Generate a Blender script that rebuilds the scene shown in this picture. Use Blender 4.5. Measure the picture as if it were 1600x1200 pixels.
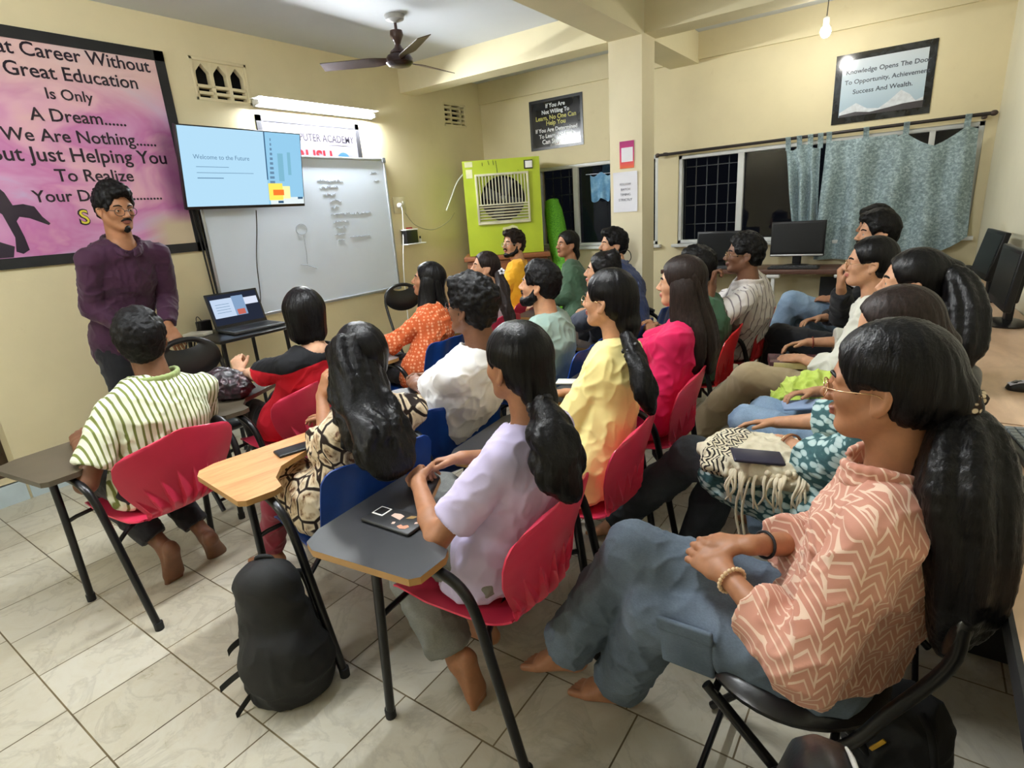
import bpy, bmesh, math, random
import numpy as np
from mathutils import Vector, Matrix

random.seed(7)
SC = bpy.context.scene
for _o in list(bpy.data.objects):
    bpy.data.objects.remove(_o)
COL = SC.collection

# ------------------------------------------------------------------ camera
FPX, YAW, PIT, ROL = 880.4147, 0.62436979, 0.29807623, 0.07252651
CAM = np.array([0.0, 0.0, 1.5])


def _camrot():
    f = np.array([-math.sin(YAW) * math.cos(PIT), math.cos(YAW) * math.cos(PIT), -math.sin(PIT)])
    r = np.array([math.cos(YAW), math.sin(YAW), 0.0])
    d = np.cross(f, r)
    c, s = math.cos(ROL), math.sin(ROL)
    return np.array([c * r + s * d, -s * r + c * d, f])


CR = _camrot()
cam_data = bpy.data.cameras.new('camera')
cam_data.sensor_width = 36.0
cam_data.sensor_fit = 'HORIZONTAL'
cam_data.lens = 36.0 * FPX / 1600.0
cam_data.clip_start = 0.02
cam_ob = bpy.data.objects.new('camera', cam_data)
COL.objects.link(cam_ob)
_m = Matrix(((CR[0][0], -CR[1][0], -CR[2][0], CAM[0]),
             (CR[0][1], -CR[1][1], -CR[2][1], CAM[1]),
             (CR[0][2], -CR[1][2], -CR[2][2], CAM[2]),
             (0, 0, 0, 1)))
cam_ob.matrix_world = _m
SC.camera = cam_ob


def _ray(u, v):
    return CR.T @ np.array([(u - 800) / FPX, (v - 600) / FPX, 1.0])


def atz(u, v, z=0.0):
    d = _ray(u, v)
    return CAM + d * (z - CAM[2]) / d[2]


def atx(u, v, x):
    d = _ray(u, v)
    return CAM + d * x / d[0]


def aty(u, v, y):
    d = _ray(u, v)
    return CAM + d * y / d[1]


def nd(u, v, ref, off=0.0):
    """point on a line of sight as far off as ref (plus off)"""
    dep = float((np.asarray(ref)[:3] - CAM) @ CR[2]) + off
    return tuple(float(q) for q in CAM + _ray(u, v) * dep)


# ------------------------------------------------------------------ world, exposure, light levels
SC.view_settings.view_transform = 'Standard'
SC.view_settings.look = 'None'
SC.view_settings.gamma = 1.0
SC.view_settings.use_curve_mapping = False
SC.view_settings.exposure = 0.22
world = bpy.data.worlds.new('night')
SC.world = world
world.use_nodes = True
_bg = world.node_tree.nodes['Background']
_bg.inputs[0].default_value = (0.55, 0.65, 1.0, 1)
_bg.inputs[1].default_value = 0.004
TUBE_W = 500.0         # emission of the tube lamp
BULB_W = 225.0         # emission of the hanging bulb
ADDED_REAR_W = 260.0         # emission of the added, unseen tube lamp behind the photographer
ADDED_BEAM_W = 230.0         # emission of the tube lamp added out of view on the long beam, wall side
ADDED_MID_W = 430.0          # emission of the extra unseen tube lamp on the long beam, desk side

# room planes (metres)
XA, YB, ZC = -4.347, 5.80, 2.915
YD = -2.2              # wall behind the photographer


def xc(y):             # right wall, slightly out of square
    return 0.405 + 0.0535 * (YB - y)
# ------------------------------------------------------------------ colours and materials
def lin(c):
    c = c / 255.0
    return c / 12.92 if c <= 0.04045 else ((c + 0.055) / 1.055) ** 2.4


def rgb(r, g, b):
    return (lin(r), lin(g), lin(b), 1.0)


class Nd:
    """small helper round a node tree"""
    def __init__(self, name):
        self.m = bpy.data.materials.new(name)
        self.m.use_nodes = True
        self.t = self.m.node_tree
        self.b = self.t.nodes['Principled BSDF']
        self._co = None

    def n(self, typ, **kw):
        nd = self.t.nodes.new('ShaderNode' + typ)
        for k, v in kw.items():
            setattr(nd, k, v)
        return nd

    def l(self, a, b):
        self.t.links.new(a, b)

    def co(self):
        if self._co is None:
            self._co = self.n('TexCoord').outputs['Object']
        return self._co

    def mapped(self, loc=(0, 0, 0), rot=(0, 0, 0), scale=(1, 1, 1)):
        mp = self.n('Mapping')
        mp.inputs['Location'].default_value = loc
        mp.inputs['Rotation'].default_value = rot
        mp.inputs['Scale'].default_value = scale
        self.l(self.co(), mp.inputs['Vector'])
        return mp.outputs['Vector']

    def noise(self, vec=None, scale=5.0, detail=4.0, rough=0.55, dist=0.0):
        nd = self.n('TexNoise')
        self.l(vec or self.co(), nd.inputs['Vector'])
        nd.inputs['Scale'].default_value = scale
        nd.inputs['Detail'].default_value = detail
        nd.inputs['Roughness'].default_value = rough
        nd.inputs['Distortion'].default_value = dist
        return nd.outputs['Fac']

    def voro(self, vec=None, scale=5.0, feature='F1', rnd=1.0):
        nd = self.n('TexVoronoi', feature=feature)
        self.l(vec or self.co(), nd.inputs['Vector'])
        nd.inputs['Scale'].default_value = scale
        nd.inputs['Randomness'].default_value = rnd
        return nd.outputs['Distance']

    def ramp(self, fac, stops, interp='LINEAR'):
        nd = self.n('ValToRGB')
        nd.color_ramp.interpolation = interp
        el = nd.color_ramp.elements
        while len(el) < len(stops):
            el.new(0.5)
        for e, (p, c) in zip(el, stops):
            e.position = p
            e.color = c
        self.l(fac, nd.inputs['Fac'])
        return nd.outputs['Color']

    def math(self, op, a, b=None, c=None):
        nd = self.n('Math', operation=op)
        for i, x in enumerate((a, b, c)):
            if x is None:
                continue
            if isinstance(x, (int, float)):
                nd.inputs[i].default_value = x
            else:
                self.l(x, nd.inputs[i])
        return nd.outputs[0]

    def mix(self, fac, a, b, typ='MIX'):
        nd = self.n('Mix', data_type='RGBA', blend_type=typ)
        for s, x in ((nd.inputs[0], fac), (nd.inputs[6], a), (nd.inputs[7], b)):
            if isinstance(x, (int, float)):
                s.default_value = x
            elif isinstance(x, tuple):
                s.default_value = x
            else:
                self.l(x, s)
        return nd.outputs[2]

    def xyz(self, vec=None):
        nd = self.n('SeparateXYZ')
        self.l(vec or self.co(), nd.inputs[0])
        return nd.outputs

    def base(self, c):
        if isinstance(c, tuple):
            self.b.inputs['Base Color'].default_value = c
        else:
            self.l(c, self.b.inputs['Base Color'])
        return self

    def set(self, rough=0.6, metal=0.0, spec=0.5, coat=0.0, sheen=0.0):
        self.b.inputs['Roughness'].default_value = rough
        self.b.inputs['Metallic'].default_value = metal
        self.b.inputs['Specular IOR Level'].default_value = spec
        self.b.inputs['Coat Weight'].default_value = coat
        self.b.inputs['Sheen Weight'].default_value = sheen
        return self

    def bump(self, h, strength=0.3, dist=0.01):
        nd = self.n('Bump')
        nd.inputs['Strength'].default_value = strength
        nd.inputs['Distance'].default_value = dist
        self.l(h, nd.inputs['Height'])
        self.l(nd.outputs[0], self.b.inputs['Normal'])
        return self


_MC = {}


def plain(name, col, rough=0.5, metal=0.0, spec=0.5, coat=0.0, var=0.12, scale=9.0, bump=0.0, bscale=60.0):
    """procedural one-colour material with slight mottling"""
    if name in _MC:
        return _MC[name]
    N = Nd(name)
    f = N.noise(scale=scale)
    d = tuple(x * (1 - var) for x in col[:3]) + (1.0,)
    u = tuple(min(1.0, x * (1 + var)) for x in col[:3]) + (1.0,)
    N.base(N.ramp(f, [(0.3, d), (0.7, u)])).set(rough, metal, spec, coat)
    if bump:
        N.bump(N.noise(scale=bscale, detail=6), bump, 0.004)
    _MC[name] = N.m
    return N.m


def emit(name, col, strength):
    if name in _MC:
        return _MC[name]
    m = bpy.data.materials.new(name)
    m.use_nodes = True
    nt = m.node_tree
    nt.nodes.clear()
    e = nt.nodes.new('ShaderNodeEmission')
    e.inputs[0].default_value = col
    e.inputs[1].default_value = strength
    o = nt.nodes.new('ShaderNodeOutputMaterial')
    nt.links.new(e.outputs[0], o.inputs[0])
    _MC[name] = m
    return m


# ------------------------------------------------------------------ mesh building
def frame_of(d, hint=None):
    d = np.asarray(d, float)
    d = d / (np.linalg.norm(d) + 1e-12)
    h = np.array([0, 0, 1.0]) if hint is None else np.asarray(hint, float)
    if abs(h @ d) > 0.98:
        h = np.array([1.0, 0, 0])
    u = h - d * (h @ d)
    u /= np.linalg.norm(u)
    return d, u, np.cross(d, u)


def catmull(pts, n=6):
    P = [np.asarray(p, float) for p in pts]
    if len(P) < 3:
        return P
    out = []
    for i in range(len(P) - 1):
        a = P[i - 1] if i else 2 * P[0] - P[1]
        b, c = P[i], P[i + 1]
        d = P[i + 2] if i + 2 < len(P) else 2 * P[-1] - P[-2]
        for k in range(n):
            t = k / n
            out.append(0.5 * (2 * b + (c - a) * t + (2 * a - 5 * b + 4 * c - d) * t * t + (3 * b - a - 3 * c + d) * t ** 3))
    out.append(P[-1])
    return out


class MB:
    def __init__(s):
        s.v, s.f, s.mi = [], [], []

    def add(s, vs, fs, mi=0):
        o = len(s.v)
        s.v += [tuple(map(float, p)) for p in vs]
        s.f += [tuple(i + o for i in f) for f in fs]
        s.mi += [mi] * len(fs)
        return s

    def box(s, c, d, R=None, mi=0, bev=0.0):
        c = np.asarray(c, float)
        hx, hy, hz = [x / 2 for x in d]
        if bev <= 0:
            pts = [np.array([x, y, z]) for z in (-hz, hz) for y in (-hy, hy) for x in (-hx, hx)]
            fs = [(0, 2, 3, 1), (4, 5, 7, 6), (0, 1, 5, 4), (2, 6, 7, 3), (0, 4, 6, 2), (1, 3, 7, 5)]
        else:
            bm = bmesh.new()
            bmesh.ops.create_cube(bm, size=1.0)
            for w in bm.verts:
                w.co = (w.co.x * d[0], w.co.y * d[1], w.co.z * d[2])
            bmesh.ops.bevel(bm, geom=bm.edges[:], offset=bev, segments=3, profile=0.5, affect='EDGES', clamp_overlap=True)
            bm.verts.index_update()
            pts = [np.array(w.co) for w in bm.verts]
            fs = [tuple(w.index for w in f.verts) for f in bm.faces]
            bm.free()
        if R is not None:
            pts = [R @ p for p in pts]
        return s.add([p + c for p in pts], fs, mi)

    def tube(s, pts, r, n=10, mi=0, smooth=0, cap=True):
        P = [np.asarray(p, float) for p in pts]
        if smooth:
            P = catmull(P, smooth)
        R = r if hasattr(r, '__len__') else [r] * len(P)
        if len(R) != len(P):
            R = np.interp(np.linspace(0, 1, len(P)), np.linspace(0, 1, len(R)), R)
        vs, fs = [], []
        d, u, w = frame_of(P[1] - P[0])
        for i, p in enumerate(P):
            t = P[min(i + 1, len(P) - 1)] - P[max(i - 1, 0)]
            t = t / (np.linalg.norm(t) + 1e-12)
            u = u - t * (u @ t)
            u /= np.linalg.norm(u) + 1e-12
            w = np.cross(t, u)
            for k in range(n):
                a = 2 * math.pi * k / n
                vs.append(p + R[i] * (math.cos(a) * u + math.sin(a) * w))
        for i in range(len(P) - 1):
            for k in range(n):
                k2 = (k + 1) % n
                fs.append((i * n + k, i * n + k2, (i + 1) * n + k2, (i + 1) * n + k))
        if cap:
            fs.append(tuple(range(n - 1, -1, -1)))
            o = (len(P) - 1) * n
            fs.append(tuple(o + k for k in range(n)))
        return s.add(vs, fs, mi)

    def prism(s, poly, z0, z1, mi=0, mi_side=None):
        n = len(poly)
        vs = [(x, y, z0) for x, y in poly] + [(x, y, z1) for x, y in poly]
        s.add(vs, [tuple(range(n - 1, -1, -1)), tuple(range(n, 2 * n))], mi)
        s.add(vs, [(i, (i + 1) % n, n + (i + 1) % n, n + i) for i in range(n)], mi if mi_side is None else mi_side)
        return s

    def lathe(s, prof, n=24, c=(0, 0, 0), axis=None, mi=0, closed=False):
        c = np.asarray(c, float)
        if axis is None:
            A, U, Wv = np.array([0, 0, 1.0]), np.array([1.0, 0, 0]), np.array([0, 1.0, 0])
        else:
            A, U, Wv = frame_of(axis)
        vs, fs = [], []
        for r, h in prof:
            for k in range(n):
                a = 2 * math.pi * k / n
                vs.append(c + A * h + r * (math.cos(a) * U + math.sin(a) * Wv))
        m = len(prof)
        for i in range(m - 1):
            for k in range(n):
                k2 = (k + 1) % n
                fs.append((i * n + k, i * n + k2, (i + 1) * n + k2, (i + 1) * n + k))
        if not closed:
            fs.append(tuple(range(n - 1, -1, -1)))
            fs.append(tuple((m - 1) * n + k for k in range(n)))
        return s.add(vs, fs, mi)

    def ell(s, c, r, n=16, R=None, mi=0):
        c = np.asarray(c, float)
        vs, fs = [], []
        m = n // 2
        for i in range(m + 1):
            ph = math.pi * i / m
            for k in range(n):
                a = 2 * math.pi * k / n
                p = np.array([r[0] * math.sin(ph) * math.cos(a), r[1] * math.sin(ph) * math.sin(a), r[2] * math.cos(ph)])
                if R is not None:
                    p = R @ p
                vs.append(c + p)
        for i in range(m):
            for k in range(n):
                k2 = (k + 1) % n
                fs.append((i * n + k, (i + 1) * n + k, (i + 1) * n + k2, i * n + k2))
        return s.add(vs, fs, mi)

    def grid(s, fn, nu, nv, mi=0, thick=0.0):
        """surface fn(u,v); optional thickness along the normals"""
        P = np.array([[fn(i / nu, j / nv) for j in range(nv + 1)] for i in range(nu + 1)], float)
        w = nv + 1
        fs = [(i * w + j, (i + 1) * w + j, (i + 1) * w + j + 1, i * w + j + 1) for i in range(nu) for j in range(nv)]
        if not thick:
            return s.add(P.reshape(-1, 3), fs, mi)
        gu = np.gradient(P, axis=0)
        gv = np.gradient(P, axis=1)
        nrm = np.cross(gu, gv)
        nrm /= np.linalg.norm(nrm, axis=2, keepdims=True) + 1e-12
        Q = P - nrm * thick
        o = w * (nu + 1)
        fb = [(o + d, o + c, o + b, o + a) for a, b, c, d in fs]
        rim = []
        loop = [(i, 0) for i in range(nu)] + [(nu, j) for j in range(nv)] + [(i, nv) for i in range(nu, 0, -1)] + [(0, j) for j in range(nv, 0, -1)]
        ids = [i * w + j for i, j in loop]
        for a, b in zip(ids, ids[1:] + ids[:1]):
            rim.append((b, a, o + a, o + b))
        return s.add(np.concatenate([P.reshape(-1, 3), Q.reshape(-1, 3)]), fs + fb + rim, mi)

    def mesh(s, name, mats):
        me = bpy.data.meshes.new(name)
        me.from_pydata(s.v, [], s.f)
        for m in (mats if isinstance(mats, (list, tuple)) else [mats]):
            me.materials.append(m)
        if any(s.mi):
            me.polygons.foreach_set('material_index', s.mi)
        me.update()
        return me

    def build(s, name, mats, parent=None, smooth=None, loc=None, rz=0.0):
        me = s.mesh(name, mats)
        return link(name, me, parent, smooth, loc, rz)


def link(name, me, parent=None, smooth=None, loc=None, rz=0.0):
    o = bpy.data.objects.new(name, me)
    COL.objects.link(o)
    if smooth is not None:
        me.set_sharp_from_angle(angle=math.radians(smooth))
    if parent is not None:
        o.parent = parent
    if loc is not None:
        o.location = loc
    o.rotation_euler = (0, 0, rz)
    return o


def thing(name, label, cat, loc=(0, 0, 0), rz=0.0, group=None):
    o = bpy.data.objects.new(name, None)
    o.empty_display_size = 0.1
    COL.objects.link(o)
    o.location = loc
    o.rotation_euler = (0, 0, rz)
    return tag(o, label, cat, group)


def tag(o, label, cat, group=None, kind=None):
    o['label'] = label
    o['category'] = cat
    if group:
        o['group'] = group
    if kind:
        o['kind'] = kind
    return o


def struct(o):
    o['kind'] = 'structure'
    return o


def rot_z(a):
    c, s = math.cos(a), math.sin(a)
    return np.array([[c, -s, 0], [s, c, 0], [0, 0, 1.0]])


def rot_axis(ax, a):
    return np.array(Matrix.Rotation(a, 3, Vector(ax)))


# lettering ---------------------------------------------------------
WALL_A = np.array([[0, 0, 1], [1, 0, 0], [0, 1, 0]], float)   # text x -> +Y, y -> +Z, normal +X
WALL_B = np.array([[1, 0, 0], [0, 0, -1], [0, 1, 0]], float)  # text x -> +X, y -> +Z, normal -Y


def lettering(txt, pos, R, size, mat, parent=None, width=None, align='LEFT', bold=0.0, name='lettering', shear=0.0, squash=None):
    cu = bpy.data.curves.new(name, 'FONT')
    cu.body = txt
    cu.size = size
    cu.align_x = align
    cu.extrude = 0.0006
    cu.offset = bold
    cu.shear = shear
    cu.resolution_u = 3
    tmp = bpy.data.objects.new(name, cu)
    COL.objects.link(tmp)
    dg = bpy.context.evaluated_depsgraph_get()
    me = bpy.data.meshes.new_from_object(tmp.evaluated_get(dg))
    bpy.data.objects.remove(tmp)
    bpy.data.curves.remove(cu)
    n = len(me.vertices)
    a = np.empty(n * 3, np.float32)
    me.vertices.foreach_get('co', a)
    a = a.reshape(-1, 3)
    if width is not None and n:
        w = a[:, 0].max() - a[:, 0].min()
        k = width / w
        if squash is None:
            a[:, :2] *= k
        else:
            a[:, 0] *= k
    a = a @ R.T.astype(np.float32) + np.asarray(pos, np.float32)
    me.vertices.foreach_set('co', a.reshape(-1))
    me.materials.clear()
    me.materials.append(mat)
    me.update()
    return link(name, me, parent)


def flat_poly(pts, R, pos, th, mat, name, parent, smooth=None):
    """a thin plate with the outline pts (2-D) laid in the plane of R at pos"""
    mb = MB()
    mb.prism([(p[0], p[1]) for p in pts], 0.0, th)
    mb.v = [tuple(R @ np.array(p) + np.asarray(pos)) for p in mb.v]
    return mb.build(name, mat, parent, smooth)
# ------------------------------------------------------------------ room materials
def mat_wall(name, col, var=0.06):
    N = Nd(name)
    a = N.noise(scale=1.3, detail=5, rough=0.6)
    d = tuple(x * (1 - var) for x in col[:3]) + (1,)
    u = tuple(min(1, x * (1 + var)) for x in col[:3]) + (1,)
    c = N.ramp(a, [(0.3, d), (0.7, u)])
    sm = N.ramp(N.noise(scale=7, detail=6, rough=0.7), [(0.62, (1, 1, 1, 1)), (0.8, (0.88, 0.85, 0.8, 1))])
    N.base(N.mix(0.6, c, sm, 'MULTIPLY')).set(0.6, spec=0.3)
    N.bump(N.noise(scale=55, detail=5), 0.12, 0.004)
    return N.m


M_WALL = mat_wall('cream_paint', rgb(226, 214, 176))
M_BEAM = mat_wall('cream_beam_paint', rgb(226, 216, 180))
M_CEIL = mat_wall('white_ceiling_paint', rgb(212, 217, 223), 0.03)
M_SKIRT = plain('pale_blue_skirting_tile', rgb(196, 212, 220), 0.25, var=0.05)
M_BLACK = plain('black_gloss', rgb(18, 18, 20), 0.3, var=0.2)
M_BLACKM = plain('black_matt', rgb(20, 21, 24), 0.65, var=0.25)
M_BLACKP = plain('black_plastic', rgb(24, 25, 27), 0.4, var=0.15)
M_WHITEP = plain('white_plastic', rgb(232, 232, 228), 0.35, var=0.03)
M_ALU = plain('white_painted_aluminium', rgb(214, 216, 214), 0.35, var=0.05)
M_GREYM = plain('grey_metal', rgb(150, 152, 155), 0.3, 0.8, var=0.05)
M_TUBE = plain('black_tube_metal', rgb(24, 24, 26), 0.28, 0.3, var=0.2)


def mat_floor():
    N = Nd('cream_marble_floor_tile')
    vec = N.mapped(loc=(2.127 + 0.3185 * 20, 0.3185 * 20 + 0.0005, 0))
    br = N.n('TexBrick', offset=0.12, offset_frequency=2, squash=1.0)
    N.l(vec, br.inputs['Vector'])
    br.inputs['Scale'].default_value = 1.0
    br.inputs['Brick Width'].default_value = 0.3185
    br.inputs['Row Height'].default_value = 0.3185
    br.inputs['Mortar Size'].default_value = 0.0028
    br.inputs['Mortar Smooth'].default_value = 0.15
    br.inputs['Bias'].default_value = 0.0
    br.inputs['Color1'].default_value = (0.35, 0.35, 0.35, 1)
    br.inputs['Color2'].default_value = (0.65, 0.65, 0.65, 1)
    br.inputs['Mortar'].default_value = (0, 0, 0, 1)
    tone = N.ramp(br.outputs['Color'], [(0.34, rgb(186, 180, 160)), (0.66, rgb(202, 198, 183))])
    n1 = N.noise(scale=3.2, detail=7, rough=0.62, dist=1.6)
    vein = N.ramp(n1, [(0.44, (1, 1, 1, 1)), (0.485, (0.80, 0.79, 0.78, 1)), (0.505, (0.7, 0.69, 0.68, 1)), (0.54, (1, 1, 1, 1))])
    n2 = N.noise(scale=6.0, detail=6, rough=0.7, dist=2.5)
    cl = N.ramp(n2, [(0.35, (0.90, 0.86, 0.78, 1)), (0.6, (1, 1, 1, 1))])
    st = N.ramp(N.noise(N.mapped(loc=(0.3, 0.75, 0)), scale=1.9, detail=2), [(0.70, (1, 1, 1, 1)), (0.76, (0.93, 0.83, 0.62, 1))])
    c = N.mix(0.5, tone, vein, 'MULTIPLY')
    c = N.mix(0.55, c, cl, 'MULTIPLY')
    c = N.mix(0.7, c, st, 'MULTIPLY')
    dirt = N.ramp(N.noise(scale=4, detail=3), [(0.4, rgb(118, 104, 76)), (0.7, rgb(70, 60, 44))])
    c = N.mix(br.outputs['Fac'], c, dirt)
    N.base(c)
    rg = N.ramp(n2, [(0.3, (0.26,) * 3 + (1,)), (0.8, (0.42,) * 3 + (1,))])
    N.l(rg, N.b.inputs['Roughness'])
    N.b.inputs['Specular IOR Level'].default_value = 0.45
    h = N.math('SUBTRACT', 1.0, br.outputs['Fac'])
    N.bump(h, 0.5, 0.003)
    return N.m


M_FLOOR = mat_floor()


def rect_cells(u0, u1, v0, v1, holes):
    us = sorted({u0, u1} | {h[i] for h in holes for i in (0, 1) if u0 < h[i] < u1})
    vs = sorted({v0, v1} | {h[i] for h in holes for i in (2, 3) if v0 < h[i] < v1})
    for a, b in zip(us, us[1:]):
        for c, d in zip(vs, vs[1:]):
            m, n = (a + b) / 2, (c + d) / 2
            if not any(h[0] < m < h[1] and h[2] < n < h[3] for h in holes):
                yield a, b, c, d


def slab(name, kids, mats):
    mb = MB()
    for c in kids:
        lo, hi = np.array(c[:3]), np.array(c[3:])
        mb.box((lo + hi) / 2, hi - lo)
    return struct(mb.build(name, mats))


# ------------------------------------------------------------------ shell
slab('floor', [(-4.6, YD - 0.2, -0.1, 1.4, YB + 0.3, 0.0)], M_FLOOR)
slab('ceiling', [(-4.6, YD - 0.2, ZC, 1.4, YB + 0.3, ZC + 0.1)], M_CEIL)
HOLE_A = [(-0.15, 0.815, 0.125, 2.1), (2.43, 2.865, 2.415, 2.70), (5.13, 5.52, 2.43, 2.67)]
slab('wall_left', [(XA - 0.16, a, c, XA, b, d) for a, b, c, d in rect_cells(YD, YB + 0.2, 0, ZC, HOLE_A)], M_WALL)
HOLE_B = [(-3.62, -2.19, 1.06, 1.93), (-1.985, 0.335, 1.06, 1.895)]
slab('wall_far', [(a, YB, c, b, YB + 0.16, d) for a, b, c, d in rect_cells(XA, 1.3, 0, ZC, HOLE_B)], M_WALL)
mb = MB()
p0, p1 = np.array([xc(YB + 0.16), YB + 0.16]), np.array([xc(YD), YD])
nn = np.array([0.13, 0.006])
mb.prism([tuple(p0), tuple(p1), tuple(p1 + nn), tuple(p0 + nn)][::-1], 0, ZC)
struct(mb.build('wall_right', mat_wall('pale_cream_paint', rgb(228, 222, 196))))
slab('wall_near', [(-4.6, YD - 0.15, 0, 1.3, YD, ZC)], M_WALL)
# beams, column and the lintel step over the far wall
slab('beam_cross', [(XA, 4.50, 2.68, -2.08, 4.72, ZC), (-1.81, 4.50, 2.68, xc(4.6), 4.72, ZC)], M_BEAM)
slab('beam_long', [(-2.08, YD, 2.665, -1.81, 4.45, ZC), (-2.08, 4.70, 2.665, -1.81, YB, ZC)], M_BEAM)
slab('column', [(-2.08, 4.45, 0, -1.81, 4.70, ZC)], mat_wall('column_paint', rgb(226, 216, 184)))
slab('trim_lintel', [(XA, YB - 0.025, 2.695, -2.08, YB, ZC), (-1.81, YB - 0.025, 2.695, xc(YB) - 0.01, YB, ZC)], M_WALL)
slab('baseboard_left', [(XA, 0.84, 0, XA + 0.012, YB, 0.11), (XA - 0.02, 0.60, 0, XA + 0.012, 0.825, 0.125), (XA, YD, 0, XA + 0.012, 0.585, 0.125)], M_SKIRT)
slab('baseboard_far', [(XA + 0.02, YB - 0.012, 0, xc(YB) - 0.02, YB, 0.11)], M_SKIRT)
# recess in the left wall
M_DARKW = plain('dark_brown_wood', rgb(74, 58, 40), 0.5, var=0.25, scale=4)
slab('door_1', [(XA - 0.30, -0.16, 0.125, XA - 0.26, 0.83, 2.1), (XA - 0.26, 0.8151, 0.125, XA - 0.02, 0.83, 2.1), (XA - 0.26, -0.16, 0.1, XA - 0.16, 0.83, 0.1249)], M_DARKW)


# ------------------------------------------------------------------ ventilators
def jali(name, y0, y1, z0, z1, label, arches):
    t = thing(name, label, 'ventilator', (XA, (y0 + y1) / 2, z0))
    w, h = y1 - y0, z1 - z0
    mb = MB()
    f = 0.022
    x = -0.035
    # surrounding frame
    for c, d in (((x, 0, f / 2), (0.07, w, f)), ((x, 0, h - f / 2), (0.07, w, f)), ((x, -w / 2 + f / 2, h / 2), (0.07, f, h)), ((x, w / 2 - f / 2, h / 2), (0.07, f, h))):
        mb.box(c, d, bev=0.003)
    if arches:
        n = 3
        cw = (w - 2 * f) / n
        for i in range(n + 1):
            mb.box((x, -w / 2 + f + i * cw, h * 0.5), (0.05, 0.03, h - 0.02), bev=0.004)
        for i in range(n):
            yc = -w / 2 + f + (i + 0.5) * cw
            for zz in (0.055, 0.10):
                mb.box((x, yc, zz), (0.05, cw, 0.022), bev=0.004)
            # pointed arch head: two spandrels
            for sgn in (-1, 1):
                pts = [(0.5, 0.105), (0.42, 0.19 - 0.02), (0.36, 0.205), (0.0, 0.262), (0.0, 0.30), (0.5, 0.30)]
                poly = [(yc + sgn * u * cw, v * h / 0.285 * 0.95) for u, v in pts]
                R = np.array([[0, 0, 1], [1, 0, 0], [0, 1, 0]], float)
                m2 = MB()
                m2.prism(poly if sgn > 0 else poly[::-1], -0.055, -0.012)
                m2.v = [tuple(R @ np.array(p)) for p in m2.v]
                mb.add(m2.v, m2.f)
    else:
        for i in range(1, 3):
            mb.box((x, -w / 2 + w * i / 2.4 - 0.02, h / 2), (0.05, 0.022, h), bev=0.003)
        for i in range(1, 5):
            mb.box((x, 0, h * i / 5), (0.05, w, 0.022), bev=0.003)
    mb.build('lattice', M_WALL, t, 35)
    b = MB()
    b.box((-0.10, 0, h / 2), (0.01, w, h))  # dark plate painted as the unlit night behind the lattice
    b.build('opening', plain('painted_night_dark', rgb(8, 8, 9), 0.9), t)


jali('ventilator', 2.43, 2.865, 2.415, 2.70, 'cream wall ventilator with three pointed arches above the wall screen', True)
jali('ventilator', 5.13, 5.52, 2.43, 2.67, 'small cream slatted ventilator above the green air cooler', False)

# ------------------------------------------------------------------ windows
M_NIGHT = plain('window_grille_paint', rgb(58, 62, 66), 0.5)


def mat_glass():
    N = Nd('window_glass')
    N.b.inputs['Base Color'].default_value = (0.9, 0.95, 0.95, 1)
    N.b.inputs['Roughness'].default_value = 0.02
    N.b.inputs['IOR'].default_value = 1.5
    tr = N.n('BsdfTransparent')
    gl = N.n('BsdfGlossy')
    gl.inputs['Roughness'].default_value = 0.02
    fr = N.n('Fresnel')
    fr.inputs['IOR'].default_value = 1.5
    k = N.math('MULTIPLY', fr.outputs[0], 0.45)
    mx = N.n('MixShader')
    N.l(k, mx.inputs[0])
    N.l(tr.outputs[0], mx.inputs[1])
    N.l(gl.outputs[0], mx.inputs[2])
    out = [n for n in N.t.nodes if n.type == 'OUTPUT_MATERIAL'][0]
    N.l(mx.outputs[0], out.inputs[0])
    return N.m


M_GLASS = mat_glass()


def window(name, x0, x1, z0, z1, mulls, panes, grille, y=YB + 0.02):
    t = bpy.data.objects.new(name, None)
    COL.objects.link(t)
    t.location = (0, y, 0)
    struct(t)
    fr = MB()
    f = 0.035
    for c, d in ((((x0 + x1) / 2, 0.02, z0 + f / 2), (x1 - x0, 0.06, f)), (((x0 + x1) / 2, 0.02, z1 - f / 2), (x1 - x0, 0.06, f)),
                 ((x0 + f / 2, 0.02, (z0 + z1) / 2), (f, 0.06, z1 - z0)), ((x1 - f / 2, 0.02, (z0 + z1) / 2), (f, 0.06, z1 - z0))):
        fr.box(c, d, bev=0.003)
    for m, w in mulls:
        fr.box((m, 0.0, (z0 + z1) / 2), (w, 0.04, z1 - z0 - 0.06), bev=0.003)
    fr.build('window_frame', M_ALU, t, 35)
    for a, b in panes:
        g = MB()
        g.box(((a + b) / 2, 0.03, (z0 + z1) / 2), (b - a, 0.004, z1 - z0 - 0.05))
        g.build('window_pane', M_GLASS, t)
    for a, b in grille:
        g = MB()
        n = max(2, int(round((b - a) / 0.10)))
        for i in range(n + 1):
            g.box((a + (b - a) * i / n, 0.10, (z0 + z1) / 2), (0.008, 0.008, z1 - z0))
        for i in range(1, 5):
            g.box(((a + b) / 2, 0.094, z0 + (z1 - z0) * i / 4.6), (b - a, 0.006, 0.008))
        g.build('window_grille', M_NIGHT, t)
    return t


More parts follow.
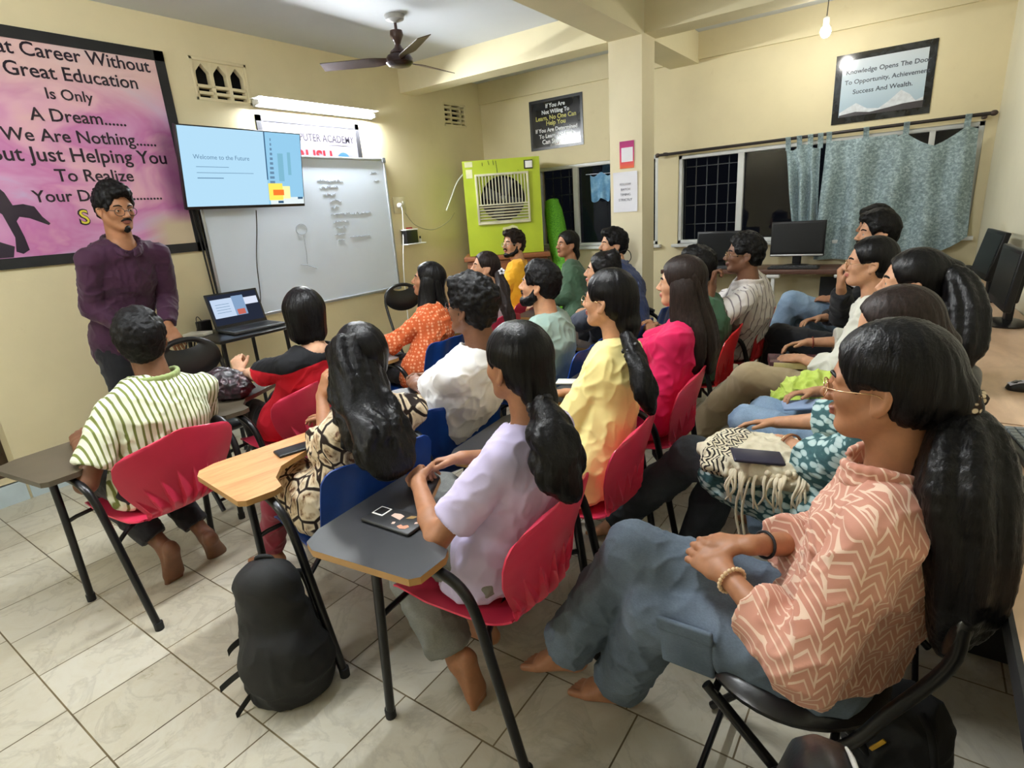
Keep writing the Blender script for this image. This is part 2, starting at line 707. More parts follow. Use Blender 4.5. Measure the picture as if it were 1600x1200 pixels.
window('window_1', -3.62, -2.19, 1.06, 1.93, [(-3.13, 0.06), (-2.66, 0.05)], [(-3.1, -2.66), (-2.64, -2.22)], [(-3.585, -3.16)])
window('window_2', -1.985, 0.335, 1.06, 1.895, [(-1.40, 0.055), (-0.64, 0.085), (0.02, 0.04)], [(-1.38, -0.68), (-0.6, 0.0), (0.04, 0.30)], [(-1.95, -1.43)])
sl = MB()
sl.box((-0.83, YB - 0.02, 1.045), (2.4, 0.07, 0.03), bev=0.004)
sl.box((-2.9, YB - 0.02, 1.045), (1.5, 0.07, 0.03), bev=0.004)
struct(sl.build('trim_sill', M_ALU, None, 35))
t = thing('street_lamp', 'tiny bright lamp seen far off through the window beside the cooler', 'lamp', (-5.2, 9.5, 0))
o = MB()
o.ell((0, 0, 2.26), (0.05, 0.05, 0.05), 12)
o.build('bulb', emit('far_lamp_glow', (1, 0.95, 0.85, 1), 40.0), t, 40)
o = MB()
o.tube([(0, 0.06, 0), (0, 0.06, 2.3)], 0.03, 8)
o.build('post', M_BLACKM, t, 40)
# ------------------------------------------------------------------ tube lamps, bulb, fan
def tube_lamp(name, label, centre, length, strength, R, off):
    t = thing(name, label, 'tube light', tuple(centre))
    mb = MB()
    mb.box(R @ np.array([0, 0, 0.022]), np.abs(R @ np.array([length, 0.05, 0.04])), bev=0.004)
    mb.build('batten', M_WHITEP, t, 35)
    mb = MB()
    mb.box(R @ np.array([0, 0.034, 0.067]), np.abs(R @ np.array([length + 0.03, 0.004, 0.134])), bev=0.001)
    mb.build('added_shade_lip', M_WHITEP, t, 35)  # lip added to keep direct tube light off the nearby ceiling
    for s in (-1, 1):
        c = MB()
        c.box(R @ np.array([s * length / 2, 0, 0.055]), np.abs(R @ np.array([0.02, 0.036, 0.06])), bev=0.004)
        c.build('end_cap', M_WHITEP, t, 35)
    g = MB()
    g.tube([R @ np.array([-length / 2 + 0.01, 0, 0.068]), R @ np.array([length / 2 - 0.01, 0, 0.068])], 0.014, 14)
    g.build('tube', emit('tube_glow_' + off, (0.93, 0.97, 1.0, 1), strength), t, 40)


tube_lamp('tube_light', 'glowing white tube light on the wall above the academy sign', (XA, 3.455, 2.43), 1.19, TUBE_W, WALL_A, 'front')
RD = np.array([[1, 0, 0], [0, 0, 1], [0, 1, 0]], float)
tube_lamp('tube_light', 'added fill tube light, out of view, high on the wall behind the photographer', (-2.9, YD, 2.45), 1.19, ADDED_REAR_W, RD, 'rear')  # lamp added out of view to lift the room's brightness
RB = np.array([[0, 0, -1], [-1, 0, 0], [0, 1, 0]], float)
tube_lamp('tube_light', 'added brightening tube light, unseen on the side of the long beam, over the floor by the door', (-2.08, 0.2, 2.76), 1.19, ADDED_BEAM_W, RB, 'beam')  # unseen lamp added to brighten the left floor and rows
tube_lamp('tube_light', 'added fill tube light, out of view on the side of the long beam, over the third row', (-1.81, 1.55, 2.76), 1.19, ADDED_MID_W, WALL_A, 'middle')  # unseen lamp added to light the third row and desk row from above

bx, by, bz = -0.69, 5.08, 2.56
t = thing('hanging_bulb', 'bright round bulb hanging on a wire near the far wall', 'light bulb', (bx, by, bz))
mb = MB()
mb.ell((0, 0, 0), (0.034, 0.034, 0.04), 20)
mb.build('bulb', emit('bulb_glow', (1.0, 0.97, 0.9, 1), BULB_W), t, 60)
mb = MB()
mb.lathe([(0.018, 0.035), (0.02, 0.06), (0.02, 0.085), (0.006, 0.095)], 16)
mb.build('holder', M_WHITEP, t, 40)
mb = MB()
mb.tube([(0, 0, 0.09), (0.004, 0, 0.2), (0, 0, ZC - bz)], 0.003, 6, smooth=4)
mb.build('wire', M_BLACKP, t)

t = thing('ceiling_fan', 'dark brown ceiling fan with three blades', 'fan', (-3.3, 3.45, ZC))
M_FAN = plain('dark_brown_enamel', rgb(58, 36, 30), 0.3, 0.2)
mb = MB()
mb.lathe([(0.0, -0.001), (0.075, -0.001), (0.065, -0.03), (0.02, -0.045), (0.012, -0.05)], 24)
mb.build('ceiling_rose', plain('grey_enamel', rgb(160, 160, 158), 0.4), t, 40)
mb = MB()
mb.tube([(0, 0, -0.03), (0, 0, -0.13)], 0.011, 12)
mb.build('rod', M_FAN, t, 40)
mb = MB()
mb.lathe([(0.012, -0.095), (0.045, -0.10), (0.05, -0.13), (0.03, -0.165), (0.02, -0.19), (0.03, -0.21), (0.06, -0.235), (0.065, -0.25), (0.03, -0.255)], 24)
mb.build('canopy', M_FAN, t, 40)
mb = MB()
mb.lathe([(0.03, -0.25), (0.085, -0.262), (0.10, -0.285), (0.10, -0.31), (0.08, -0.33), (0.03, -0.338)], 28)
mb.build('motor', plain('dark_fan_motor', rgb(44, 26, 24), 0.25, 0.3), t, 40)
for k in range(3):
    a = math.radians(-29 + 120 * k)
    R = rot_z(a)
    mb = MB()

    def bl(u, v, R=R):
        r = 0.09 + 0.5 * u
        w = (0.02 + 0.045 * min(1, u * 5)) * (1 - 0.25 * u)
        return R @ np.array([r, (v - 0.5) * 2 * w, -0.29 + (v - 0.5) * 0.03])
    mb.grid(bl, 12, 4, thick=0.004)
    mb.build('blade', M_FAN, t, 40)

# ------------------------------------------------------------------ big poster on the left wall
def mat_poster():
    N = Nd('pink_sky_print')
    v = N.mapped(scale=(1, 0.55, 1.0))
    n1 = N.noise(v, 2.4, 4, 0.55, 0.9)
    c = N.ramp(n1, [(0.28, rgb(192, 186, 222)), (0.42, rgb(212, 154, 198)), (0.52, rgb(204, 126, 180)), (0.62, rgb(226, 170, 196)), (0.75, rgb(236, 196, 188))])
    z = N.xyz()[2]
    top = N.ramp(z, [(0.0, (0, 0, 0, 1)), (1, (1, 1, 1, 1))])
    up = N.math('MULTIPLY', N.math('SUBTRACT', z, 2.25), 3.0)
    up = N.math('MINIMUM', N.math('MAXIMUM', up, 0.0), 0.75)
    c = N.mix(up, c, rgb(234, 204, 190))
    # pale beige lower right
    y = N.xyz()[1]
    br = N.math('MULTIPLY', N.math('SUBTRACT', y, 1.85), 6.0)
    br = N.math('MINIMUM', N.math('MAXIMUM', br, 0.0), 1.0)
    lo = N.math('MULTIPLY', N.math('SUBTRACT', 1.68, z), 9.0)
    lo = N.math('MINIMUM', N.math('MAXIMUM', lo, 0.0), 1.0)
    c = N.mix(N.math('MULTIPLY', br, lo), c, rgb(204, 188, 160))
    rt = N.math('MULTIPLY', N.math('SUBTRACT', y, 2.02), 7.0)
    rt = N.math('MINIMUM', N.math('MAXIMUM', rt, 0.0), 0.7)
    hi = N.math('MULTIPLY', N.math('SUBTRACT', 2.3, z), 5.0)
    hi = N.math('MINIMUM', N.math('MAXIMUM', hi, 0.0), 1.0)
    lo2 = N.math('SUBTRACT', 1.0, lo)
    c = N.mix(N.math('MULTIPLY', rt, N.math('MULTIPLY', hi, lo2)), c, rgb(120, 62, 108))
    N.base(c).set(0.22, spec=0.5)
    return N.m


PX = XA + 0.012
t = thing('poster', 'large pink framed poster about a great career and education on the left wall', 'poster')
mb = MB()
y0, y1, z0, z1 = 0.55, 2.25, 1.375, 2.69
mb.box((XA + 0.005, (y0 + y1) / 2, (z0 + z1) / 2), (0.008, y1 - y0 - 0.02, z1 - z0 - 0.02))
mb.build('print', mat_poster(), t)
mb = MB()
fw = 0.062
for c, d in (((XA + 0.009, (y0 + y1) / 2, z0 + fw / 2), (0.018, y1 - y0, fw)), ((XA + 0.009, (y0 + y1) / 2, z1 - fw / 2), (0.018, y1 - y0, fw)),
             ((XA + 0.009, y0 + fw / 2, (z0 + z1) / 2), (0.018, fw, z1 - z0)), ((XA + 0.009, y1 - fw / 2, (z0 + z1) / 2), (0.018, fw, z1 - z0))):
    mb.box(c, d)
mb.build('frame', M_BLACKM, t)
M_INK = plain('black_ink', rgb(30, 16, 34), 0.3)
M_INKY = plain('yellow_ink', rgb(232, 216, 70), 0.3)
LINES = [('A Great Career Without', 2.147, 1.06, 2.549), ('A Great Education', 2.043, 1.235, 2.437), ('Is Only', 1.751, 1.505, 2.327),
         ('A Dream......', 1.913, 1.40, 2.202), ('We Are Nothing......', 2.071, 1.239, 2.087), ('But Just Helping You', 2.107, 1.15, 1.975),
         ('To Realize', 1.875, 1.439, 1.861), ('Your Dreams.........', 2.027, 1.297, 1.743)]
for s, r, l, z in LINES:
    lettering(s, (PX - 0.001, l, z), WALL_A, 0.1, M_INK, t, r - l, bold=0.0012)
lettering('S', (PX - 0.002, 1.50, 1.605), WALL_A, 0.125, M_INK, t, bold=0.006)
lettering('S', (PX - 0.0005, 1.504, 1.608), WALL_A, 0.118, M_INKY, t, bold=0.0005)
M_SIL = plain('dark_silhouette_ink', rgb(44, 34, 48), 0.3)
flat_poly([(0.62, 1.44), (1.12, 1.44), (1.14, 1.50), (1.08, 1.53), (1.0, 1.62), (0.9, 1.75), (0.62, 1.9)], WALL_A, (XA + 0.009, 0, 0), 0.001, M_SIL, 'rock_picture', t)
flat_poly([(0.62, 2.0), (0.9, 1.98), (1.06, 1.92), (1.12, 1.87), (1.17, 1.80), (1.19, 1.73), (1.24, 1.735), (1.29, 1.72), (1.315, 1.66), (1.345, 1.62), (1.335, 1.61), (1.25, 1.655), (1.205, 1.665),
           (1.185, 1.64), (1.20, 1.55), (1.205, 1.475), (1.17, 1.455), (1.14, 1.47), (1.155, 1.55), (1.13, 1.68), (1.08, 1.74), (0.9, 1.72), (0.62, 1.7)], WALL_A, (XA + 0.0095, 0, 0), 0.001, M_SIL, 'figure_picture', t)

# ------------------------------------------------------------------ whiteboard
t = thing('whiteboard', 'large whiteboard with faint handwriting behind the wall screen', 'whiteboard')
y0, y1, z0, z1 = 2.26, 4.15, 0.815, 2.065
mb = MB()
mb.box((XA + 0.014, (y0 + y1) / 2, (z0 + z1) / 2), (0.02, y1 - y0, z1 - z0))
mb.build('panel', plain('whiteboard_enamel', rgb(220, 232, 248), 0.3, var=0.02, scale=2), t)
mb = MB()
fw = 0.022
for c, d in (((XA + 0.018, (y0 + y1) / 2, z0 + fw / 2), (0.03, y1 - y0, fw)), ((XA + 0.018, (y0 + y1) / 2, z1 - fw / 2), (0.03, y1 - y0, fw)),
             ((XA + 0.018, y0 + fw / 2, (z0 + z1) / 2), (0.03, fw, z1 - z0)), ((XA + 0.018, y1 - fw / 2, (z0 + z1) / 2), (0.03, fw, z1 - z0))):
    mb.box(c, d, bev=0.003)
mb.build('frame', plain('aluminium_trim', rgb(176, 180, 184), 0.35, 0.5), t, 35)
for yy, zz in ((y0 + 0.015, z1 - 0.015), (y1 - 0.015, z1 - 0.015), (y0 + 0.015, z0 + 0.015), (y1 - 0.015, z0 + 0.015)):
    mb = MB()
    mb.box((XA + 0.02, yy, zz), (0.036, 0.045, 0.045), bev=0.006)
    mb.build('corner_cap', plain('grey_cap', rgb(120, 124, 128), 0.4), t, 35)
M_PEN = plain('faded_marker_ink', rgb(118, 128, 146), 0.6)
rs = random.Random(5)


def scribble(y, z, w, h=0.02):
    mb = MB()
    x = XA + 0.0245
    p = []
    n = int(w / 0.012)
    for i in range(n + 1):
        p.append((x, y + w * i / n, z + h * (rs.random() - 0.5) * (1.3 if i % 2 else -0.6)))
    mb.tube(p, 0.0017, 5, smooth=3)
    return mb


WR = [(3.33, 1.86, 0.28), (3.345, 1.805, 0.20), (3.37, 1.75, 0.14), (3.43, 1.69, 0.13), (3.43, 1.635, 0.09), (3.42, 1.575, 0.47), (3.43, 1.51, 0.18), (3.46, 1.455, 0.11), (3.43, 1.40, 0.12), (3.60, 1.37, 0.24),
      (3.46, 1.345, 0.07), (3.95, 1.93, 0.08), (3.98, 1.86, 0.07)]
for y, z, w in WR:
    scribble(y, z, w).build('handwriting', M_PEN, t)
mb = MB()
mb.tube([(XA + 0.0245, 3.09 + 0.055 * math.cos(a * 0.4), 1.47 + 0.045 * math.sin(a * 0.4)) for a in range(17)], 0.0017, 5)
mb.tube([(XA + 0.0245, 3.10, 1.42), (XA + 0.0245, 3.10, 1.28), (XA + 0.0245, 3.09, 1.18)], 0.0017, 5)
mb.tube([(XA + 0.0245, 3.02, 1.18), (XA + 0.0245, 3.08, 1.17), (XA + 0.0245, 3.13, 1.15), (XA + 0.0245, 3.18, 1.13)], 0.002, 5, smooth=3)
mb.build('sketch', M_PEN, t)

# ------------------------------------------------------------------ academy sign
t = thing('academy_sign', 'framed white computer academy sign under the tube light', 'sign')
y0, y1, z0, z1 = 2.86, 3.895, 1.86, 2.355
mb = MB()
mb.box((XA + 0.005, (y0 + y1) / 2, (z0 + z1) / 2), (0.008, y1 - y0 - 0.02, z1 - z0 - 0.02))
mb.build('print', plain('white_print', rgb(138, 135, 148), 0.3, var=0.05, scale=3), t)
mb = MB()
fw = 0.045
for c, d in (((XA + 0.006, (y0 + y1) / 2, z1 - fw / 2), (0.012, y1 - y0, fw)), ((XA + 0.006, (y0 + y1) / 2, z0 + fw / 2), (0.012, y1 - y0, fw)), ((XA + 0.006, y0 + fw / 2, (z0 + z1) / 2), (0.012, fw, z1 - z0)), ((XA + 0.006, y1 - fw / 2, (z0 + z1) / 2), (0.012, fw, z1 - z0))):
    mb.box(c, d)
mb.build('frame', plain('dark_grey_frame', rgb(58, 58, 62), 0.35), t)
M_GREYINK = plain('charcoal_ink', rgb(40, 36, 46), 0.4)
M_RED = plain('red_ink', rgb(176, 26, 40), 0.4)
lettering('COMPUTER ACADEMY', (XA + 0.0095, 3.06, 2.185), WALL_A, 0.085, M_GREYINK, t, 0.755, bold=0.001, squash=1)
lettering('RUSH', (XA + 0.0095, 3.18, 2.005), WALL_A, 0.155, M_RED, t, 0.36, bold=0.004, squash=1)
mb = MB()
mb.box((XA + 0.0098, 3.66, 2.165), (0.001, 0.28, 0.006))
mb.build('caption_line', plain('pale_ink', rgb(150, 148, 160), 0.4), t)
flat_poly([(3.675 + 0.075 * math.cos(a * math.pi / 12), 2.03 + 0.075 * math.sin(a * math.pi / 12)) for a in range(24)], WALL_A, (XA + 0.0095, 0, 0), 0.001, plain('blue_globe_ink', rgb(60, 104, 170), 0.4), 'globe_picture', t)

# ------------------------------------------------------------------ wall screen
TLT = np.array([-4.13, 2.12, 2.208])
TRT = np.array([-4.13, 3.095, 2.203])
BRT = np.array([-4.22, 3.075, 1.655])
ux = (TRT - TLT) / np.linalg.norm(TRT - TLT)
uz = TRT - BRT
uz -= ux * (uz @ ux)
TH = np.linalg.norm(uz)
uz /= TH
un = np.cross(ux, uz)
R_TV = np.stack([ux, uz, un], 1)
TW = np.linalg.norm(TRT - TLT)
TC = (TLT + TRT) / 2 - uz * TH / 2
t = thing('television', 'wall mounted television showing a pale blue welcome slide', 'television', tuple(TC))
mb = MB()
mb.box(R_TV @ np.array([0, 0, -0.02]), (TW, TH, 0.035), R_TV, bev=0.004)
mb.box(R_TV @ np.array([0, -0.05, -0.05]), (TW * 0.6, TH * 0.55, 0.05), R_TV, bev=0.01)
mb.build('casing', M_BLACK, t, 35)


def tvp(x0, x1, y0, y1, lift, mat, name, par):
    """flat rectangle in screen fractions"""
    w, h = TW - 0.018, TH - 0.03
    o = np.array([-w / 2, -h / 2 + 0.006])
    pts = [(o[0] + a * w, o[1] + b * h) for a, b in ((x0, y0), (x1, y0), (x1, y1), (x0, y1))]
    return flat_poly(pts, R_TV, R_TV @ np.array([0, 0, lift]), 0.0004, mat, name, par)


E_BLUE = emit('slide_blue', rgb(176, 216, 240), 0.95)
E_SKY = emit('slide_sky', rgb(150, 204, 236), 0.9)
E_INK = emit('slide_ink', rgb(120, 158, 190), 0.7)
E_DARK = emit('slide_dark', rgb(70, 112, 150), 0.6)
E_YEL = emit('slide_yellow', rgb(248, 226, 96), 1.0)
E_ORG = emit('slide_orange', rgb(240, 120, 50), 1.0)
E_WHI = emit('slide_white', rgb(226, 238, 240), 0.95)
scr = tvp(0, 1, 0, 1, -0.0015, E_BLUE, 'screen', t)
pic = tvp(0.665, 1.0, 0.0, 1.0, -0.0008, E_SKY, 'slide_picture', scr)
tvp(0.665, 0.675, 0.35, 1.0, -0.0004, E_DARK, 'tower_edge', scr)
for k in range(10):
    tvp(0.69 + 0.003 * k, 0.735 - 0.001 * k, 0.30 + 0.065 * k, 0.335 + 0.065 * k, -0.0004, E_INK, 'tower_floor', scr)
tvp(0.775, 0.825, 0.33, 0.72, -0.0004, emit('slide_tower', rgb(132, 190, 214), 0.85), 'tower', scr)
tvp(0.865, 0.895, 0.42, 0.74, -0.0004, emit('slide_tower', rgb(132, 190, 214), 0.85), 'tower', scr)
tvp(0.68, 1.0, 0.0, 0.10, -0.0004, E_WHI, 'street', scr)
tvp(0.67, 0.80, 0.06, 0.30, -0.0003, E_YEL, 'yellow_shape', scr)
tvp(0.80, 0.87, 0.08, 0.26, -0.0003, emit('slide_pale_yellow', rgb(246, 240, 170), 1.0), 'yellow_shape', scr)
tvp(0.71, 0.81, 0.13, 0.21, -0.0001, E_ORG, 'orange_shape', scr)
tvp(0.94, 0.99, 0.07, 0.10, -0.0001, E_DARK, 'car_shape', scr)
tvp(0.75, 0.80, 0.015, 0.05, -0.0001, E_DARK, 'car_shape', scr)
lettering('Welcome to the Future', TC * 0 + R_TV @ np.array([-TW * 0.405, TH * 0.11, -0.001]), R_TV, 0.05, E_INK, scr, TW * 0.43)
tvp(0.10, 0.35, 0.505, 0.512, -0.0004, E_INK, 'text_line', scr)
tvp(0.10, 0.55, 0.43, 0.437, -0.0004, E_INK, 'text_line', scr)
tvp(0.10, 0.30, 0.36, 0.372, -0.0004, E_INK, 'text_line', scr)
mb = MB()
bk = np.array([-4.30, (2.12 + 3.09) / 2, 1.93])
mb.box(bk - TC, (0.09, 0.3, 0.3), bev=0.01)
mb.build('wall_bracket', M_BLACKM, t, 35)

# ------------------------------------------------------------------ small posters on the far wall
def wall_print(name, label, cat, x0, x1, z0, z1, y, fmat, pmat, fw):
    t = thing(name, label, cat)
    mb = MB()
    mb.box(((x0 + x1) / 2, y - 0.004, (z0 + z1) / 2), (x1 - x0, 0.007, z1 - z0))
    mb.build('frame', fmat, t)
    mb = MB()
    mb.box(((x0 + x1) / 2, y - 0.0085, (z0 + z1) / 2), (x1 - x0 - 2 * fw, 0.002, z1 - z0 - 2 * fw))
    mb.build('print', pmat, t)
    return t


def mat_glossprint(name, a, b, sc):
    N = Nd(name)
    N.base(N.ramp(N.noise(scale=sc, detail=5, dist=1.0), [(0.4, a), (0.66, b)])).set(0.12, spec=0.6)
    return N.m


M_GB = mat_glossprint('black_gloss_print', rgb(16, 17, 20), rgb(44, 46, 52), 3.5)
t = wall_print('poster', 'black glossy poster about willingness to learn above the cooler', 'poster', -3.67, -3.01, 2.117, 2.625, YB, M_BLACK, M_GB, 0.03)
M_WI = plain('white_ink', rgb(220, 222, 224), 0.4)
M_YI = plain('dull_yellow_ink', rgb(176, 172, 60), 0.4)
for s, z, w, m in (('If You Are', 2.535, 0.24, M_WI), ('Not Willing To', 2.475, 0.34, M_WI), ('Learn, No One Can', 2.415, 0.50, M_YI), ('Help You', 2.36, 0.24, M_YI), ('If You Are Determined', 2.295, 0.52, M_WI), ('To Learn, No One', 2.235, 0.43, M_WI), ('Can Stop You', 2.175, 0.36, M_WI)):
    lettering(s, (-3.34 - w / 2, YB - 0.0098, z), WALL_B, 0.05, m, t, w, bold=0.0012)


def mat_lake():
    N = Nd('pale_mountain_print')
    z = N.xyz()[2]
    c = N.ramp(N.math('MULTIPLY', N.math('SUBTRACT', z, 1.97), 1.5), [(0.0, rgb(160, 186, 208)), (0.35, rgb(188, 208, 222)), (0.8, rgb(206, 214, 222))])
    N.base(c).set(0.15, spec=0.6)
    return N.m


t = wall_print('poster', 'pale blue mountain poster about knowledge opening the door, above the curtain', 'poster', -0.688, -0.02, 1.995, 2.51, YB, mat_glossprint('black_border_print', rgb(18, 19, 22), rgb(52, 56, 60), 9), mat_lake(), 0.05)
for s, z, w in (('Knowledge Opens The Door', 2.36, 0.56), ('To Opportunity, Achievement', 2.285, 0.565), ('Success And Wealth.', 2.21, 0.40)):
    lettering(s, (-0.352 - w / 2 + (0.02 if w > 0.5 else 0), YB - 0.0098, z), WALL_B, 0.05, plain('blue_black_ink', rgb(58, 66, 82), 0.4), t, w, bold=0.0008)
flat_poly([(-0.635, 2.045), (-0.07, 2.045), (-0.07, 2.12), (-0.12, 2.10), (-0.16, 2.15), (-0.22, 2.19), (-0.30, 2.12), (-0.36, 2.08), (-0.44, 2.09), (-0.52, 2.14), (-0.58, 2.11), (-0.635, 2.08)], WALL_B, (0, YB - 0.0096, 0), 0.0006, plain('snow_ink', rgb(214, 220, 228), 0.3, var=0.15, scale=30), 'mountain_picture', t)
flat_poly([(-0.635, 2.045), (-0.07, 2.045), (-0.07, 2.095), (-0.2, 2.09), (-0.3, 2.075), (-0.42, 2.06), (-0.52, 2.075), (-0.635, 2.06)], WALL_B, (0, YB - 0.0103, 0), 0.0006, plain('rock_ink', rgb(62, 58, 62), 0.3), 'foothill_picture', t)

# papers on the column
t = thing('payment_card', 'pink and orange card stuck high on the column', 'card', (-1.935, 4.449, 1.755))
mb = MB()
mb.box((0, -0.002, 0.1), (0.12, 0.002, 0.2))
N = Nd('pink_orange_card')
zz = N.xyz()[2]
N.base(N.ramp(N.math('MULTIPLY', zz, 5.0), [(0.0, rgb(232, 110, 62)), (0.2, rgb(226, 80, 84)), (0.55, rgb(206, 40, 120)), (1.0, rgb(160, 24, 110))])).set(0.35)
mb.build('card', N.m, t)
mb = MB()
mb.box((0.003, -0.0035, 0.1), (0.096, 0.001, 0.105))
mb.build('white_panel', plain('white_paper', rgb(226, 226, 232), 0.6, var=0.02), t)
t = thing('notice_paper', 'white taped notice about batch timing on the column', 'paper', (-1.95, 4.449, 1.425))
mb = MB()
mb.grid(lambda u, v: ((u - 0.5) * 0.205, -0.003 - 0.006 * (abs(u - 0.5) * 2) ** 4 * (abs(v - 0.5) * 2) ** 2, v * 0.305), 10, 10, thick=0.0008)
mb.build('sheet', plain('white_paper', rgb(226, 226, 232), 0.6, var=0.02), t, 60)
for s, z, w in (('FOLLOW', 0.205, 0.095), ('BATCH', 0.165, 0.078), ('TIMING', 0.125, 0.088), ('STRICTLY', 0.085, 0.115)):
    lettering(s, (-w / 2, -0.0048, z), WALL_B, 0.02, plain('grey_print_ink', rgb(120, 122, 134), 0.6), t, w)

# sockets, shelf, cables
t = thing('wall_socket', 'white wall socket plate with a plug beside the whiteboard', 'socket', (XA, 4.30, 1.63))
mb = MB()
mb.box((0.006, 0, 0), (0.012, 0.17, 0.16), bev=0.004)
mb.build('plate', plain('cream_plate', rgb(214, 204, 170), 0.4), t, 35)
mb = MB()
mb.box((0.014, 0.045, 0.02), (0.006, 0.02, 0.03), bev=0.002)
mb.build('switch', M_WHITEP, t, 35)
mb = MB()
mb.lathe([(0.0, 0.0), (0.026, 0.0), (0.024, 0.03), (0.012, 0.045), (0.0, 0.046)], 16, (0.012, -0.02, -0.005), (1, 0, 0))
mb.build('plug', M_WHITEP, t, 40)
tg = MB()
tg.tube([(XA + 0.05, 4.28, 1.62), (XA + 0.06, 4.277, 1.56), (XA + 0.035, 4.285, 1.40), (XA + 0.03, 4.24, 1.12), (XA + 0.025, 4.22, 0.90), (XA + 0.03, 4.20, 0.5), (XA + 0.03, 4.19, 0.02)], 0.006, 8, smooth=6)
tag(tg.build('power_cable', M_WHITEP, None, 60), 'white power cable hanging from the wall socket', 'cable')
t = thing('wall_shelf', 'little white shelf on the wall below the socket', 'shelf', (XA, 4.40, 1.235))
mb = MB()
mb.box((0.05, 0, 0.005), (0.10, 0.27, 0.012), bev=0.003)
mb.build('board', M_WHITEP, t, 35)
t = thing('router_box', 'small black box in a white case on the little wall shelf', 'box', (XA, 4.355, 1.247))
mb = MB()
mb.box((0.05, 0, 0.065), (0.07, 0.165, 0.13), bev=0.006)
mb.build('casing', M_BLACKP, t, 35)
mb = MB()
mb.box((0.045, 0, 0.137), (0.09, 0.175, 0.012), bev=0.003)
mb.build('lid', M_WHITEP, t, 35)
mb = MB()
mb.box((0.04, 0.01, 0.152), (0.03, 0.07, 0.018), bev=0.006)
mb.build('red_cap', plain('dull_red_plastic', rgb(150, 52, 44), 0.5), t, 35)
t = thing('small_bottle', 'tiny white bottle with black cap on the little wall shelf', 'bottle', (XA + 0.05, 4.50, 1.247))
mb = MB()
mb.lathe([(0.012, 0), (0.012, 0.03), (0.006, 0.036), (0.006, 0.04)], 14)
mb.build('body', M_WHITEP, t, 40)
mb = MB()
mb.lathe([(0.008, 0.04), (0.008, 0.06), (0.002, 0.064)], 14)
mb.build('cap', M_BLACKP, t, 40)
tg = MB()
tg.tube([(XA + 0.012, 4.36, 1.55), (XA + 0.008, 4.5, 1.42), (XA + 0.008, 4.75, 1.36), (XA + 0.008, 5.0, 1.42), (XA + 0.01, 5.15, 1.52)], 0.003, 6, smooth=6)
tag(tg.build('thin_cable', plain('grey_cable', rgb(150, 145, 125), 0.5), None, 60), 'thin grey cable sagging along the wall from the socket', 'cable')
tg = MB()
tg.tube([(-4.13, 5.18, 1.96), (XA + 0.05, 5.2, 1.85), (XA + 0.02, 5.1, 1.68), (XA + 0.02, 5.0, 1.55)], 0.008, 8, smooth=6)
tag(tg.build('cooler_cable', M_WHITEP, None, 60), 'white cable hanging beside the green air cooler', 'cable')
tg = MB()
tg.tube([(-4.25, 2.66, 1.64), (-4.29, 2.66, 1.5), (-4.30, 2.61, 1.25), (-4.29, 2.58, 1.0), (-4.28, 2.55, 0.9)], 0.004, 6, smooth=6)
tag(tg.build('screen_cable', M_BLACKP, None, 60), 'thin dark cable hanging from the television in front of the whiteboard', 'cable')
for dy, lab in ((0.0, 'black cable down the left edge of the whiteboard'), (-0.025, 'black cable beside the poster edge running down to the laptop')):
    tg = MB()
    tg.tube([(-4.26, 2.20 + dy, 1.66), (XA + 0.03, 2.235 + dy, 1.5), (XA + 0.03, 2.245 + dy, 1.2), (XA + 0.03, 2.25 + dy, 0.98), (XA + 0.05, 2.23 + dy, 0.8), (XA + 0.04, 2.2 + dy, 0.4), (XA + 0.05, 2.3 + dy, 0.02)], 0.006, 8, smooth=6)
    tag(tg.build('television_cable', M_BLACKP, None, 60), lab, 'cable')
# ------------------------------------------------------------------ tablet-arm chairs
M_REDP = plain('red_chair_plastic', rgb(212, 56, 86), 0.30, var=0.08, scale=5)
M_REDB = plain('bright_red_chair_plastic', rgb(206, 38, 46), 0.32, var=0.06, scale=5)
M_BLUEP = plain('blue_chair_plastic', rgb(16, 60, 140), 0.35, var=0.1, scale=5)


def mat_wood(name, a, b, sc=(14, 2.0, 2.0), rough=0.4):
    N = Nd(name)
    v = N.mapped(scale=sc)
    n = N.noise(v, 3.0, 5, 0.6, 1.2)
    N.base(N.ramp(n, [(0.3, a), (0.7, b)])).set(rough)
    return N.m


M_OAK = mat_wood('orange_wood_laminate', rgb(186, 132, 84), rgb(214, 164, 112), (9, 1.4, 2), 0.35)
M_OAKE = plain('wood_edge', rgb(168, 128, 74), 0.5)
M_TABB = plain('black_tablet_laminate', rgb(44, 45, 48), 0.35, var=0.1)
M_TABG = plain('brown_grey_tablet_laminate', rgb(84, 76, 62), 0.4, var=0.1)
_PROF = catmull([(0.235, 0.425), (0.205, 0.448), (0.06, 0.438), (-0.09, 0.430), (-0.165, 0.432), (-0.205, 0.458), (-0.222, 0.52), (-0.240, 0.60), (-0.264, 0.69), (-0.288, 0.765)], 8)
_PROF = np.array(_PROF) - np.array([0, 0.022])
_PS = np.linspace(0, 1, len(_PROF))
_WS = np.array([0, .06, .2, .36, .45, .52, .58, .68, .78, .86, .92, .96, .985, 1.0])
_WV = np.array([.17, .20, .215, .20, .175, .15, .148, .185, .225, .243, .242, .225, .19, .11])


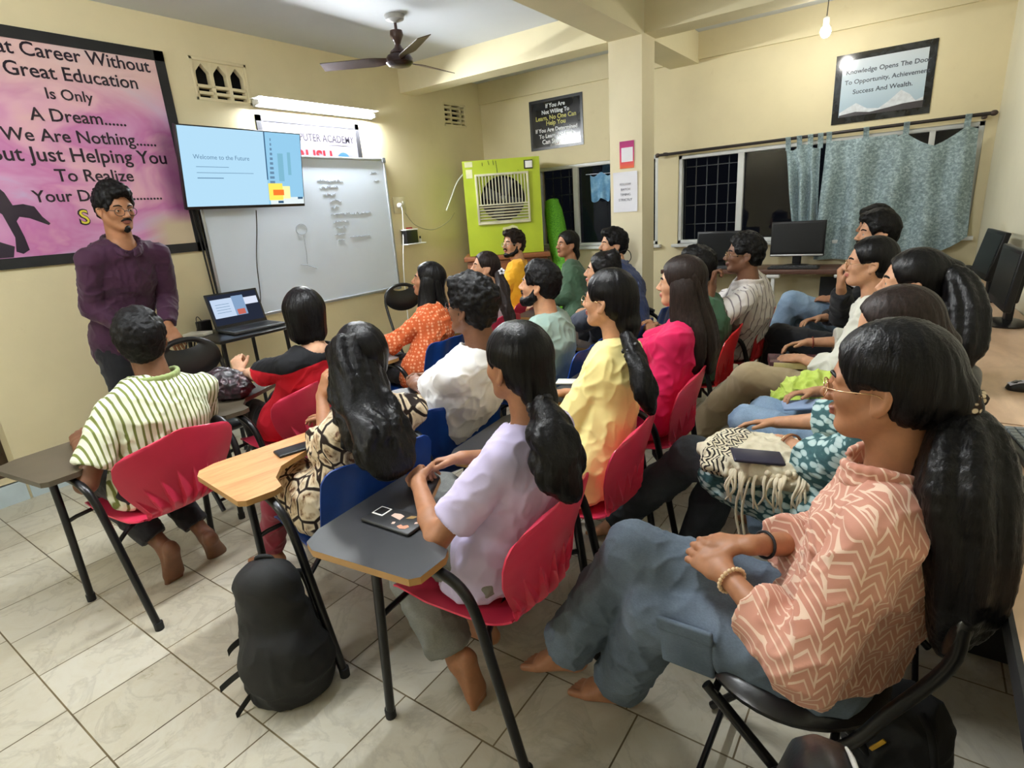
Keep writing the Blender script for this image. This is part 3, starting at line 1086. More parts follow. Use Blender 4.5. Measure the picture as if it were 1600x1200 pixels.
def shell_mesh(kind, mat, name):
    key = 'shell_' + name
    if key in _MC:
        return _MC[key]
    mb = MB()

    def red(u, v):
        x = np.interp(u, _PS, _PROF[:, 0])
        z = np.interp(u, _PS, _PROF[:, 1])
        w = np.interp(u, _WS, _WV)
        q = 2 * v - 1
        y = q * w
        back = min(1.0, max(0.0, (u - 0.47) / 0.1))
        x += 0.055 * back * q * q * (0.6 + 0.8 * w)
        z += 0.016 * (1 - back) * q * q
        z += back * 0.03 * (1 - q * q) * max(0, (u - 0.85) / 0.15)
        # pointed pleats in the lower back
        if u > 0.46:
            f = ((q * 0.5 + 0.5) * 7.0)
            k = min(6, int(f))
            fr = f - k
            top = 0.605 - 0.012 * abs(k - 3)
            if z < top and z > 0.417 and 0.04 < v < 0.96:
                a = min(1.0, (top - z) / 0.12)
                e = min(1.0, (z - 0.417) / 0.055)
                ww = 0.98 * a
                g = (fr - (1 - ww)) / ww if ww > 0.01 else -1
                if g > 0:
                    x -= 0.030 * a * e * g * (1.0 if g < 0.93 else (1.0 - g) / 0.07)
        return (x, y, z)

    def blue(u, v):
        x = np.interp(u, _PS, _PROF[:, 0])
        z = np.interp(u, _PS, _PROF[:, 1])
        w = np.interp(u, [0, .06, .3, .47, .56, .7, .95, .985, 1], [.19, .21, .215, .205, .20, .225, .215, .20, .18])
        q = 2 * v - 1
        back = min(1.0, max(0.0, (u - 0.5) / 0.1))
        if u > 0.55:
            z = 0.50 + (z - 0.50) * 1.08
            x += 0.035 * max(0.0, abs(q) - 0.45)
            x += 0.006 * math.cos(q * 9)
        z += 0.014 * (1 - back) * q * q
        return (x, q * w, z)
    mb.grid(red if kind == 'red' else blue, 110, 168 if kind == 'red' else 24, thick=0.006)
    me = mb.mesh('seat_shell', mat)
    me.set_sharp_from_angle(angle=math.radians(50))
    _MC[key] = me
    return me


def cached(key, fn, mat, sharp=40):
    if key not in _MC:
        mb = MB()
        fn(mb)
        me = mb.mesh(key, mat)
        me.set_sharp_from_angle(angle=math.radians(sharp))
        _MC[key] = me
    return _MC[key]


TAB = [(-0.05, 0.40), (0.27, 0.42), (0.315, 0.40), (0.34, 0.34), (0.345, -0.02), (0.325, -0.07), (0.27, -0.09), (0.22, -0.06), (0.17, 0.04), (0.10, 0.19), (0.02, 0.245), (-0.06, 0.26), (-0.075, 0.29), (-0.07, 0.38)]


def side_tube(mb, s):
    mb.tube([(0.24, s * 0.28, 0.0), (0.20, s * 0.29, 0.40), (0.178, s * 0.298, 0.585), (0.165, s * 0.30, 0.63), (0.13, s * 0.30, 0.645), (0.04, s * 0.30, 0.645), (-0.05, s * 0.298, 0.640), (-0.115, s * 0.292, 0.605), (-0.15, s * 0.285, 0.53), (-0.18, s * 0.272, 0.36), (-0.24, s * 0.245, 0.0)], 0.0145, 12, smooth=4)


def chair(x, y, head, kind, tmat, label, shellmat=None, sname=None, tab=True):
    t = thing('tablet_chair', label, 'chair', (x, y, 0), math.radians(head), 'tablet arm chairs set out for the class')
    sm = shellmat or (M_REDP if kind == 'red' else M_BLUEP)
    link('seat_shell', shell_mesh(kind, sm, sname or kind), t)
    for s in (1, -1):
        link('side_frame', cached('side_frame_%d' % s, lambda mb: side_tube(mb, s), M_TUBE), t)
    link('crossbar', cached('crossbar_front', lambda mb: mb.tube([(0.20, -0.29, 0.40), (0.19, -0.2, 0.415), (0.19, 0.2, 0.415), (0.20, 0.29, 0.40)], 0.009, 8, smooth=3), M_TUBE), t)
    link('crossbar', cached('crossbar_rear', lambda mb: mb.tube([(-0.175, -0.273, 0.39), (-0.10, -0.15, 0.408), (-0.10, 0.15, 0.408), (-0.175, 0.273, 0.39)], 0.009, 8, smooth=3), M_TUBE), t)
    link('armrest', cached('armrest', lambda mb: mb.tube([(0.15, -0.30, 0.665), (0.12, -0.30, 0.668), (-0.03, -0.30, 0.668), (-0.09, -0.297, 0.655)], [0.014, 0.022, 0.022, 0.014], 12, smooth=4), M_BLACKP), t)
    for s in (1, -1):
        for a, b, c in ((0.24, 0.28, 0), (-0.24, 0.245, 0)):
            link('foot_cap', cached('foot_cap_%d_%d' % (s, a > 0), lambda mb: mb.lathe([(0.017, 0), (0.0175, 0.03), (0.0165, 0.034)], 14, (a, s * b, 0.0)), M_BLACKM), t)
    if tab:
        def tb(mb):
            mb.prism(TAB[::-1], 0.662, 0.682, 0, 1)
        mats = (tmat, M_OAKE if tmat in (M_TABB, M_OAK) else tmat)
        link('writing_tablet', cached('writing_tablet_' + tmat.name, tb, mats, 30), t)
    return t


LBL = 'arm chair with writing tablet under '
CH = [
    (-2.565, 0.905, 184, 'red', M_TABG, 'red chair with brown tablet under the man in the green striped shirt'),
    (-2.60, 1.62, 178, 'red', M_TABG, 'red chair under the woman with a black bob haircut'),
    (-2.61, 2.62, 180, 'blue', M_TABB, 'blue chair under the woman in the orange top'),
    (-2.72, 3.40, 180, 'red', M_TABB, 'red chair under the ponytailed woman in white'),
    (-3.02, 4.18, 186, 'red', M_TABB, 'red chair under the man in the yellow shirt'),
    (-2.30, 4.12, 186, 'red', M_TABB, 'red chair under the person in a dark green sweater'),
    (-1.65, 1.19, 170, 'blue', M_OAK, 'blue chair with orange wood tablet under the woman in the snake print top'),
    (-1.73, 1.75, 162, 'blue', M_TABB, 'blue chair under the man in the white t-shirt'),
    (-1.67, 2.68, 184, 'blue', M_TABB, 'blue chair under the bearded man in the mint t-shirt'),
    (-1.62, 3.33, 184, 'blue', M_TABB, 'blue chair under the person with a messy bun'),
    (-1.70, 3.98, 186, 'blue', M_TABB, 'blue chair under the man in the navy jacket beside the column'),
    (-0.968, 1.165, 183, 'red', M_TABB, 'red chair with black tablet under the woman in the lavender t-shirt'),
    (-0.985, 1.775, 184, 'red', M_TABB, 'red chair under the woman in the pale yellow t-shirt'),
    (-0.995, 2.45, 184, 'red', M_TABB, 'red chair under the woman in the pink top'),
    (-1.06, 3.40, 185, 'red', M_TABB, 'bright red chair under the man in the dark green shirt', M_REDB, 'bright'),
    (-0.99, 3.98, 185, 'red', M_TABB, 'bright red chair under the man in the white striped shirt', M_REDB, 'bright'),
]
for c in CH:
    chair(*c)


# ------------------------------------------------------------------ black visitor chairs with oval backs
def oval_pad(mb, c, ry, rz_, th, tilt, hole=True, bulge=0.012):
    """oval plate standing in the local y-z plane, with a hand slot near its top"""
    n = 36
    R = rot_axis((0, 1, 0), tilt)

    def pt(a, s, side):
        oy, oz = ry * math.cos(a), rz_ * math.sin(a)
        if hole:
            hy, hz = ry * 0.42 * math.cos(a), rz_ * 0.60 + rz_ * 0.15 * math.sin(a)
        else:
            hy, hz = 0.001 * math.cos(a), 0.001 * math.sin(a)
        y, z = hy + (oy - hy) * s, hz + (oz - hz) * s
        b = bulge * (1 - (2 * s - 1) ** 2)
        x = side * (th / 2 + b) + 0.25 * y * y
        return np.array(c) + R @ np.array([x, y, z])
    S = [0, 0.12, 0.35, 0.65, 0.9, 1.0]
    vs, fs = [], []
    m = len(S)
    for side in (1, -1):
        for s in S:
            k = 1.0 if s not in (0, 1.0) else 0.55
            for i in range(n):
                p = pt(2 * math.pi * i / n, s, side * k)
                vs.append(p)
    for j in range(m - 1):
        for i in range(n):
            i2 = (i + 1) % n
            fs.append((j * n + i, (j + 1) * n + i, (j + 1) * n + i2, j * n + i2))
            o = m * n
            fs.append((o + j * n + i, o + j * n + i2, o + (j + 1) * n + i2, o + (j + 1) * n + i))
    for j in (0, m - 1):
        for i in range(n):
            i2 = (i + 1) % n
            q = (j * n + i, j * n + i2, m * n + j * n + i2, m * n + j * n + i)
            fs.append(q if j == 0 else q[::-1])
    mb.add(vs, fs)


M_LEATH = plain('black_leatherette', rgb(20, 20, 22), 0.3, var=0.2, bump=0.1, bscale=120)


def visitor_chair(x, y, head, label, thick=0.02, hole=True, zb=0.79, ry=0.19, rzz=0.13):
    t = thing('visitor_chair', label, 'chair', (x, y, 0), math.radians(head), 'black visitor chairs with oval backs')
    mb = MB()
    oval_pad(mb, (-0.255, 0, zb), ry, rzz, thick, -0.16, hole, 0.012 if thick < 0.05 else 0.03)
    mb.build('backrest', M_LEATH, t, 50)
    mb = MB()
    mb.lathe([(0.0, 0.425), (0.17, 0.425), (0.195, 0.44), (0.20, 0.455), (0.185, 0.475), (0.12, 0.482), (0.0, 0.484)], 36, (0.02, 0, 0), closed=True)
    mb.build('seat', M_LEATH, t, 50)
    for s in (1, -1):
        mb = MB()
        yy = s * (ry - 0.005)
        mb.tube([(-0.250, yy * 0.95, zb + 0.02), (-0.24, yy, zb - 0.06), (-0.17, yy, 0.56), (-0.08, yy, 0.40), (0.24, yy, 0.012)], 0.0125, 10, smooth=4)
        mb.build('leg', M_TUBE, t, 50)
        mb = MB()
        mb.tube([(0.17, yy * 0.86, 0.43), (0.0, yy * 0.86, 0.26), (-0.25, yy * 0.86, 0.012)], 0.0125, 10, smooth=4)
        mb.build('leg', M_TUBE, t, 50)
    for px_, zz, w in ((0.20, 0.06, ry), (-0.21, 0.06, ry * 0.86), (0.15, 0.42, ry * 0.86), (-0.09, 0.42, ry)):
        mb = MB()
        mb.tube([(px_, -w, zz), (px_, w, zz)], 0.009, 8)
        mb.build('crossbar', M_TUBE, t, 50)
    return t


visitor_chair(-3.23, 1.535, -4, 'black oval-backed chair the presenter leans on')
visitor_chair(-3.70, 3.72, -18, 'black oval-backed chair with a handle hole in front of the whiteboard')
visitor_chair(-0.11, 1.225, 180, 'black chair under the woman in the peach shirt in the foreground', zb=0.76, rzz=0.11)
visitor_chair(-0.06, 1.84, 180, 'black chair under the woman in the teal leaf print kurta', zb=0.76, rzz=0.11)
visitor_chair(-0.05, 2.44, 180, 'black chair under the woman with a high ponytail by the long desk', zb=0.76, rzz=0.11)
visitor_chair(-0.12, 3.06, 180, 'black chair under the woman in white kurta and khaki trousers', zb=0.76, rzz=0.11)
visitor_chair(-0.16, 3.95, 180, 'black chair under the man in black trousers by the long desk', zb=0.76, rzz=0.11)
visitor_chair(-0.20, 4.56, 180, 'black chair under the man in pale jeans near the curtain', zb=0.76, rzz=0.11)
t = visitor_chair(-0.255, 0.575, 192, 'empty shiny black padded chair at the bottom edge, nearest the camera', 0.055, False, 0.672, 0.15, 0.115)
mb = MB()
mb.tube([(-0.255 - 0.012 + 0.25 * (0.148 * math.cos(a)) ** 2 - 0.16 * 0.115 * math.sin(a), 0.148 * math.cos(a), 0.672 + 0.1165 * math.sin(a)) for a in np.linspace(0.75, 2.2, 14)], [0.002, 0.004, 0.0025, 0.005, 0.003, 0.004, 0.002], 7)
mb.build('torn_seam', plain('pale_torn_lining', rgb(188, 186, 180), 0.6, var=0.2, scale=60), t, 60)

# ------------------------------------------------------------------ laptop table with laptop
t = thing('side_table', 'small black table under the laptop by the left wall', 'table', (-4.02, 2.18, 0))
mb = MB()
mb.box((0, 0, 0.785), (0.54, 0.56, 0.022), bev=0.006)
mb.build('tabletop', M_BLACK, t, 35)
for sx in (-1, 1):
    for sy in (-1, 1):
        mb = MB()
        mb.tube([(sx * 0.23, sy * 0.24, 0.775), (sx * 0.25, sy * 0.255, 0.0)], 0.014, 10)
        mb.build('leg', M_TUBE, t, 50)
for sx in (-1, 1):
    mb = MB()
    mb.tube([(sx * 0.24, -0.25, 0.25), (sx * 0.24, 0.25, 0.25)], 0.009, 8)
    mb.build('crossbar', M_TUBE, t, 50)
LZ = 0.797
t = thing('laptop', 'open dark laptop showing the slide on the small black table', 'laptop', (-3.99, 2.27, LZ), math.radians(-3))
mb = MB()
mb.box((0.02, 0, 0.011), (0.27, 0.40, 0.02), bev=0.005)
mb.build('base', plain('dark_grey_laptop', rgb(74, 78, 82), 0.4, 0.2), t, 35)
mb = MB()
mb.box((0.03, 0, 0.0222), (0.13, 0.35, 0.002))
mb.build('keyboard', M_BLACKP, t)
RL = np.stack([np.array([0, 1, 0.]), np.array([-0.30, 0, 0.954]), np.array([0.954, 0, 0.30])], 1)
lc = np.array([-0.155, 0, 0.142])
mb = MB()
mb.box(lc, (0.40, 0.265, 0.010), RL, bev=0.003)
mb.build('lid', M_BLACKP, t, 35)


def lap(x0, x1, y0, y1, lift, mat, name, par=None):
    w, h = 0.37, 0.225
    pts = [((a - 0.5) * w, (b - 0.5) * h) for a, b in ((x0, y0), (x1, y0), (x1, y1), (x0, y1))]
    return flat_poly(pts, RL, lc + RL @ np.array([0, 0.006, 0.0055 + lift]), 0.0003, mat, name, par or t)


sc = lap(0, 1, 0, 1, 0, emit('laptop_dark_screen', rgb(40, 46, 62), 0.8), 'screen')
lap(0.03, 0.46, 0.24, 0.86, 0.0006, emit('laptop_slide', rgb(190, 208, 232), 0.95), 'slide_picture', sc)
lap(0.46, 0.70, 0.24, 0.90, 0.0006, emit('laptop_photo', rgb(140, 170, 206), 0.8), 'slide_photo', sc)
lap(0.50, 0.66, 0.26, 0.44, 0.001, emit('laptop_orange', rgb(206, 110, 96), 0.8), 'slide_shape', sc)
lap(0.70, 0.98, 0.56, 0.80, 0.0006, emit('laptop_notes', rgb(210, 218, 236), 0.95), 'notes_panel', sc)
for k in range(4):
    lap(0.1, 0.38, 0.40 + 0.09 * k, 0.415 + 0.09 * k, 0.001, E_INK, 'text_line', sc)
mb = MB()
mb.box((-4.16, 1.965, LZ + 0.012), (0.16, 0.11, 0.024), rot_z(0.5), bev=0.004)
tag(mb.build('white_box', plain('white_card', rgb(222, 220, 212), 0.5, var=0.03), None, 35), 'flat white box on the left end of the small black table', 'box')
t = thing('power_adapter', 'black power adapter standing behind the laptop on the table', 'adapter', (-4.24, 2.06, LZ))
mb = MB()
mb.box((0, 0, 0.045), (0.05, 0.10, 0.085), rot_z(0.2), bev=0.008)
mb.build('casing', M_BLACKP, t, 35)
mb = MB()
mb.tube([(0, -0.01, 0.085), (0.0, -0.03, 0.12), (0.01, -0.05, 0.11), (0.02, -0.06, 0.05), (0.02, -0.075, 0.006)], 0.003, 6, smooth=5)
mb.build('cord', M_BLACKP, t, 50)
for k, (a, lab) in enumerate(((0.0, 'black cable looping below the laptop table, nearest the wall corner'), (0.06, 'second black cable looping below the laptop table'))):
    mb = MB()
    mb.tube([(-4.26, 1.93 + a, 0.79), (-4.27, 1.90 + a, 0.6), (-4.1, 1.93 + a, 0.38), (-3.9, 2.06 + a, 0.2), (-3.75, 2.1 + a, 0.012)], 0.006, 8, smooth=6)
    tag(mb.build('loop_cable', M_BLACKP, None, 60), lab, 'cable')

# ------------------------------------------------------------------ air cooler on its stand, green roll, blue cloth
M_LIME = plain('lime_green_paint', rgb(172, 190, 44), 0.45, var=0.08, scale=3)
M_STAND = mat_wood('reddish_wood', rgb(126, 74, 44), rgb(160, 100, 62), (2, 2, 10))
t = thing('cooler_stand', 'reddish wooden cupboard carrying the green air cooler', 'stand', (-3.72, 5.25, 0), math.radians(35))
mb = MB()
mb.box((0, 0, 0.50), (0.86, 0.56, 1.0), bev=0.006)
mb.build('body', M_STAND, t, 35)
mb = MB()
mb.box((0, -0.005, 1.03), (0.92, 0.60, 0.05), bev=0.008)
mb.build('top_board', M_STAND, t, 35)
for s in (-1, 1):
    mb = MB()
    mb.box((s * 0.21, -0.288, 0.52), (0.40, 0.016, 0.88), bev=0.004)
    d = mb.build('door', M_STAND, t, 35)
    mb = MB()
    mb.lathe([(0.006, 0), (0.006, 0.015), (0.012, 0.018), (0.010, 0.028), (0, 0.03)], 12, (s * 0.06, -0.296, 0.55), (0, -1, 0))
    mb.build('knob', M_GREYM, d, 40)
t = thing('air_cooler', 'large lime green air cooler in the corner on a wooden cupboard', 'air cooler', (-3.72, 5.25, 1.055), math.radians(35))
mb = MB()
W_, D_, H_ = 0.80, 0.50, 0.96
# box with a round hole in the front: front built as a ring fan
mb.box((0, 0.02, H_ / 2), (W_, D_ - 0.04, H_), bev=0.02)
mb.build('casing', M_LIME, t, 35)
gx0, gx1, gz0, gz1 = -0.265, 0.265, 0.33, 0.81
gc = ((gx0 + gx1) / 2, (gz0 + gz1) / 2)
mb = MB()
n = 48
ring_i = [(gc[0] + 0.228 * math.cos(2 * math.pi * k / n), gc[1] + 0.225 * math.sin(2 * math.pi * k / n)) for k in range(n)]


def sq(a, hw, hh):
    c, s = math.cos(a), math.sin(a)
    k = min(hw / abs(c) if abs(c) > 1e-6 else 9, hh / abs(s) if abs(s) > 1e-6 else 9)
    return gc[0] + c * k, gc[1] + s * k


ring_o = [sq(2 * math.pi * k / n, (gx1 - gx0) / 2, (gz1 - gz0) / 2) for k in range(n)]
yf = -D_ / 2 - 0.02
vs = [(x, yf, z) for x, z in ring_i] + [(x, yf, z) for x, z in ring_o] + [(x, yf + 0.06, z) for x, z in ring_i]
fs = [(k, (k + 1) % n, n + (k + 1) % n, n + k) for k in range(n)] + [(2 * n + k, 2 * n + (k + 1) % n, (k + 1) % n, k) for k in range(n)]
mb.add(vs, fs)
# front panel around the grille opening
for a, b, c, d in rect_cells(-W_ / 2 + 0.005, W_ / 2 - 0.005, 0.005, H_ - 0.005, [(gx0, gx1, gz0, gz1)]):
    mb.box(((a + b) / 2, yf + 0.03, (c + d) / 2), (b - a, 0.06, d - c))
mb.build('front_panel', M_LIME, t, 35)
mb = MB()
mb.lathe([(0, 0), (0.235, 0)], n, (gc[0], -D_ / 2 + 0.0395, gc[1]), (0, -1, 0))  # flat dark disc painted as the shaded inside behind the fan
mb.build('painted_dark_inside', plain('painted_cooler_dark', rgb(22, 22, 30), 0.7), t)
for k in range(4):
    R = rot_axis((0, 1, 0), math.radians(20 + 90 * k))
    mb = MB()
    mb.grid(lambda u, v: np.array([gc[0], yf + 0.045 + 0.012 * (v - 0.5) * 2, gc[1]]) + R @ np.array([0.03 + 0.17 * u, 0, (v - 0.5) * (0.07 + 0.05 * u)]), 6, 4, thick=0.003)
    mb.build('fan_blade', plain('grey_fan_plastic', rgb(84, 86, 96), 0.4), t, 50)
mb = MB()
mb.lathe([(0.035, 0), (0.035, 0.02), (0.02, 0.03), (0, 0.03)], 20, (gc[0], yf + 0.05, gc[1]), (0, -1, 0))
mb.build('fan_hub', M_GREYM, t, 40)
M_GRL = plain('cream_grille_metal', rgb(206, 204, 176), 0.35, 0.3)
mb = MB()
fw = 0.022
for c, d in (((gc[0], yf - 0.008, gz0), (gx1 - gx0 + fw, 0.02, fw)), ((gc[0], yf - 0.008, gz1), (gx1 - gx0 + fw, 0.02, fw)), ((gx0, yf - 0.008, gc[1]), (fw, 0.02, gz1 - gz0)), ((gx1, yf - 0.008, gc[1]), (fw, 0.02, gz1 - gz0)), ((gc[0], yf - 0.008, gz0 + 0.185), (gx1 - gx0, 0.016, 0.014))):
    mb.box(c, d, bev=0.003)
mb.build('grille_frame', M_GRL, t, 35)
for k in range(15):
    x = gx0 + (gx1 - gx0) * (k + 1) / 16
    mb = MB()
    mb.box((x, yf - 0.008, gz0 + 0.185 + (gz1 - gz0 - 0.185) / 2), (0.011, 0.012, gz1 - gz0 - 0.185))
    mb.build('vertical_louvre', M_GRL, t)
for k in range(6):
    mb = MB()
    mb.box((gc[0], yf - 0.008, gz0 + 0.185 * (k + 0.6) / 6.4), (gx1 - gx0, 0.014, 0.011), rot_axis((1, 0, 0), 0.4))
    mb.build('horizontal_louvre', M_GRL, t)
mb = MB()
mb.box((0.28, yf - 0.004, 0.885), (0.09, 0.008, 0.085), bev=0.002)
k = mb.build('switch_plate', M_BLACKP, t, 35)
mb = MB()
mb.box((0.285, yf - 0.009, 0.885), (0.072, 0.006, 0.065), bev=0.002)
mb.build('dial_label', M_WHITEP, k, 35)
for cx, cz, w, h in ((-0.33, 0.92, 0.08, 0.05), (-0.33, 0.83, 0.065, 0.085)):
    mb = MB()
    mb.box((cx, yf - 0.0015, cz), (w, 0.002, h), bev=0.0008)
    mb.build('sticker', plain('worn_white_sticker', rgb(214, 214, 170), 0.6), t)
flat_poly([(0.06, 0.27), (0.10, 0.245), (0.14, 0.25), (0.13, 0.28), (0.08, 0.30), (0.03, 0.285), (-0.02, 0.28), (-0.03, 0.255), (0.02, 0.25)], WALL_B, (0, yf - 0.0005, 0), 0.001, plain('chipped_paint', rgb(206, 206, 160), 0.7), 'chipped_patch', t)
mb = MB()
for a, b in (((-0.19, 0.93), (-0.19, 0.90)), ((-0.13, 0.945), (-0.12, 0.905)), ((-0.08, 0.945), (-0.075, 0.90)), ((-0.05, 0.94), (-0.04, 0.80)), ((0.17, 0.84), (0.175, 0.83))):
    mb.tube([(a[0], yf - 0.001, a[1]), (b[0], yf - 0.001, b[1])], 0.003, 5)
mb.build('scratch_mark', plain('dark_scratch', rgb(70, 80, 24), 0.7), t)

N = Nd('green_netting')
w1 = N.voro(N.mapped(scale=(1, 1, 0.6)), 90, 'DISTANCE_TO_EDGE')
N.base(N.ramp(w1, [(0.05, rgb(110, 190, 40)), (0.3, rgb(52, 132, 22))])).set(0.6)
N.bump(w1, 0.6, 0.004)
mb = MB()
a, b = np.array([-3.32, 5.60, 1.56]), np.array([-2.90, 5.28, 0.02])
P = [a + (b - a) * k / 14 for k in range(15)]
mb.tube(P, [0.075, 0.098] + [0.105 + 0.004 * math.sin(k) for k in range(13)], 24)
d0, u0, w0 = frame_of(b - a)
for k, r in enumerate((0.03, 0.05, 0.07)):
    mb.tube([a - d0 * 0.004 + r * (math.cos(q) * u0 + math.sin(q) * w0) for q in np.linspace(0, 6.2, 20)], 0.008, 6)
tag(mb.build('netting_roll', N.m, None, 50), 'roll of bright green netting leaning beside the air cooler', 'roll')
N = Nd('blue_cloth')
N.base(N.ramp(N.noise(scale=14, detail=4), [(0.4, rgb(96, 146, 184)), (0.65, rgb(140, 184, 212))])).set(0.8)
mb = MB()
mb.grid(lambda u, v: (-2.92 + 0.24 * u + 0.02 * v * (0.5 - u), YB - 0.05 - 0.018 * math.sin(u * 14) * v, 1.80 - 0.26 * v - 0.02 * math.sin(u * 9)), 30, 14, thick=0.003)
t = mb.build('hanging_cloth', N.m, None, 60)
tag(t, 'pale blue cloth hanging in the window left of the column', 'cloth')
mb = MB()
mb.tube([(-2.97, YB - 0.05, 1.81), (-2.60, YB - 0.05, 1.80)], 0.004, 6)
mb.tube([(-2.97, YB - 0.05, 1.81), (-2.97, YB + 0.02, 1.815)], 0.004, 6)
mb.tube([(-2.60, YB - 0.05, 1.80), (-2.60, YB + 0.02, 1.805)], 0.004, 6)
tag(mb.build('cloth_rail', M_GREYM, None, 50), 'thin rail holding the pale blue cloth at the left window', 'rail')

# ------------------------------------------------------------------ curtain and rod
t = thing('curtain_rod', 'dark curtain rod along the top of the right window', 'curtain rod')
mb = MB()
mb.tube([(-2.16, YB - 0.07, 1.915), (0.36, YB - 0.07, 1.935)], 0.013, 12)
mb.build('rod', plain('dark_rod_metal', rgb(52, 46, 46), 0.4, 0.4), t, 50)
for x in (-2.10, 0.32):
    mb = MB()
    mb.box((x, YB - 0.035, 1.92), (0.03, 0.07, 0.03), bev=0.005)
    mb.build('bracket', plain('brown_bracket', rgb(70, 56, 50), 0.5), t, 40)
for x, z in ((-2.17, 1.915), (0.37, 1.935)):
    mb = MB()
    mb.ell((x, YB - 0.07, z), (0.025, 0.02, 0.02), 14)
    mb.build('finial', plain('brown_bracket', rgb(70, 56, 50), 0.5), t, 50)


def mat_curtain():
    N = Nd('teal_brocade_curtain')
    v = N.mapped(scale=(1, 1, 1.3))
    n1 = N.noise(v, 42, 5, 0.7, 0.4)
    n2 = N.noise(v, 7, 3, 0.5)
    c = N.ramp(n1, [(0.36, rgb(98, 116, 120)), (0.5, rgb(142, 164, 168)), (0.62, rgb(192, 212, 216))])
    c = N.mix(N.math('MULTIPLY', n2, 0.5), c, rgb(146, 168, 178))
    N.base(c).set(0.6, sheen=0.2)
    N.bump(n1, 0.25, 0.003)
    return N.m


M_CURT = mat_curtain()


def curtain(name, label, x0, x1, top, bot, amp, waves, tabs, sag):
    t = thing(name, label, 'curtain')
    yc = YB - 0.075

    def f(u, v):
        x = x0 + (x1 - x0) * u
        xb = bot(u)
        z0 = top(u)
        x = x + (xb[0] - x) * v
        z = z0 + (xb[1] - z0) * v
        a = amp * (0.35 + 0.65 * min(1, v * 2.5))
        y = yc - 0.012 - a * (math.sin(u * waves * 2 * math.pi + 0.6 * math.sin(u * 7)) + 0.35 * math.sin(u * waves * 5.1 + 2 * v)) + 0.01 * math.sin(9 * v + 14 * u)
        return (x, min(y, YB - 0.03), z)
    mb = MB()
    mb.grid(f, 150, 60, thick=0.003)
    mb.build('drape', M_CURT, t, 70)
    for u in tabs:
        p = f(u, 0)
        zt = 1.925 + 0.008 * (p[0] + 2.1)
        mb = MB()
        mb.grid(lambda a, b: (p[0] - 0.02 + 0.04 * a, yc + 0.02 * math.cos(b * 2 * math.pi) * (1 if b < 0.5 else 1), zt + 0.018 - (zt + 0.02 - p[2]) * (1 - abs(2 * b - 1)) if False else p[2] - 0.01 + (zt + 0.014 - p[2]) * math.sin(math.pi * b) + 0.0), 4, 16, thick=0.003)
        mb.build('tab', M_CURT, t, 60)
    return t


def top_wide(u):
    k = min(abs(u - c) for c in (0.015, 0.28, 0.55, 0.93))
    return 1.865 - (0.02 if u < 0.5 else 0.34) * k * (1.0 if u < 0.6 else 1.0) - (0.05 * math.sin(min(1, max(0, (u - 0.55) / 0.38)) * math.pi))


curtain('curtain', 'wide teal brocade curtain panel hanging slack at the right of the window', -0.70, 0.295, top_wide,
        lambda u: (-0.72 + 1.0 * u + 0.05 * u, 0.90 + (0.16 * max(0, (u - 0.72) / 0.28) ** 1.5)), 0.034, 4.6, (0.015, 0.28, 0.55, 0.93), 0.1)
curtain('curtain', 'narrow bunched teal curtain panel beside the dark glass', -1.005, -0.74, lambda u: 1.845 - 0.02 * math.sin(u * 9),
        lambda u: (-0.905 + 0.19 * u, 1.13), 0.034, 3.0, (0.03, 0.36, 0.68, 0.97), 0.0)
# ------------------------------------------------------------------ long computer desks
M_DESK = mat_wood('brown_desk_laminate', rgb(184, 150, 120), rgb(220, 188, 156), (2.2, 0.7, 2), 0.32)
M_DESKD = mat_wood('dark_brown_desk_laminate', rgb(86, 56, 44), rgb(108, 74, 58), (0.8, 3, 2), 0.4)
DZ = 0.80


def desk_c(name, y0, y1, label):
    t = thing(name, label, 'desk', (0, (y0 + y1) / 2, 0))
    L = y1 - y0
    ym = (y0 + y1) / 2
    mb = MB()
    e0, e1 = xc(y0) - 0.006, xc(y1) - 0.006
    mb.prism([(0.205, -L / 2), (e0, -L / 2), (e1, L / 2), (0.205, L / 2)], DZ - 0.03, DZ)
    mb.build('desktop', M_DESK, t)
    mb = MB()
    mb.box((0.201, 0, DZ - 0.02), (0.008, L, 0.042))
    mb.build('edge_strip', M_BLACKM, t)
    for yy, xe in ((-L / 2 + 0.012, e0), (L / 2 - 0.012, e1)):
        mb = MB()
        mb.box(((0.235 + xe) / 2 - 0.005, yy, (DZ - 0.03) / 2), (xe - 0.245, 0.022, DZ - 0.03))
        mb.build('end_panel', M_BLACKM, t)
    return t


desk_c('computer_desk', 2.083, 5.36, 'long brown computer desk running along the right wall')
desk_c('computer_desk', 0.55, 2.075, 'near brown desk section at the right edge with black end panel')
t = thing('window_desk', 'dark brown desk under the window along the far wall', 'desk', (-0.85, 5.58, 0))
mb = MB()
mb.box((0, 0, 0.83), (2.3, 0.40, 0.04), bev=0.004)
mb.build('desktop', M_DESKD, t, 35)
for x in (-1.0, 0.38):
    mb = MB()
    mb.tube([(x, -0.16, 0.81), (x, -0.16, 0.0)], 0.018, 12)
    k = mb.build('leg', M_WHITEP, t, 50)
    mb = MB()
    mb.box((x, -0.16, 0.795), (0.10, 0.08, 0.03), bev=0.012)
    mb.build('leg_plate', M_WHITEP, k, 40)
mb = MB()
mb.box((0.65, 0.10, 0.45), (0.9, 0.02, 0.6))
mb.build('modesty_panel', M_BLACKM, t)
mb = MB()
mb.box((-0.14, -0.16, 0.40), (0.03, 0.03, 0.80), bev=0.005)
k = mb.build('leg', M_WHITEP, t, 40)
mb = MB()
mb.box((-0.14, -0.16, 0.79), (0.11, 0.07, 0.035), bev=0.014)
mb.build('leg_plate', M_WHITEP, k, 40)

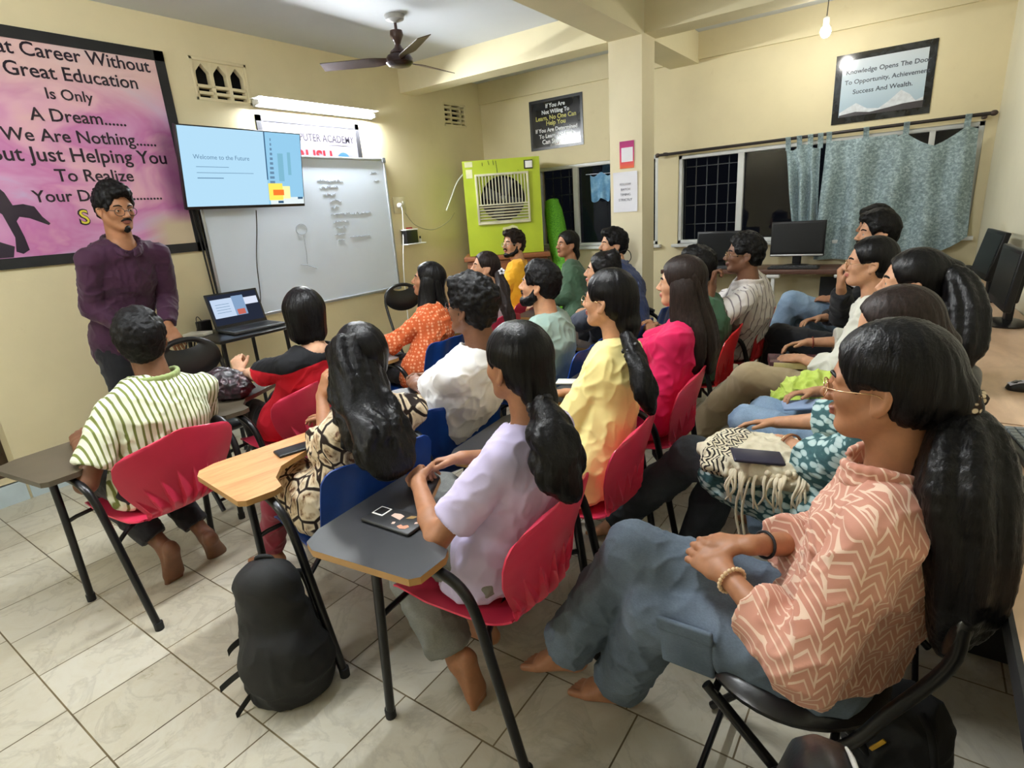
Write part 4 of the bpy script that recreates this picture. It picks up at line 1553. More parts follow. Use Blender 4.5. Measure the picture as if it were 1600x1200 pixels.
M_SCR = plain('black_screen', rgb(16, 18, 19), 0.35, spec=0.2, var=0.05)
M_BEZ = plain('black_bezel', rgb(15, 15, 17), 0.4, spec=0.3)


def monitor(loc, rz, w, h, label, tilt=0.1, strip=True, lift=0.075, kb=None):
    """local +y is the screen's normal"""
    t = thing('monitor', label, 'monitor', loc, rz, 'computer monitors on the desks')
    R = rot_axis((1, 0, 0), tilt)
    c = np.array([0, 0, lift + h / 2])
    mb = MB()
    mb.box(c, (w, 0.03, h), R, bev=0.006)
    mb.box(c + R @ np.array([0, -0.03, -0.02]), (w * 0.62, 0.035, h * 0.62), R, bev=0.012)
    mb.build('casing', M_BEZ, t, 35)
    mb = MB()
    mb.box(c + R @ np.array([0, 0.0155, 0.008]), (w - 0.03, 0.002, h - 0.055), R)
    mb.build('screen', M_SCR, t)
    if strip:
        mb = MB()
        mb.box(c + R @ np.array([0, 0.016, -h / 2 + 0.011]), (w - 0.01, 0.004, 0.014), R, bev=0.002)
        mb.build('silver_strip', plain('silver_plastic', rgb(196, 198, 200), 0.3, 0.3), t, 35)
    mb = MB()
    mb.box((0, -0.03, lift / 2 + 0.02), (0.07, 0.03, lift + 0.06), bev=0.006)
    mb.build('neck', M_BEZ, t, 35)
    mb = MB()
    mb.lathe([(0.0, 0.0), (0.105, 0.0), (0.11, 0.008), (0.09, 0.016), (0.03, 0.024), (0, 0.025)], 28, closed=True)
    mb.v = [(x * 1.15, y * 0.85 - 0.02, z) for x, y, z in mb.v]
    mb.build('stand', M_BLACK, t, 50)
    return t


monitor((-1.50, 5.60, 0.85), math.radians(172), 0.46, 0.27, 'dark monitor by the left end of the window desk', 0.08, False, 0.06)
monitor((-0.845, 5.60, 0.85), math.radians(180), 0.43, 0.30, 'black monitor with silver strip in front of the bunched curtain', 0.06, True, 0.09)
monitor((0.365, 4.33, DZ), math.radians(97), 0.40, 0.27, 'tilted black monitor on the right wall desk', 0.2, False, 0.13)
monitor((0.385, 3.60, DZ), math.radians(94), 0.42, 0.28, 'black monitor cut by the right edge of the picture', 0.1, False, 0.09)

M_KEY = plain('grey_keycaps', rgb(120, 126, 126), 0.5)


def keyboard(loc, rz, label, kmat, base=M_BLACKP, w=0.44, d=0.15):
    """local x along the rows, local y away from the user"""
    t = thing('keyboard', label, 'keyboard', loc, rz, 'computer keyboards on the desks')
    mb = MB()
    mb.box((0, 0, 0.009), (w, d, 0.018), bev=0.005)
    mb.build('base', base, t, 35)
    mb = MB()
    nx, ny = 16, 5
    for i in range(nx):
        for j in range(ny):
            mb.box((-w / 2 + 0.02 + (w - 0.04) * (i + 0.5) / nx, -d / 2 + 0.018 + (d - 0.036) * (j + 0.5) / ny, 0.021), ((w - 0.04) / nx - 0.004, (d - 0.036) / ny - 0.004, 0.008), bev=0.0015)
    k = mb.build('keycap_field', kmat, t, 35)
    k['kind'] = 'stuff'
    return t


def mouse(loc, rz, label, top=None):
    t = thing('computer_mouse', label, 'mouse', loc, rz, 'computer mice on the right wall desk')
    mb = MB()
    mb.lathe([(0.0, 0.0), (0.9, 0.0), (1.0, 0.15), (0.93, 0.5), (0.7, 0.82), (0.35, 0.97), (0, 1.0)], 26, closed=True)
    mb.v = [(x * 0.055, y * 0.031, z * 0.034) for x, y, z in mb.v]
    mb.build('body', M_BLACK, t, 60)
    if top:
        mb = MB()
        mb.grid(lambda u, v: ((u - 0.2) * 0.06, (v - 0.5) * 0.034, 0.0345 - 5.5 * ((u - 0.2) * 0.06) ** 2 - 9.5 * ((v - 0.5) * 0.034) ** 2), 8, 8, thick=0.001)
        mb.build('top_shell', top, t, 60)
    mb = MB()
    mb.lathe([(0.006, -0.003), (0.006, 0.003)], 12, (0.028, 0, 0.029), (0, 1, 0))
    mb.build('scroll_wheel', M_GREYM, t, 50)
    return t


keyboard((0.352, 1.80, DZ), math.radians(-81), 'black keyboard with grey keys at the right edge of the desk', M_KEY)
keyboard((-0.84, 5.45, 0.85), 0, 'dark keyboard in front of the monitor with silver strip', plain('dark_keycaps', rgb(70, 72, 76), 0.5), M_BLACKP, 0.40, 0.12)
keyboard((-1.45, 5.46, 0.85), 0, 'black keyboard at the left end of the window desk', plain('dark_keycaps', rgb(70, 72, 76), 0.5), M_BLACKP, 0.40, 0.12)
p = atz(1605, 767, DZ)
mouse((float(p[0]) - 0.002, float(p[1]), DZ), math.radians(200), 'black computer mouse below the keyboard at the right edge')
p = atz(1602, 610, DZ)
mouse((float(p[0]), float(p[1]), DZ), math.radians(190), 'black mouse with a pale top above the keyboard at the right edge', plain('pale_mouse_top', rgb(190, 190, 206), 0.35))
p = atz(1583, 507, DZ)
mb = MB()
mb.box((float(p[0]), float(p[1]), DZ + 0.008), (0.075, 0.02, 0.014), rot_z(-0.2), bev=0.005)
tag(mb.build('marker_pen', M_BLACKP, None, 40), 'short black marker lying on the right wall desk', 'pen')
t = thing('slim_keyboard', 'grey wired keyboard edge in front of the tilted monitor', 'keyboard', (0.30, 4.12, DZ), math.radians(-88))
mb = MB()
mb.box((0, 0, 0.011), (0.30, 0.10, 0.02), bev=0.006)
mb.build('base', plain('silver_grey_plastic', rgb(160, 160, 158), 0.35), t, 35)
mb = MB()
mb.tube([(-0.12, 0.05, 0.012), (-0.2, 0.07, 0.03), (-0.3, 0.06, 0.02), (-0.34, 0.02, 0.006)], 0.003, 6, smooth=4)
mb.build('cord', M_BLACKP, t, 50)
t = thing('laptop_bag', 'flat black bag lying on the corner of the desks by the curtain', 'bag', (0.28, 5.22, DZ), math.radians(8))
mb = MB()
mb.box((0, 0, 0.045), (0.22, 0.22, 0.09), bev=0.03)
mb.build('body', M_BLACKM, t, 50)
mb = MB()
mb.tube([(-0.06, -0.11, 0.06), (-0.04, -0.14, 0.07), (0.04, -0.14, 0.07), (0.06, -0.11, 0.06)], 0.008, 8, smooth=4)
mb.build('handle', M_BLACKP, t, 50)
mb = MB()
mb.tube([(-0.10, -0.112, 0.05), (0.10, -0.112, 0.05)], 0.004, 6)
mb.build('zip', M_GREYM, t, 50)
# ------------------------------------------------------------------ smooth solids: blended tapered limbs meshed as one surface
def vnoise(P, sc, seed=0):
    """smooth value noise in [-1,1] at points P"""
    q = P * np.asarray(sc, np.float32) + seed * 17.13
    i = np.floor(q).astype(np.int64)
    f = q - i
    f = f * f * (3 - 2 * f)
    out = np.zeros(len(P))
    for dx in (0, 1):
        for dy in (0, 1):
            for dz in (0, 1):
                a, b, c = i[:, 0] + dx, i[:, 1] + dy, i[:, 2] + dz
                h = (a * 374761393 + b * 668265263 + c * 2147483647 + seed * 1274126177) & 0xFFFFFFFF
                h = ((h ^ (h >> 13)) * 1274126177) & 0xFFFFFFFF
                r = ((h ^ (h >> 16)) & 0xFFFF) / 32767.5 - 1
                w = (f[:, 0] if dx else 1 - f[:, 0]) * (f[:, 1] if dy else 1 - f[:, 1]) * (f[:, 2] if dz else 1 - f[:, 2])
                out += r * w
    return out


A3 = lambda p: np.asarray(p, float)


def unit(v):
    v = A3(v)
    return v / (np.linalg.norm(v) + 1e-12)


class Solid:
    def __init__(s):
        s.ops = []

    def cap(s, a, b, ra, rb=None, k=0.02, sub=False, flat=False):
        a, b = A3(a), A3(b)
        rb = ra if rb is None else rb
        ab = b - a
        L2 = float(ab @ ab) + 1e-12

        def fn(X, Y, Z):
            t = np.clip(((X - a[0]) * ab[0] + (Y - a[1]) * ab[1] + (Z - a[2]) * ab[2]) / L2, 0, 1)
            dx, dy, dz = X - a[0] - t * ab[0], Y - a[1] - t * ab[1], Z - a[2] - t * ab[2]
            d = np.sqrt(dx * dx + dy * dy + dz * dz) - (ra + t * (rb - ra))
            if flat:
                d = np.maximum(d, ((X - a[0]) * ab[0] + (Y - a[1]) * ab[1] + (Z - a[2]) * ab[2] - L2) / L2 ** 0.5)
            return d
        m = max(ra, rb)
        s.ops.append((fn, np.minimum(a, b) - m, np.maximum(a, b) + m, k, sub))
        return s

    def chain(s, pts, rs, k=0.02, sub=False):
        rs = rs if hasattr(rs, '__len__') else [rs] * len(pts)
        for i in range(len(pts) - 1):
            s.cap(pts[i], pts[i + 1], rs[i], rs[i + 1], k, sub)
        return s

    def ell(s, c, r, R=None, k=0.02, sub=False):
        c, r = A3(c), A3(r)
        R = np.eye(3) if R is None else R

        def fn(X, Y, Z):
            x, y, z = X - c[0], Y - c[1], Z - c[2]
            u = [x * R[0, i] + y * R[1, i] + z * R[2, i] for i in range(3)]
            k0 = np.sqrt(sum((u[i] / r[i]) ** 2 for i in range(3)))
            k1 = np.sqrt(sum((u[i] / (r[i] * r[i])) ** 2 for i in range(3)))
            return k0 * (k0 - 1) / np.maximum(k1, 1e-6)
        ext = np.sqrt(((R * r) ** 2).sum(1))
        s.ops.append((fn, c - ext, c + ext, k, sub))
        return s

    def ecap(s, a, b, wd, ra, rb, k=0.03, sub=False):
        """tapered limb with elliptical section: ra=(lateral, depth) at a, rb at b, wd = lateral direction"""
        a, b = A3(a), A3(b)
        ab = b - a
        L = np.linalg.norm(ab)
        ax = ab / L
        w = A3(wd) - ax * (A3(wd) @ ax)
        w /= np.linalg.norm(w)
        d = np.cross(ax, w)

        def fn(X, Y, Z):
            x, y, z = X - a[0], Y - a[1], Z - a[2]
            s0 = x * ax[0] + y * ax[1] + z * ax[2]
            t = np.clip(s0 / L, 0, 1)
            ss = s0 - t * L
            u = x * w[0] + y * w[1] + z * w[2]
            v = x * d[0] + y * d[1] + z * d[2]
            rw = ra[0] + t * (rb[0] - ra[0])
            rd = ra[1] + t * (rb[1] - ra[1])
            rs = np.minimum(rw, rd)
            k0 = np.sqrt((u / rw) ** 2 + (v / rd) ** 2 + (ss / rs) ** 2)
            k1 = np.sqrt((u / rw ** 2) ** 2 + (v / rd ** 2) ** 2 + (ss / rs ** 2) ** 2)
            return k0 * (k0 - 1) / np.maximum(k1, 1e-6)
        m = max(ra[0], ra[1], rb[0], rb[1])
        s.ops.append((fn, np.minimum(a, b) - m, np.maximum(a, b) + m, k, sub))
        return s

    def half(s, c, n, k=0.004, box=0.6):
        """cut away everything on the side n points to"""
        c, n = A3(c), unit(n)

        def fn(X, Y, Z):
            return -((X - c[0]) * n[0] + (Y - c[1]) * n[1] + (Z - c[2]) * n[2])
        s.ops.append((fn, c - box, c + box, k, True))
        return s

    def mesh(s, h, fine=(), smooth=1):
        add = [o for o in s.ops if not o[4]]
        lo = np.min([o[1] for o in add], axis=0) - 3 * h
        hi = np.max([o[2] for o in add], axis=0) + 3 * h
        ax = []
        for i in range(3):
            c = [lo[i]]
            while c[-1] < hi[i]:
                st = h
                for flo, fhi, fh in fine:
                    if flo[i] <= c[-1] <= fhi[i]:
                        st = min(st, fh)
                c.append(c[-1] + st)
            ax.append(np.array(c))
        F = np.full([len(c) for c in ax], 0.3, np.float32)
        for fn, a, b, k, sub in s.ops:
            m = k + 2.5 * h
            sl = []
            for i in range(3):
                i0 = np.searchsorted(ax[i], a[i] - m)
                i1 = np.searchsorted(ax[i], b[i] + m)
                sl.append(slice(max(0, i0 - 1), min(len(ax[i]), i1 + 1)))
            if any(q.stop - q.start < 1 for q in sl):
                continue
            X = ax[0][sl[0]].astype(np.float32)[:, None, None]
            Y = ax[1][sl[1]].astype(np.float32)[None, :, None]
            Z = ax[2][sl[2]].astype(np.float32)[None, None, :]
            d = fn(X, Y, Z).astype(np.float32)
            f = F[tuple(sl)]
            if sub:
                e = -d
                hh = np.maximum(k - np.abs(f - e), 0) / k
                F[tuple(sl)] = np.maximum(f, e) + hh * hh * k * 0.25
            else:
                hh = np.maximum(k - np.abs(f - d), 0) / k
                F[tuple(sl)] = np.minimum(f, d) - hh * hh * k * 0.25
        P, Q = surfnet(F, ax)
        for _ in range(smooth):
            P = relax(P, Q, 0.5)
        return P, Q


_OFF = [(i, j, k) for i in (0, 1) for j in (0, 1) for k in (0, 1)]
_EDG = [(a, b) for a in range(8) for b in range(a + 1, 8) if sum(x != y for x, y in zip(_OFF[a], _OFF[b])) == 1]


def surfnet(F, ax):
    s = F < 0
    n = F.shape
    cs = [s[i:n[0] - 1 + i, j:n[1] - 1 + j, k:n[2] - 1 + k] for i, j, k in _OFF]
    anyy, alll = cs[0].copy(), cs[0].copy()
    for c in cs[1:]:
        anyy |= c
        alll &= c
    mixed = anyy & ~alll
    idx = np.argwhere(mixed)
    vid = np.full(mixed.shape, -1, np.int32)
    vid[mixed] = np.arange(len(idx))
    V = [F[idx[:, 0] + i, idx[:, 1] + j, idx[:, 2] + k] for i, j, k in _OFF]
    acc = np.zeros((len(idx), 3))
    cnt = np.zeros(len(idx))
    for a, b in _EDG:
        va, vb = V[a], V[b]
        m = (va < 0) != (vb < 0)
        t = va[m] / (va[m] - vb[m])
        oa, ob = A3(_OFF[a]), A3(_OFF[b])
        acc[m] += oa + t[:, None] * (ob - oa)
        cnt[m] += 1
    p = acc / np.maximum(cnt, 1)[:, None] + idx
    P = np.stack([np.interp(p[:, i], np.arange(len(ax[i])), ax[i]) for i in range(3)], 1)
    quads = []
    for axis in range(3):
        o1, o2 = (axis + 1) % 3, (axis + 2) % 3
        sa = [slice(1, -1)] * 3
        sb = [slice(1, -1)] * 3
        sa[axis] = slice(0, -1)
        sb[axis] = slice(1, None)
        A, B = s[tuple(sa)], s[tuple(sb)]
        g = np.argwhere(A != B)
        ins = A[A != B]
        base = g.copy()
        base[:, o1] += 1
        base[:, o2] += 1
        def cell(d1, d2):
            c = base.copy()
            c[:, o1] -= d1
            c[:, o2] -= d2
            return vid[c[:, 0], c[:, 1], c[:, 2]]
        q = np.stack([cell(1, 1), cell(0, 1), cell(0, 0), cell(1, 0)], 1)
        q[~ins] = q[~ins][:, ::-1]
        quads.append(q)
    Q = np.concatenate(quads)
    Q = Q[(Q >= 0).all(1)]
    return P, Q


def relax(P, Q, lam):
    n = len(P)
    S = np.zeros((n, 3))
    c = np.zeros(n)
    for a, b in ((0, 1), (1, 2), (2, 3), (3, 0)):
        ia, ib = Q[:, a], Q[:, b]
        for i in range(3):
            S[:, i] += np.bincount(ia, P[ib, i], n) + np.bincount(ib, P[ia, i], n)
        c += np.bincount(ia, minlength=n) + np.bincount(ib, minlength=n)
    return P + lam * (S / np.maximum(c, 1)[:, None] - P)


def vnormals(P, Q):
    d = np.cross(P[Q[:, 2]] - P[Q[:, 0]], P[Q[:, 3]] - P[Q[:, 1]])
    N = np.zeros_like(P)
    for a in range(4):
        for i in range(3):
            N[:, i] += np.bincount(Q[:, a], d[:, i], len(P))
    return N / (np.linalg.norm(N, axis=1, keepdims=True) + 1e-12)


def mesh_obj(name, P, Q, mats, parent, mi=None):
    me = bpy.data.meshes.new(name)
    nq = len(Q)
    me.vertices.add(len(P))
    me.vertices.foreach_set('co', P.astype(np.float32).reshape(-1))
    me.loops.add(nq * 4)
    me.loops.foreach_set('vertex_index', Q.astype(np.int32).reshape(-1))
    me.polygons.add(nq)
    me.polygons.foreach_set('loop_start', np.arange(0, nq * 4, 4, dtype=np.int32))
    me.polygons.foreach_set('use_smooth', np.ones(nq, dtype=bool))
    for m in (mats if isinstance(mats, (list, tuple)) else [mats]):
        me.materials.append(m)
    if mi is not None:
        me.polygons.foreach_set('material_index', mi.astype(np.int32))
    me.update(calc_edges=True)
    me.validate()
    o = bpy.data.objects.new(name, me)
    COL.objects.link(o)
    if parent is not None:
        o.parent = parent
    return o


def solid_obj(S, name, mats, parent, h, fine=(), folds=0.0, fsc=(9, 9, 9), seed=1, smooth=1, disp=None):
    P, Q = S.mesh(h, fine, smooth)
    if folds:
        N = vnormals(P, Q)
        W = P + 0.02 * np.stack([vnoise(P, (11, 11, 11), seed + 11 + i) for i in range(3)], 1)
        r1 = 1 - np.abs(vnoise(W @ rot_axis((1, 0.3, 0), 0.6), fsc, seed))
        r2 = 1 - np.abs(vnoise(W @ rot_axis((0.2, 1, 0.3), -0.7), np.array(fsc) * 1.7, seed + 3))
        P = P + N * (folds * (1.5 * r1 ** 3 + 0.9 * r2 ** 3 - 0.7 + 0.6 * vnoise(P, np.array(fsc) * 0.6, seed + 7)))[:, None]
    if disp is not None:
        N = vnormals(P, Q)
        P = P + N * disp(P)[:, None]
    return mesh_obj(name, P, Q, mats, parent)
# ------------------------------------------------------------------ people
def mat_skin(name, col):
    if name in _MC:
        return _MC[name]
    N = Nd(name)
    n = N.noise(scale=26, detail=5, rough=0.6)
    d = tuple(x * 0.84 for x in col[:3]) + (1,)
    u = tuple(min(1, x * 1.1) for x in col[:3]) + (1,)
    N.base(N.ramp(n, [(0.3, d), (0.7, u)])).set(0.5, spec=0.4)
    N.b.inputs['Subsurface Weight'].default_value = 0.06
    N.b.inputs['Subsurface Radius'].default_value = (0.012, 0.005, 0.003)
    N.bump(N.noise(scale=420, detail=2), 0.06, 0.001)
    _MC[name] = N.m
    return N.m


def mat_hair(name, col, rough=0.36, streak=(70, 70, 7)):
    if name in _MC:
        return _MC[name]
    N = Nd(name)
    n = N.noise(N.mapped(scale=streak), 2.2, 3, 0.6, 0.3)
    d = tuple(x * 0.5 for x in col[:3]) + (1,)
    u = tuple(min(1, x * 1.8) for x in col[:3]) + (1,)
    N.base(N.ramp(n, [(0.3, d), (0.75, u)])).set(rough, spec=0.16)
    N.b.inputs['Anisotropic'].default_value = 0.4
    N.bump(n, 0.55, 0.004)
    _MC[name] = N.m
    return N.m


H_BLACK = mat_hair('black_hair', rgb(12, 11, 12), 0.34)
H_SHORT = mat_hair('short_black_hair', rgb(12, 11, 12), 0.5, (60, 60, 40))
H_BROWN = mat_hair('dark_brown_hair', rgb(34, 25, 22), 0.42)
SK = {
    'a': mat_skin('light_brown_skin', rgb(196, 146, 112)),
    'b': mat_skin('brown_skin', rgb(166, 116, 84)),
    'c': mat_skin('deep_brown_skin', rgb(118, 80, 58)),
    'f': mat_skin('fair_skin', rgb(214, 168, 138)),
}
LIP = {k: plain('lips_' + k, c, 0.4) for k, c in (('a', rgb(168, 96, 84)), ('b', rgb(140, 82, 70)), ('c', rgb(98, 58, 48)), ('f', rgb(184, 108, 98)))}
M_EYEW = plain('eye_white', rgb(186, 178, 168), 0.25, var=0.02)
M_IRIS = plain('dark_iris', rgb(34, 22, 16), 0.1)


def cloth(name, col, rough=0.8, var=0.08, weave=240, sheen=0.15):
    if name in _MC:
        return _MC[name]
    N = Nd(name)
    n = N.noise(scale=7, detail=4)
    d = tuple(x * (1 - var) for x in col[:3]) + (1,)
    u = tuple(min(1, x * (1 + var)) for x in col[:3]) + (1,)
    N.base(N.ramp(n, [(0.3, d), (0.7, u)])).set(rough, spec=0.25, sheen=sheen)
    N.bump(N.noise(scale=weave, detail=2), 0.2, 0.001)
    _MC[name] = N.m
    return N.m


def denim(name, a, b):
    if name in _MC:
        return _MC[name]
    N = Nd(name)
    n1 = N.noise(scale=5, detail=4)
    n2 = N.noise(N.mapped(scale=(1, 1, 3)), 170, 2)
    c = N.ramp(n1, [(0.32, a), (0.68, b)])
    c = N.mix(0.28, c, N.ramp(n2, [(0.3, (0.3, 0.3, 0.32, 1)), (0.7, (1, 1, 1, 1))]), 'MULTIPLY')
    N.base(c).set(0.85, spec=0.2)
    N.bump(n2, 0.2, 0.001)
    _MC[name] = N.m
    return N.m


def finger(S, base, d, n, L, r, curl, k=0.006):
    """three phalanges bending towards -n"""
    p = A3(base)
    a = 0.0
    for frac, c, rr in ((0.45, curl[0], 1.0), (0.30, curl[1], 0.9), (0.25, curl[2], 0.8)):
        a += c
        q = p + L * frac * (math.cos(a) * d - math.sin(a) * n)
        S.cap(p, q, r * rr, r * rr * 0.92, k)
        p = q
    return p


def hand(S, W, d, n, thumb_side, size=1.0, curl=(0.35, 0.5, 0.3), thumb=(0.7, 0.5)):
    """W wrist, d finger direction, n back-of-hand normal, thumb_side = +1/-1 along cross(n,d)"""
    d = unit(d)
    n = unit(A3(n) - d * (A3(n) @ d))
    s = np.cross(n, d) * thumb_side
    z = size
    S.ecap(W - d * 0.01 * z, W + d * 0.03 * z, s, (0.024 * z, 0.017 * z), (0.031 * z, 0.0145 * z), 0.014)
    S.ecap(W + d * 0.03 * z, W + d * 0.078 * z, s, (0.033 * z, 0.0135 * z), (0.037 * z, 0.0115 * z), 0.012)
    tips = []
    for off, ln, kk in ((0.028, 0.070, 0), (0.0095, 0.078, 1), (-0.0095, 0.073, 2), (-0.027, 0.058, 3)):
        b = W + d * (0.084 - 0.004 * (kk == 3) - 0.003 * (kk == 0)) * z + s * off * z
        dd = unit(d + s * off * 1.6)
        c = [x * (1.0 + 0.08 * kk) for x in curl]
        tips.append(finger(S, b, dd, n, ln * z, 0.0087 * z * (0.88 if kk == 3 else 1), c, 0.0045))
    tb = W + d * 0.022 * z + s * 0.024 * z - n * 0.004 * z
    td = unit(d * math.cos(thumb[0]) + s * math.sin(thumb[0]) - n * 0.25)
    q = tb + td * 0.042 * z
    S.cap(tb, q, 0.0125 * z, 0.0105 * z, 0.010)
    td2 = unit(td + d * thumb[1] - n * 0.15)
    S.cap(q, q + td2 * 0.032 * z, 0.0102 * z, 0.0085 * z, 0.005)
    return tips


def foot(S, A, d, up, size=1.0, shoe=0.0):
    """A ankle, d toe direction, up away from the sole"""
    d = unit(d)
    up = unit(A3(up) - d * (A3(up) @ d))
    s = np.cross(up, d)
    z = size
    S.ell(A - up * 0.045 * z - d * 0.032 * z, (0.036 * z + shoe, 0.031 * z + shoe, 0.034 * z + shoe), np.stack([d, s, up], 1), 0.025)
    S.ecap(A - up * 0.01 * z, A - up * 0.058 * z + d * 0.10 * z, s, (0.034 * z, 0.036 * z), (0.043 * z, 0.020 * z), 0.025)
    S.ecap(A - up * 0.058 * z - d * 0.02 * z, A - up * 0.063 * z + d * 0.11 * z, s, (0.030 * z + shoe, 0.020 * z), (0.044 * z + shoe, 0.018 * z), 0.02)
    for i, off in enumerate((0.030, 0.012, -0.004, -0.018, -0.031)):
        r = (0.0135, 0.010, 0.0095, 0.009, 0.0085)[i] * z
        L = (0.048, 0.046, 0.040, 0.033, 0.026)[i] * z
        b = A - up * 0.066 * z + d * 0.115 * z + s * off * z
        S.cap(b, b + d * L, r, r * 0.95, 0.006)


def ik(a, t, l1, l2, pole):
    a, t = A3(a), A3(t)
    v = t - a
    D = np.linalg.norm(v)
    if D > (l1 + l2) * 0.995:
        k = D / ((l1 + l2) * 0.995)
        l1, l2 = l1 * k, l2 * k
    u = v / D
    x = (l1 * l1 - l2 * l2 + D * D) / (2 * D)
    hh = math.sqrt(max(0.0, l1 * l1 - x * x))
    p = A3(pole) - u * (A3(pole) @ u)
    return a + u * x + unit(p) * hh


def head_solid(S, hc, R, sc=1.0, male=False, open_=False):
    def T(p):
        return hc + R @ (A3(p) * sc)

    def el(c, r, k=0.02, sub=False, Q=None):
        S.ell(T(c), A3(r) * sc, R if Q is None else R @ Q, k, sub)

    def cp(a, b, ra, rb=None, k=0.02, sub=False):
        S.cap(T(a), T(b), ra * sc, (ra if rb is None else rb) * sc, k, sub)
    el((-0.012, 0, 0.036), (0.093, 0.073, 0.083), 0.02)
    el((0.030, 0, -0.022), (0.054, 0.056, 0.075), 0.03)
    j = 1.08 if male else 1.0
    cp((-0.006, 0.050 * j, -0.040), (0.050, 0.020 * j, -0.083), 0.019, 0.017, 0.025)
    cp((-0.006, -0.050 * j, -0.040), (0.050, -0.020 * j, -0.083), 0.019, 0.017, 0.025)
    el((0.058, 0, -0.085), (0.024, 0.025 * j, 0.018), 0.02)
    for y in (1, -1):
        el((0.050, y * 0.040, -0.018), (0.022, 0.020, 0.020), 0.02)
        cp((0.074, y * 0.012, 0.022), (0.062, y * 0.046, 0.020), 0.0105, 0.008, 0.016)
        el((0.090, y * 0.031, 0.001), (0.016, 0.016, 0.010), 0.012, True)
        el((0.0705, y * 0.031, 0.001), (0.0135, 0.0145, 0.0125), 0.004)
        el((0.0825, y * 0.0315, 0.0), (0.008, 0.0125, 0.0045), 0.003, True)
    cp((0.081, 0, 0.012), (0.103, 0, -0.024), 0.0085, 0.0105, 0.012)
    for y in (1, -1):
        el((0.092, y * 0.011, -0.029), (0.011, 0.008, 0.008), 0.006)
    el((0.084, 0, -0.050), (0.011, 0.021, 0.0065), 0.007)
    el((0.083, 0, -0.0605), (0.0105, 0.018, 0.0065), 0.006)
    cp((0.096, -0.018, -0.0553), (0.096, 0.018, -0.0553), 0.0028, 0.0028, 0.003, True)
    for y in (1, -1):
        Q = rot_axis((0, 1, 0), -0.22) @ rot_axis((0, 0, 1), -y * 0.35)
        el((-0.013, y * 0.077, -0.004), (0.019, 0.0075, 0.031), 0.006, False, Q)
        el((-0.007, y * 0.0835, -0.001), (0.0115, 0.006, 0.020), 0.004, True, Q)
        el((-0.004, y * 0.0745, -0.030), (0.008, 0.006, 0.008), 0.006)


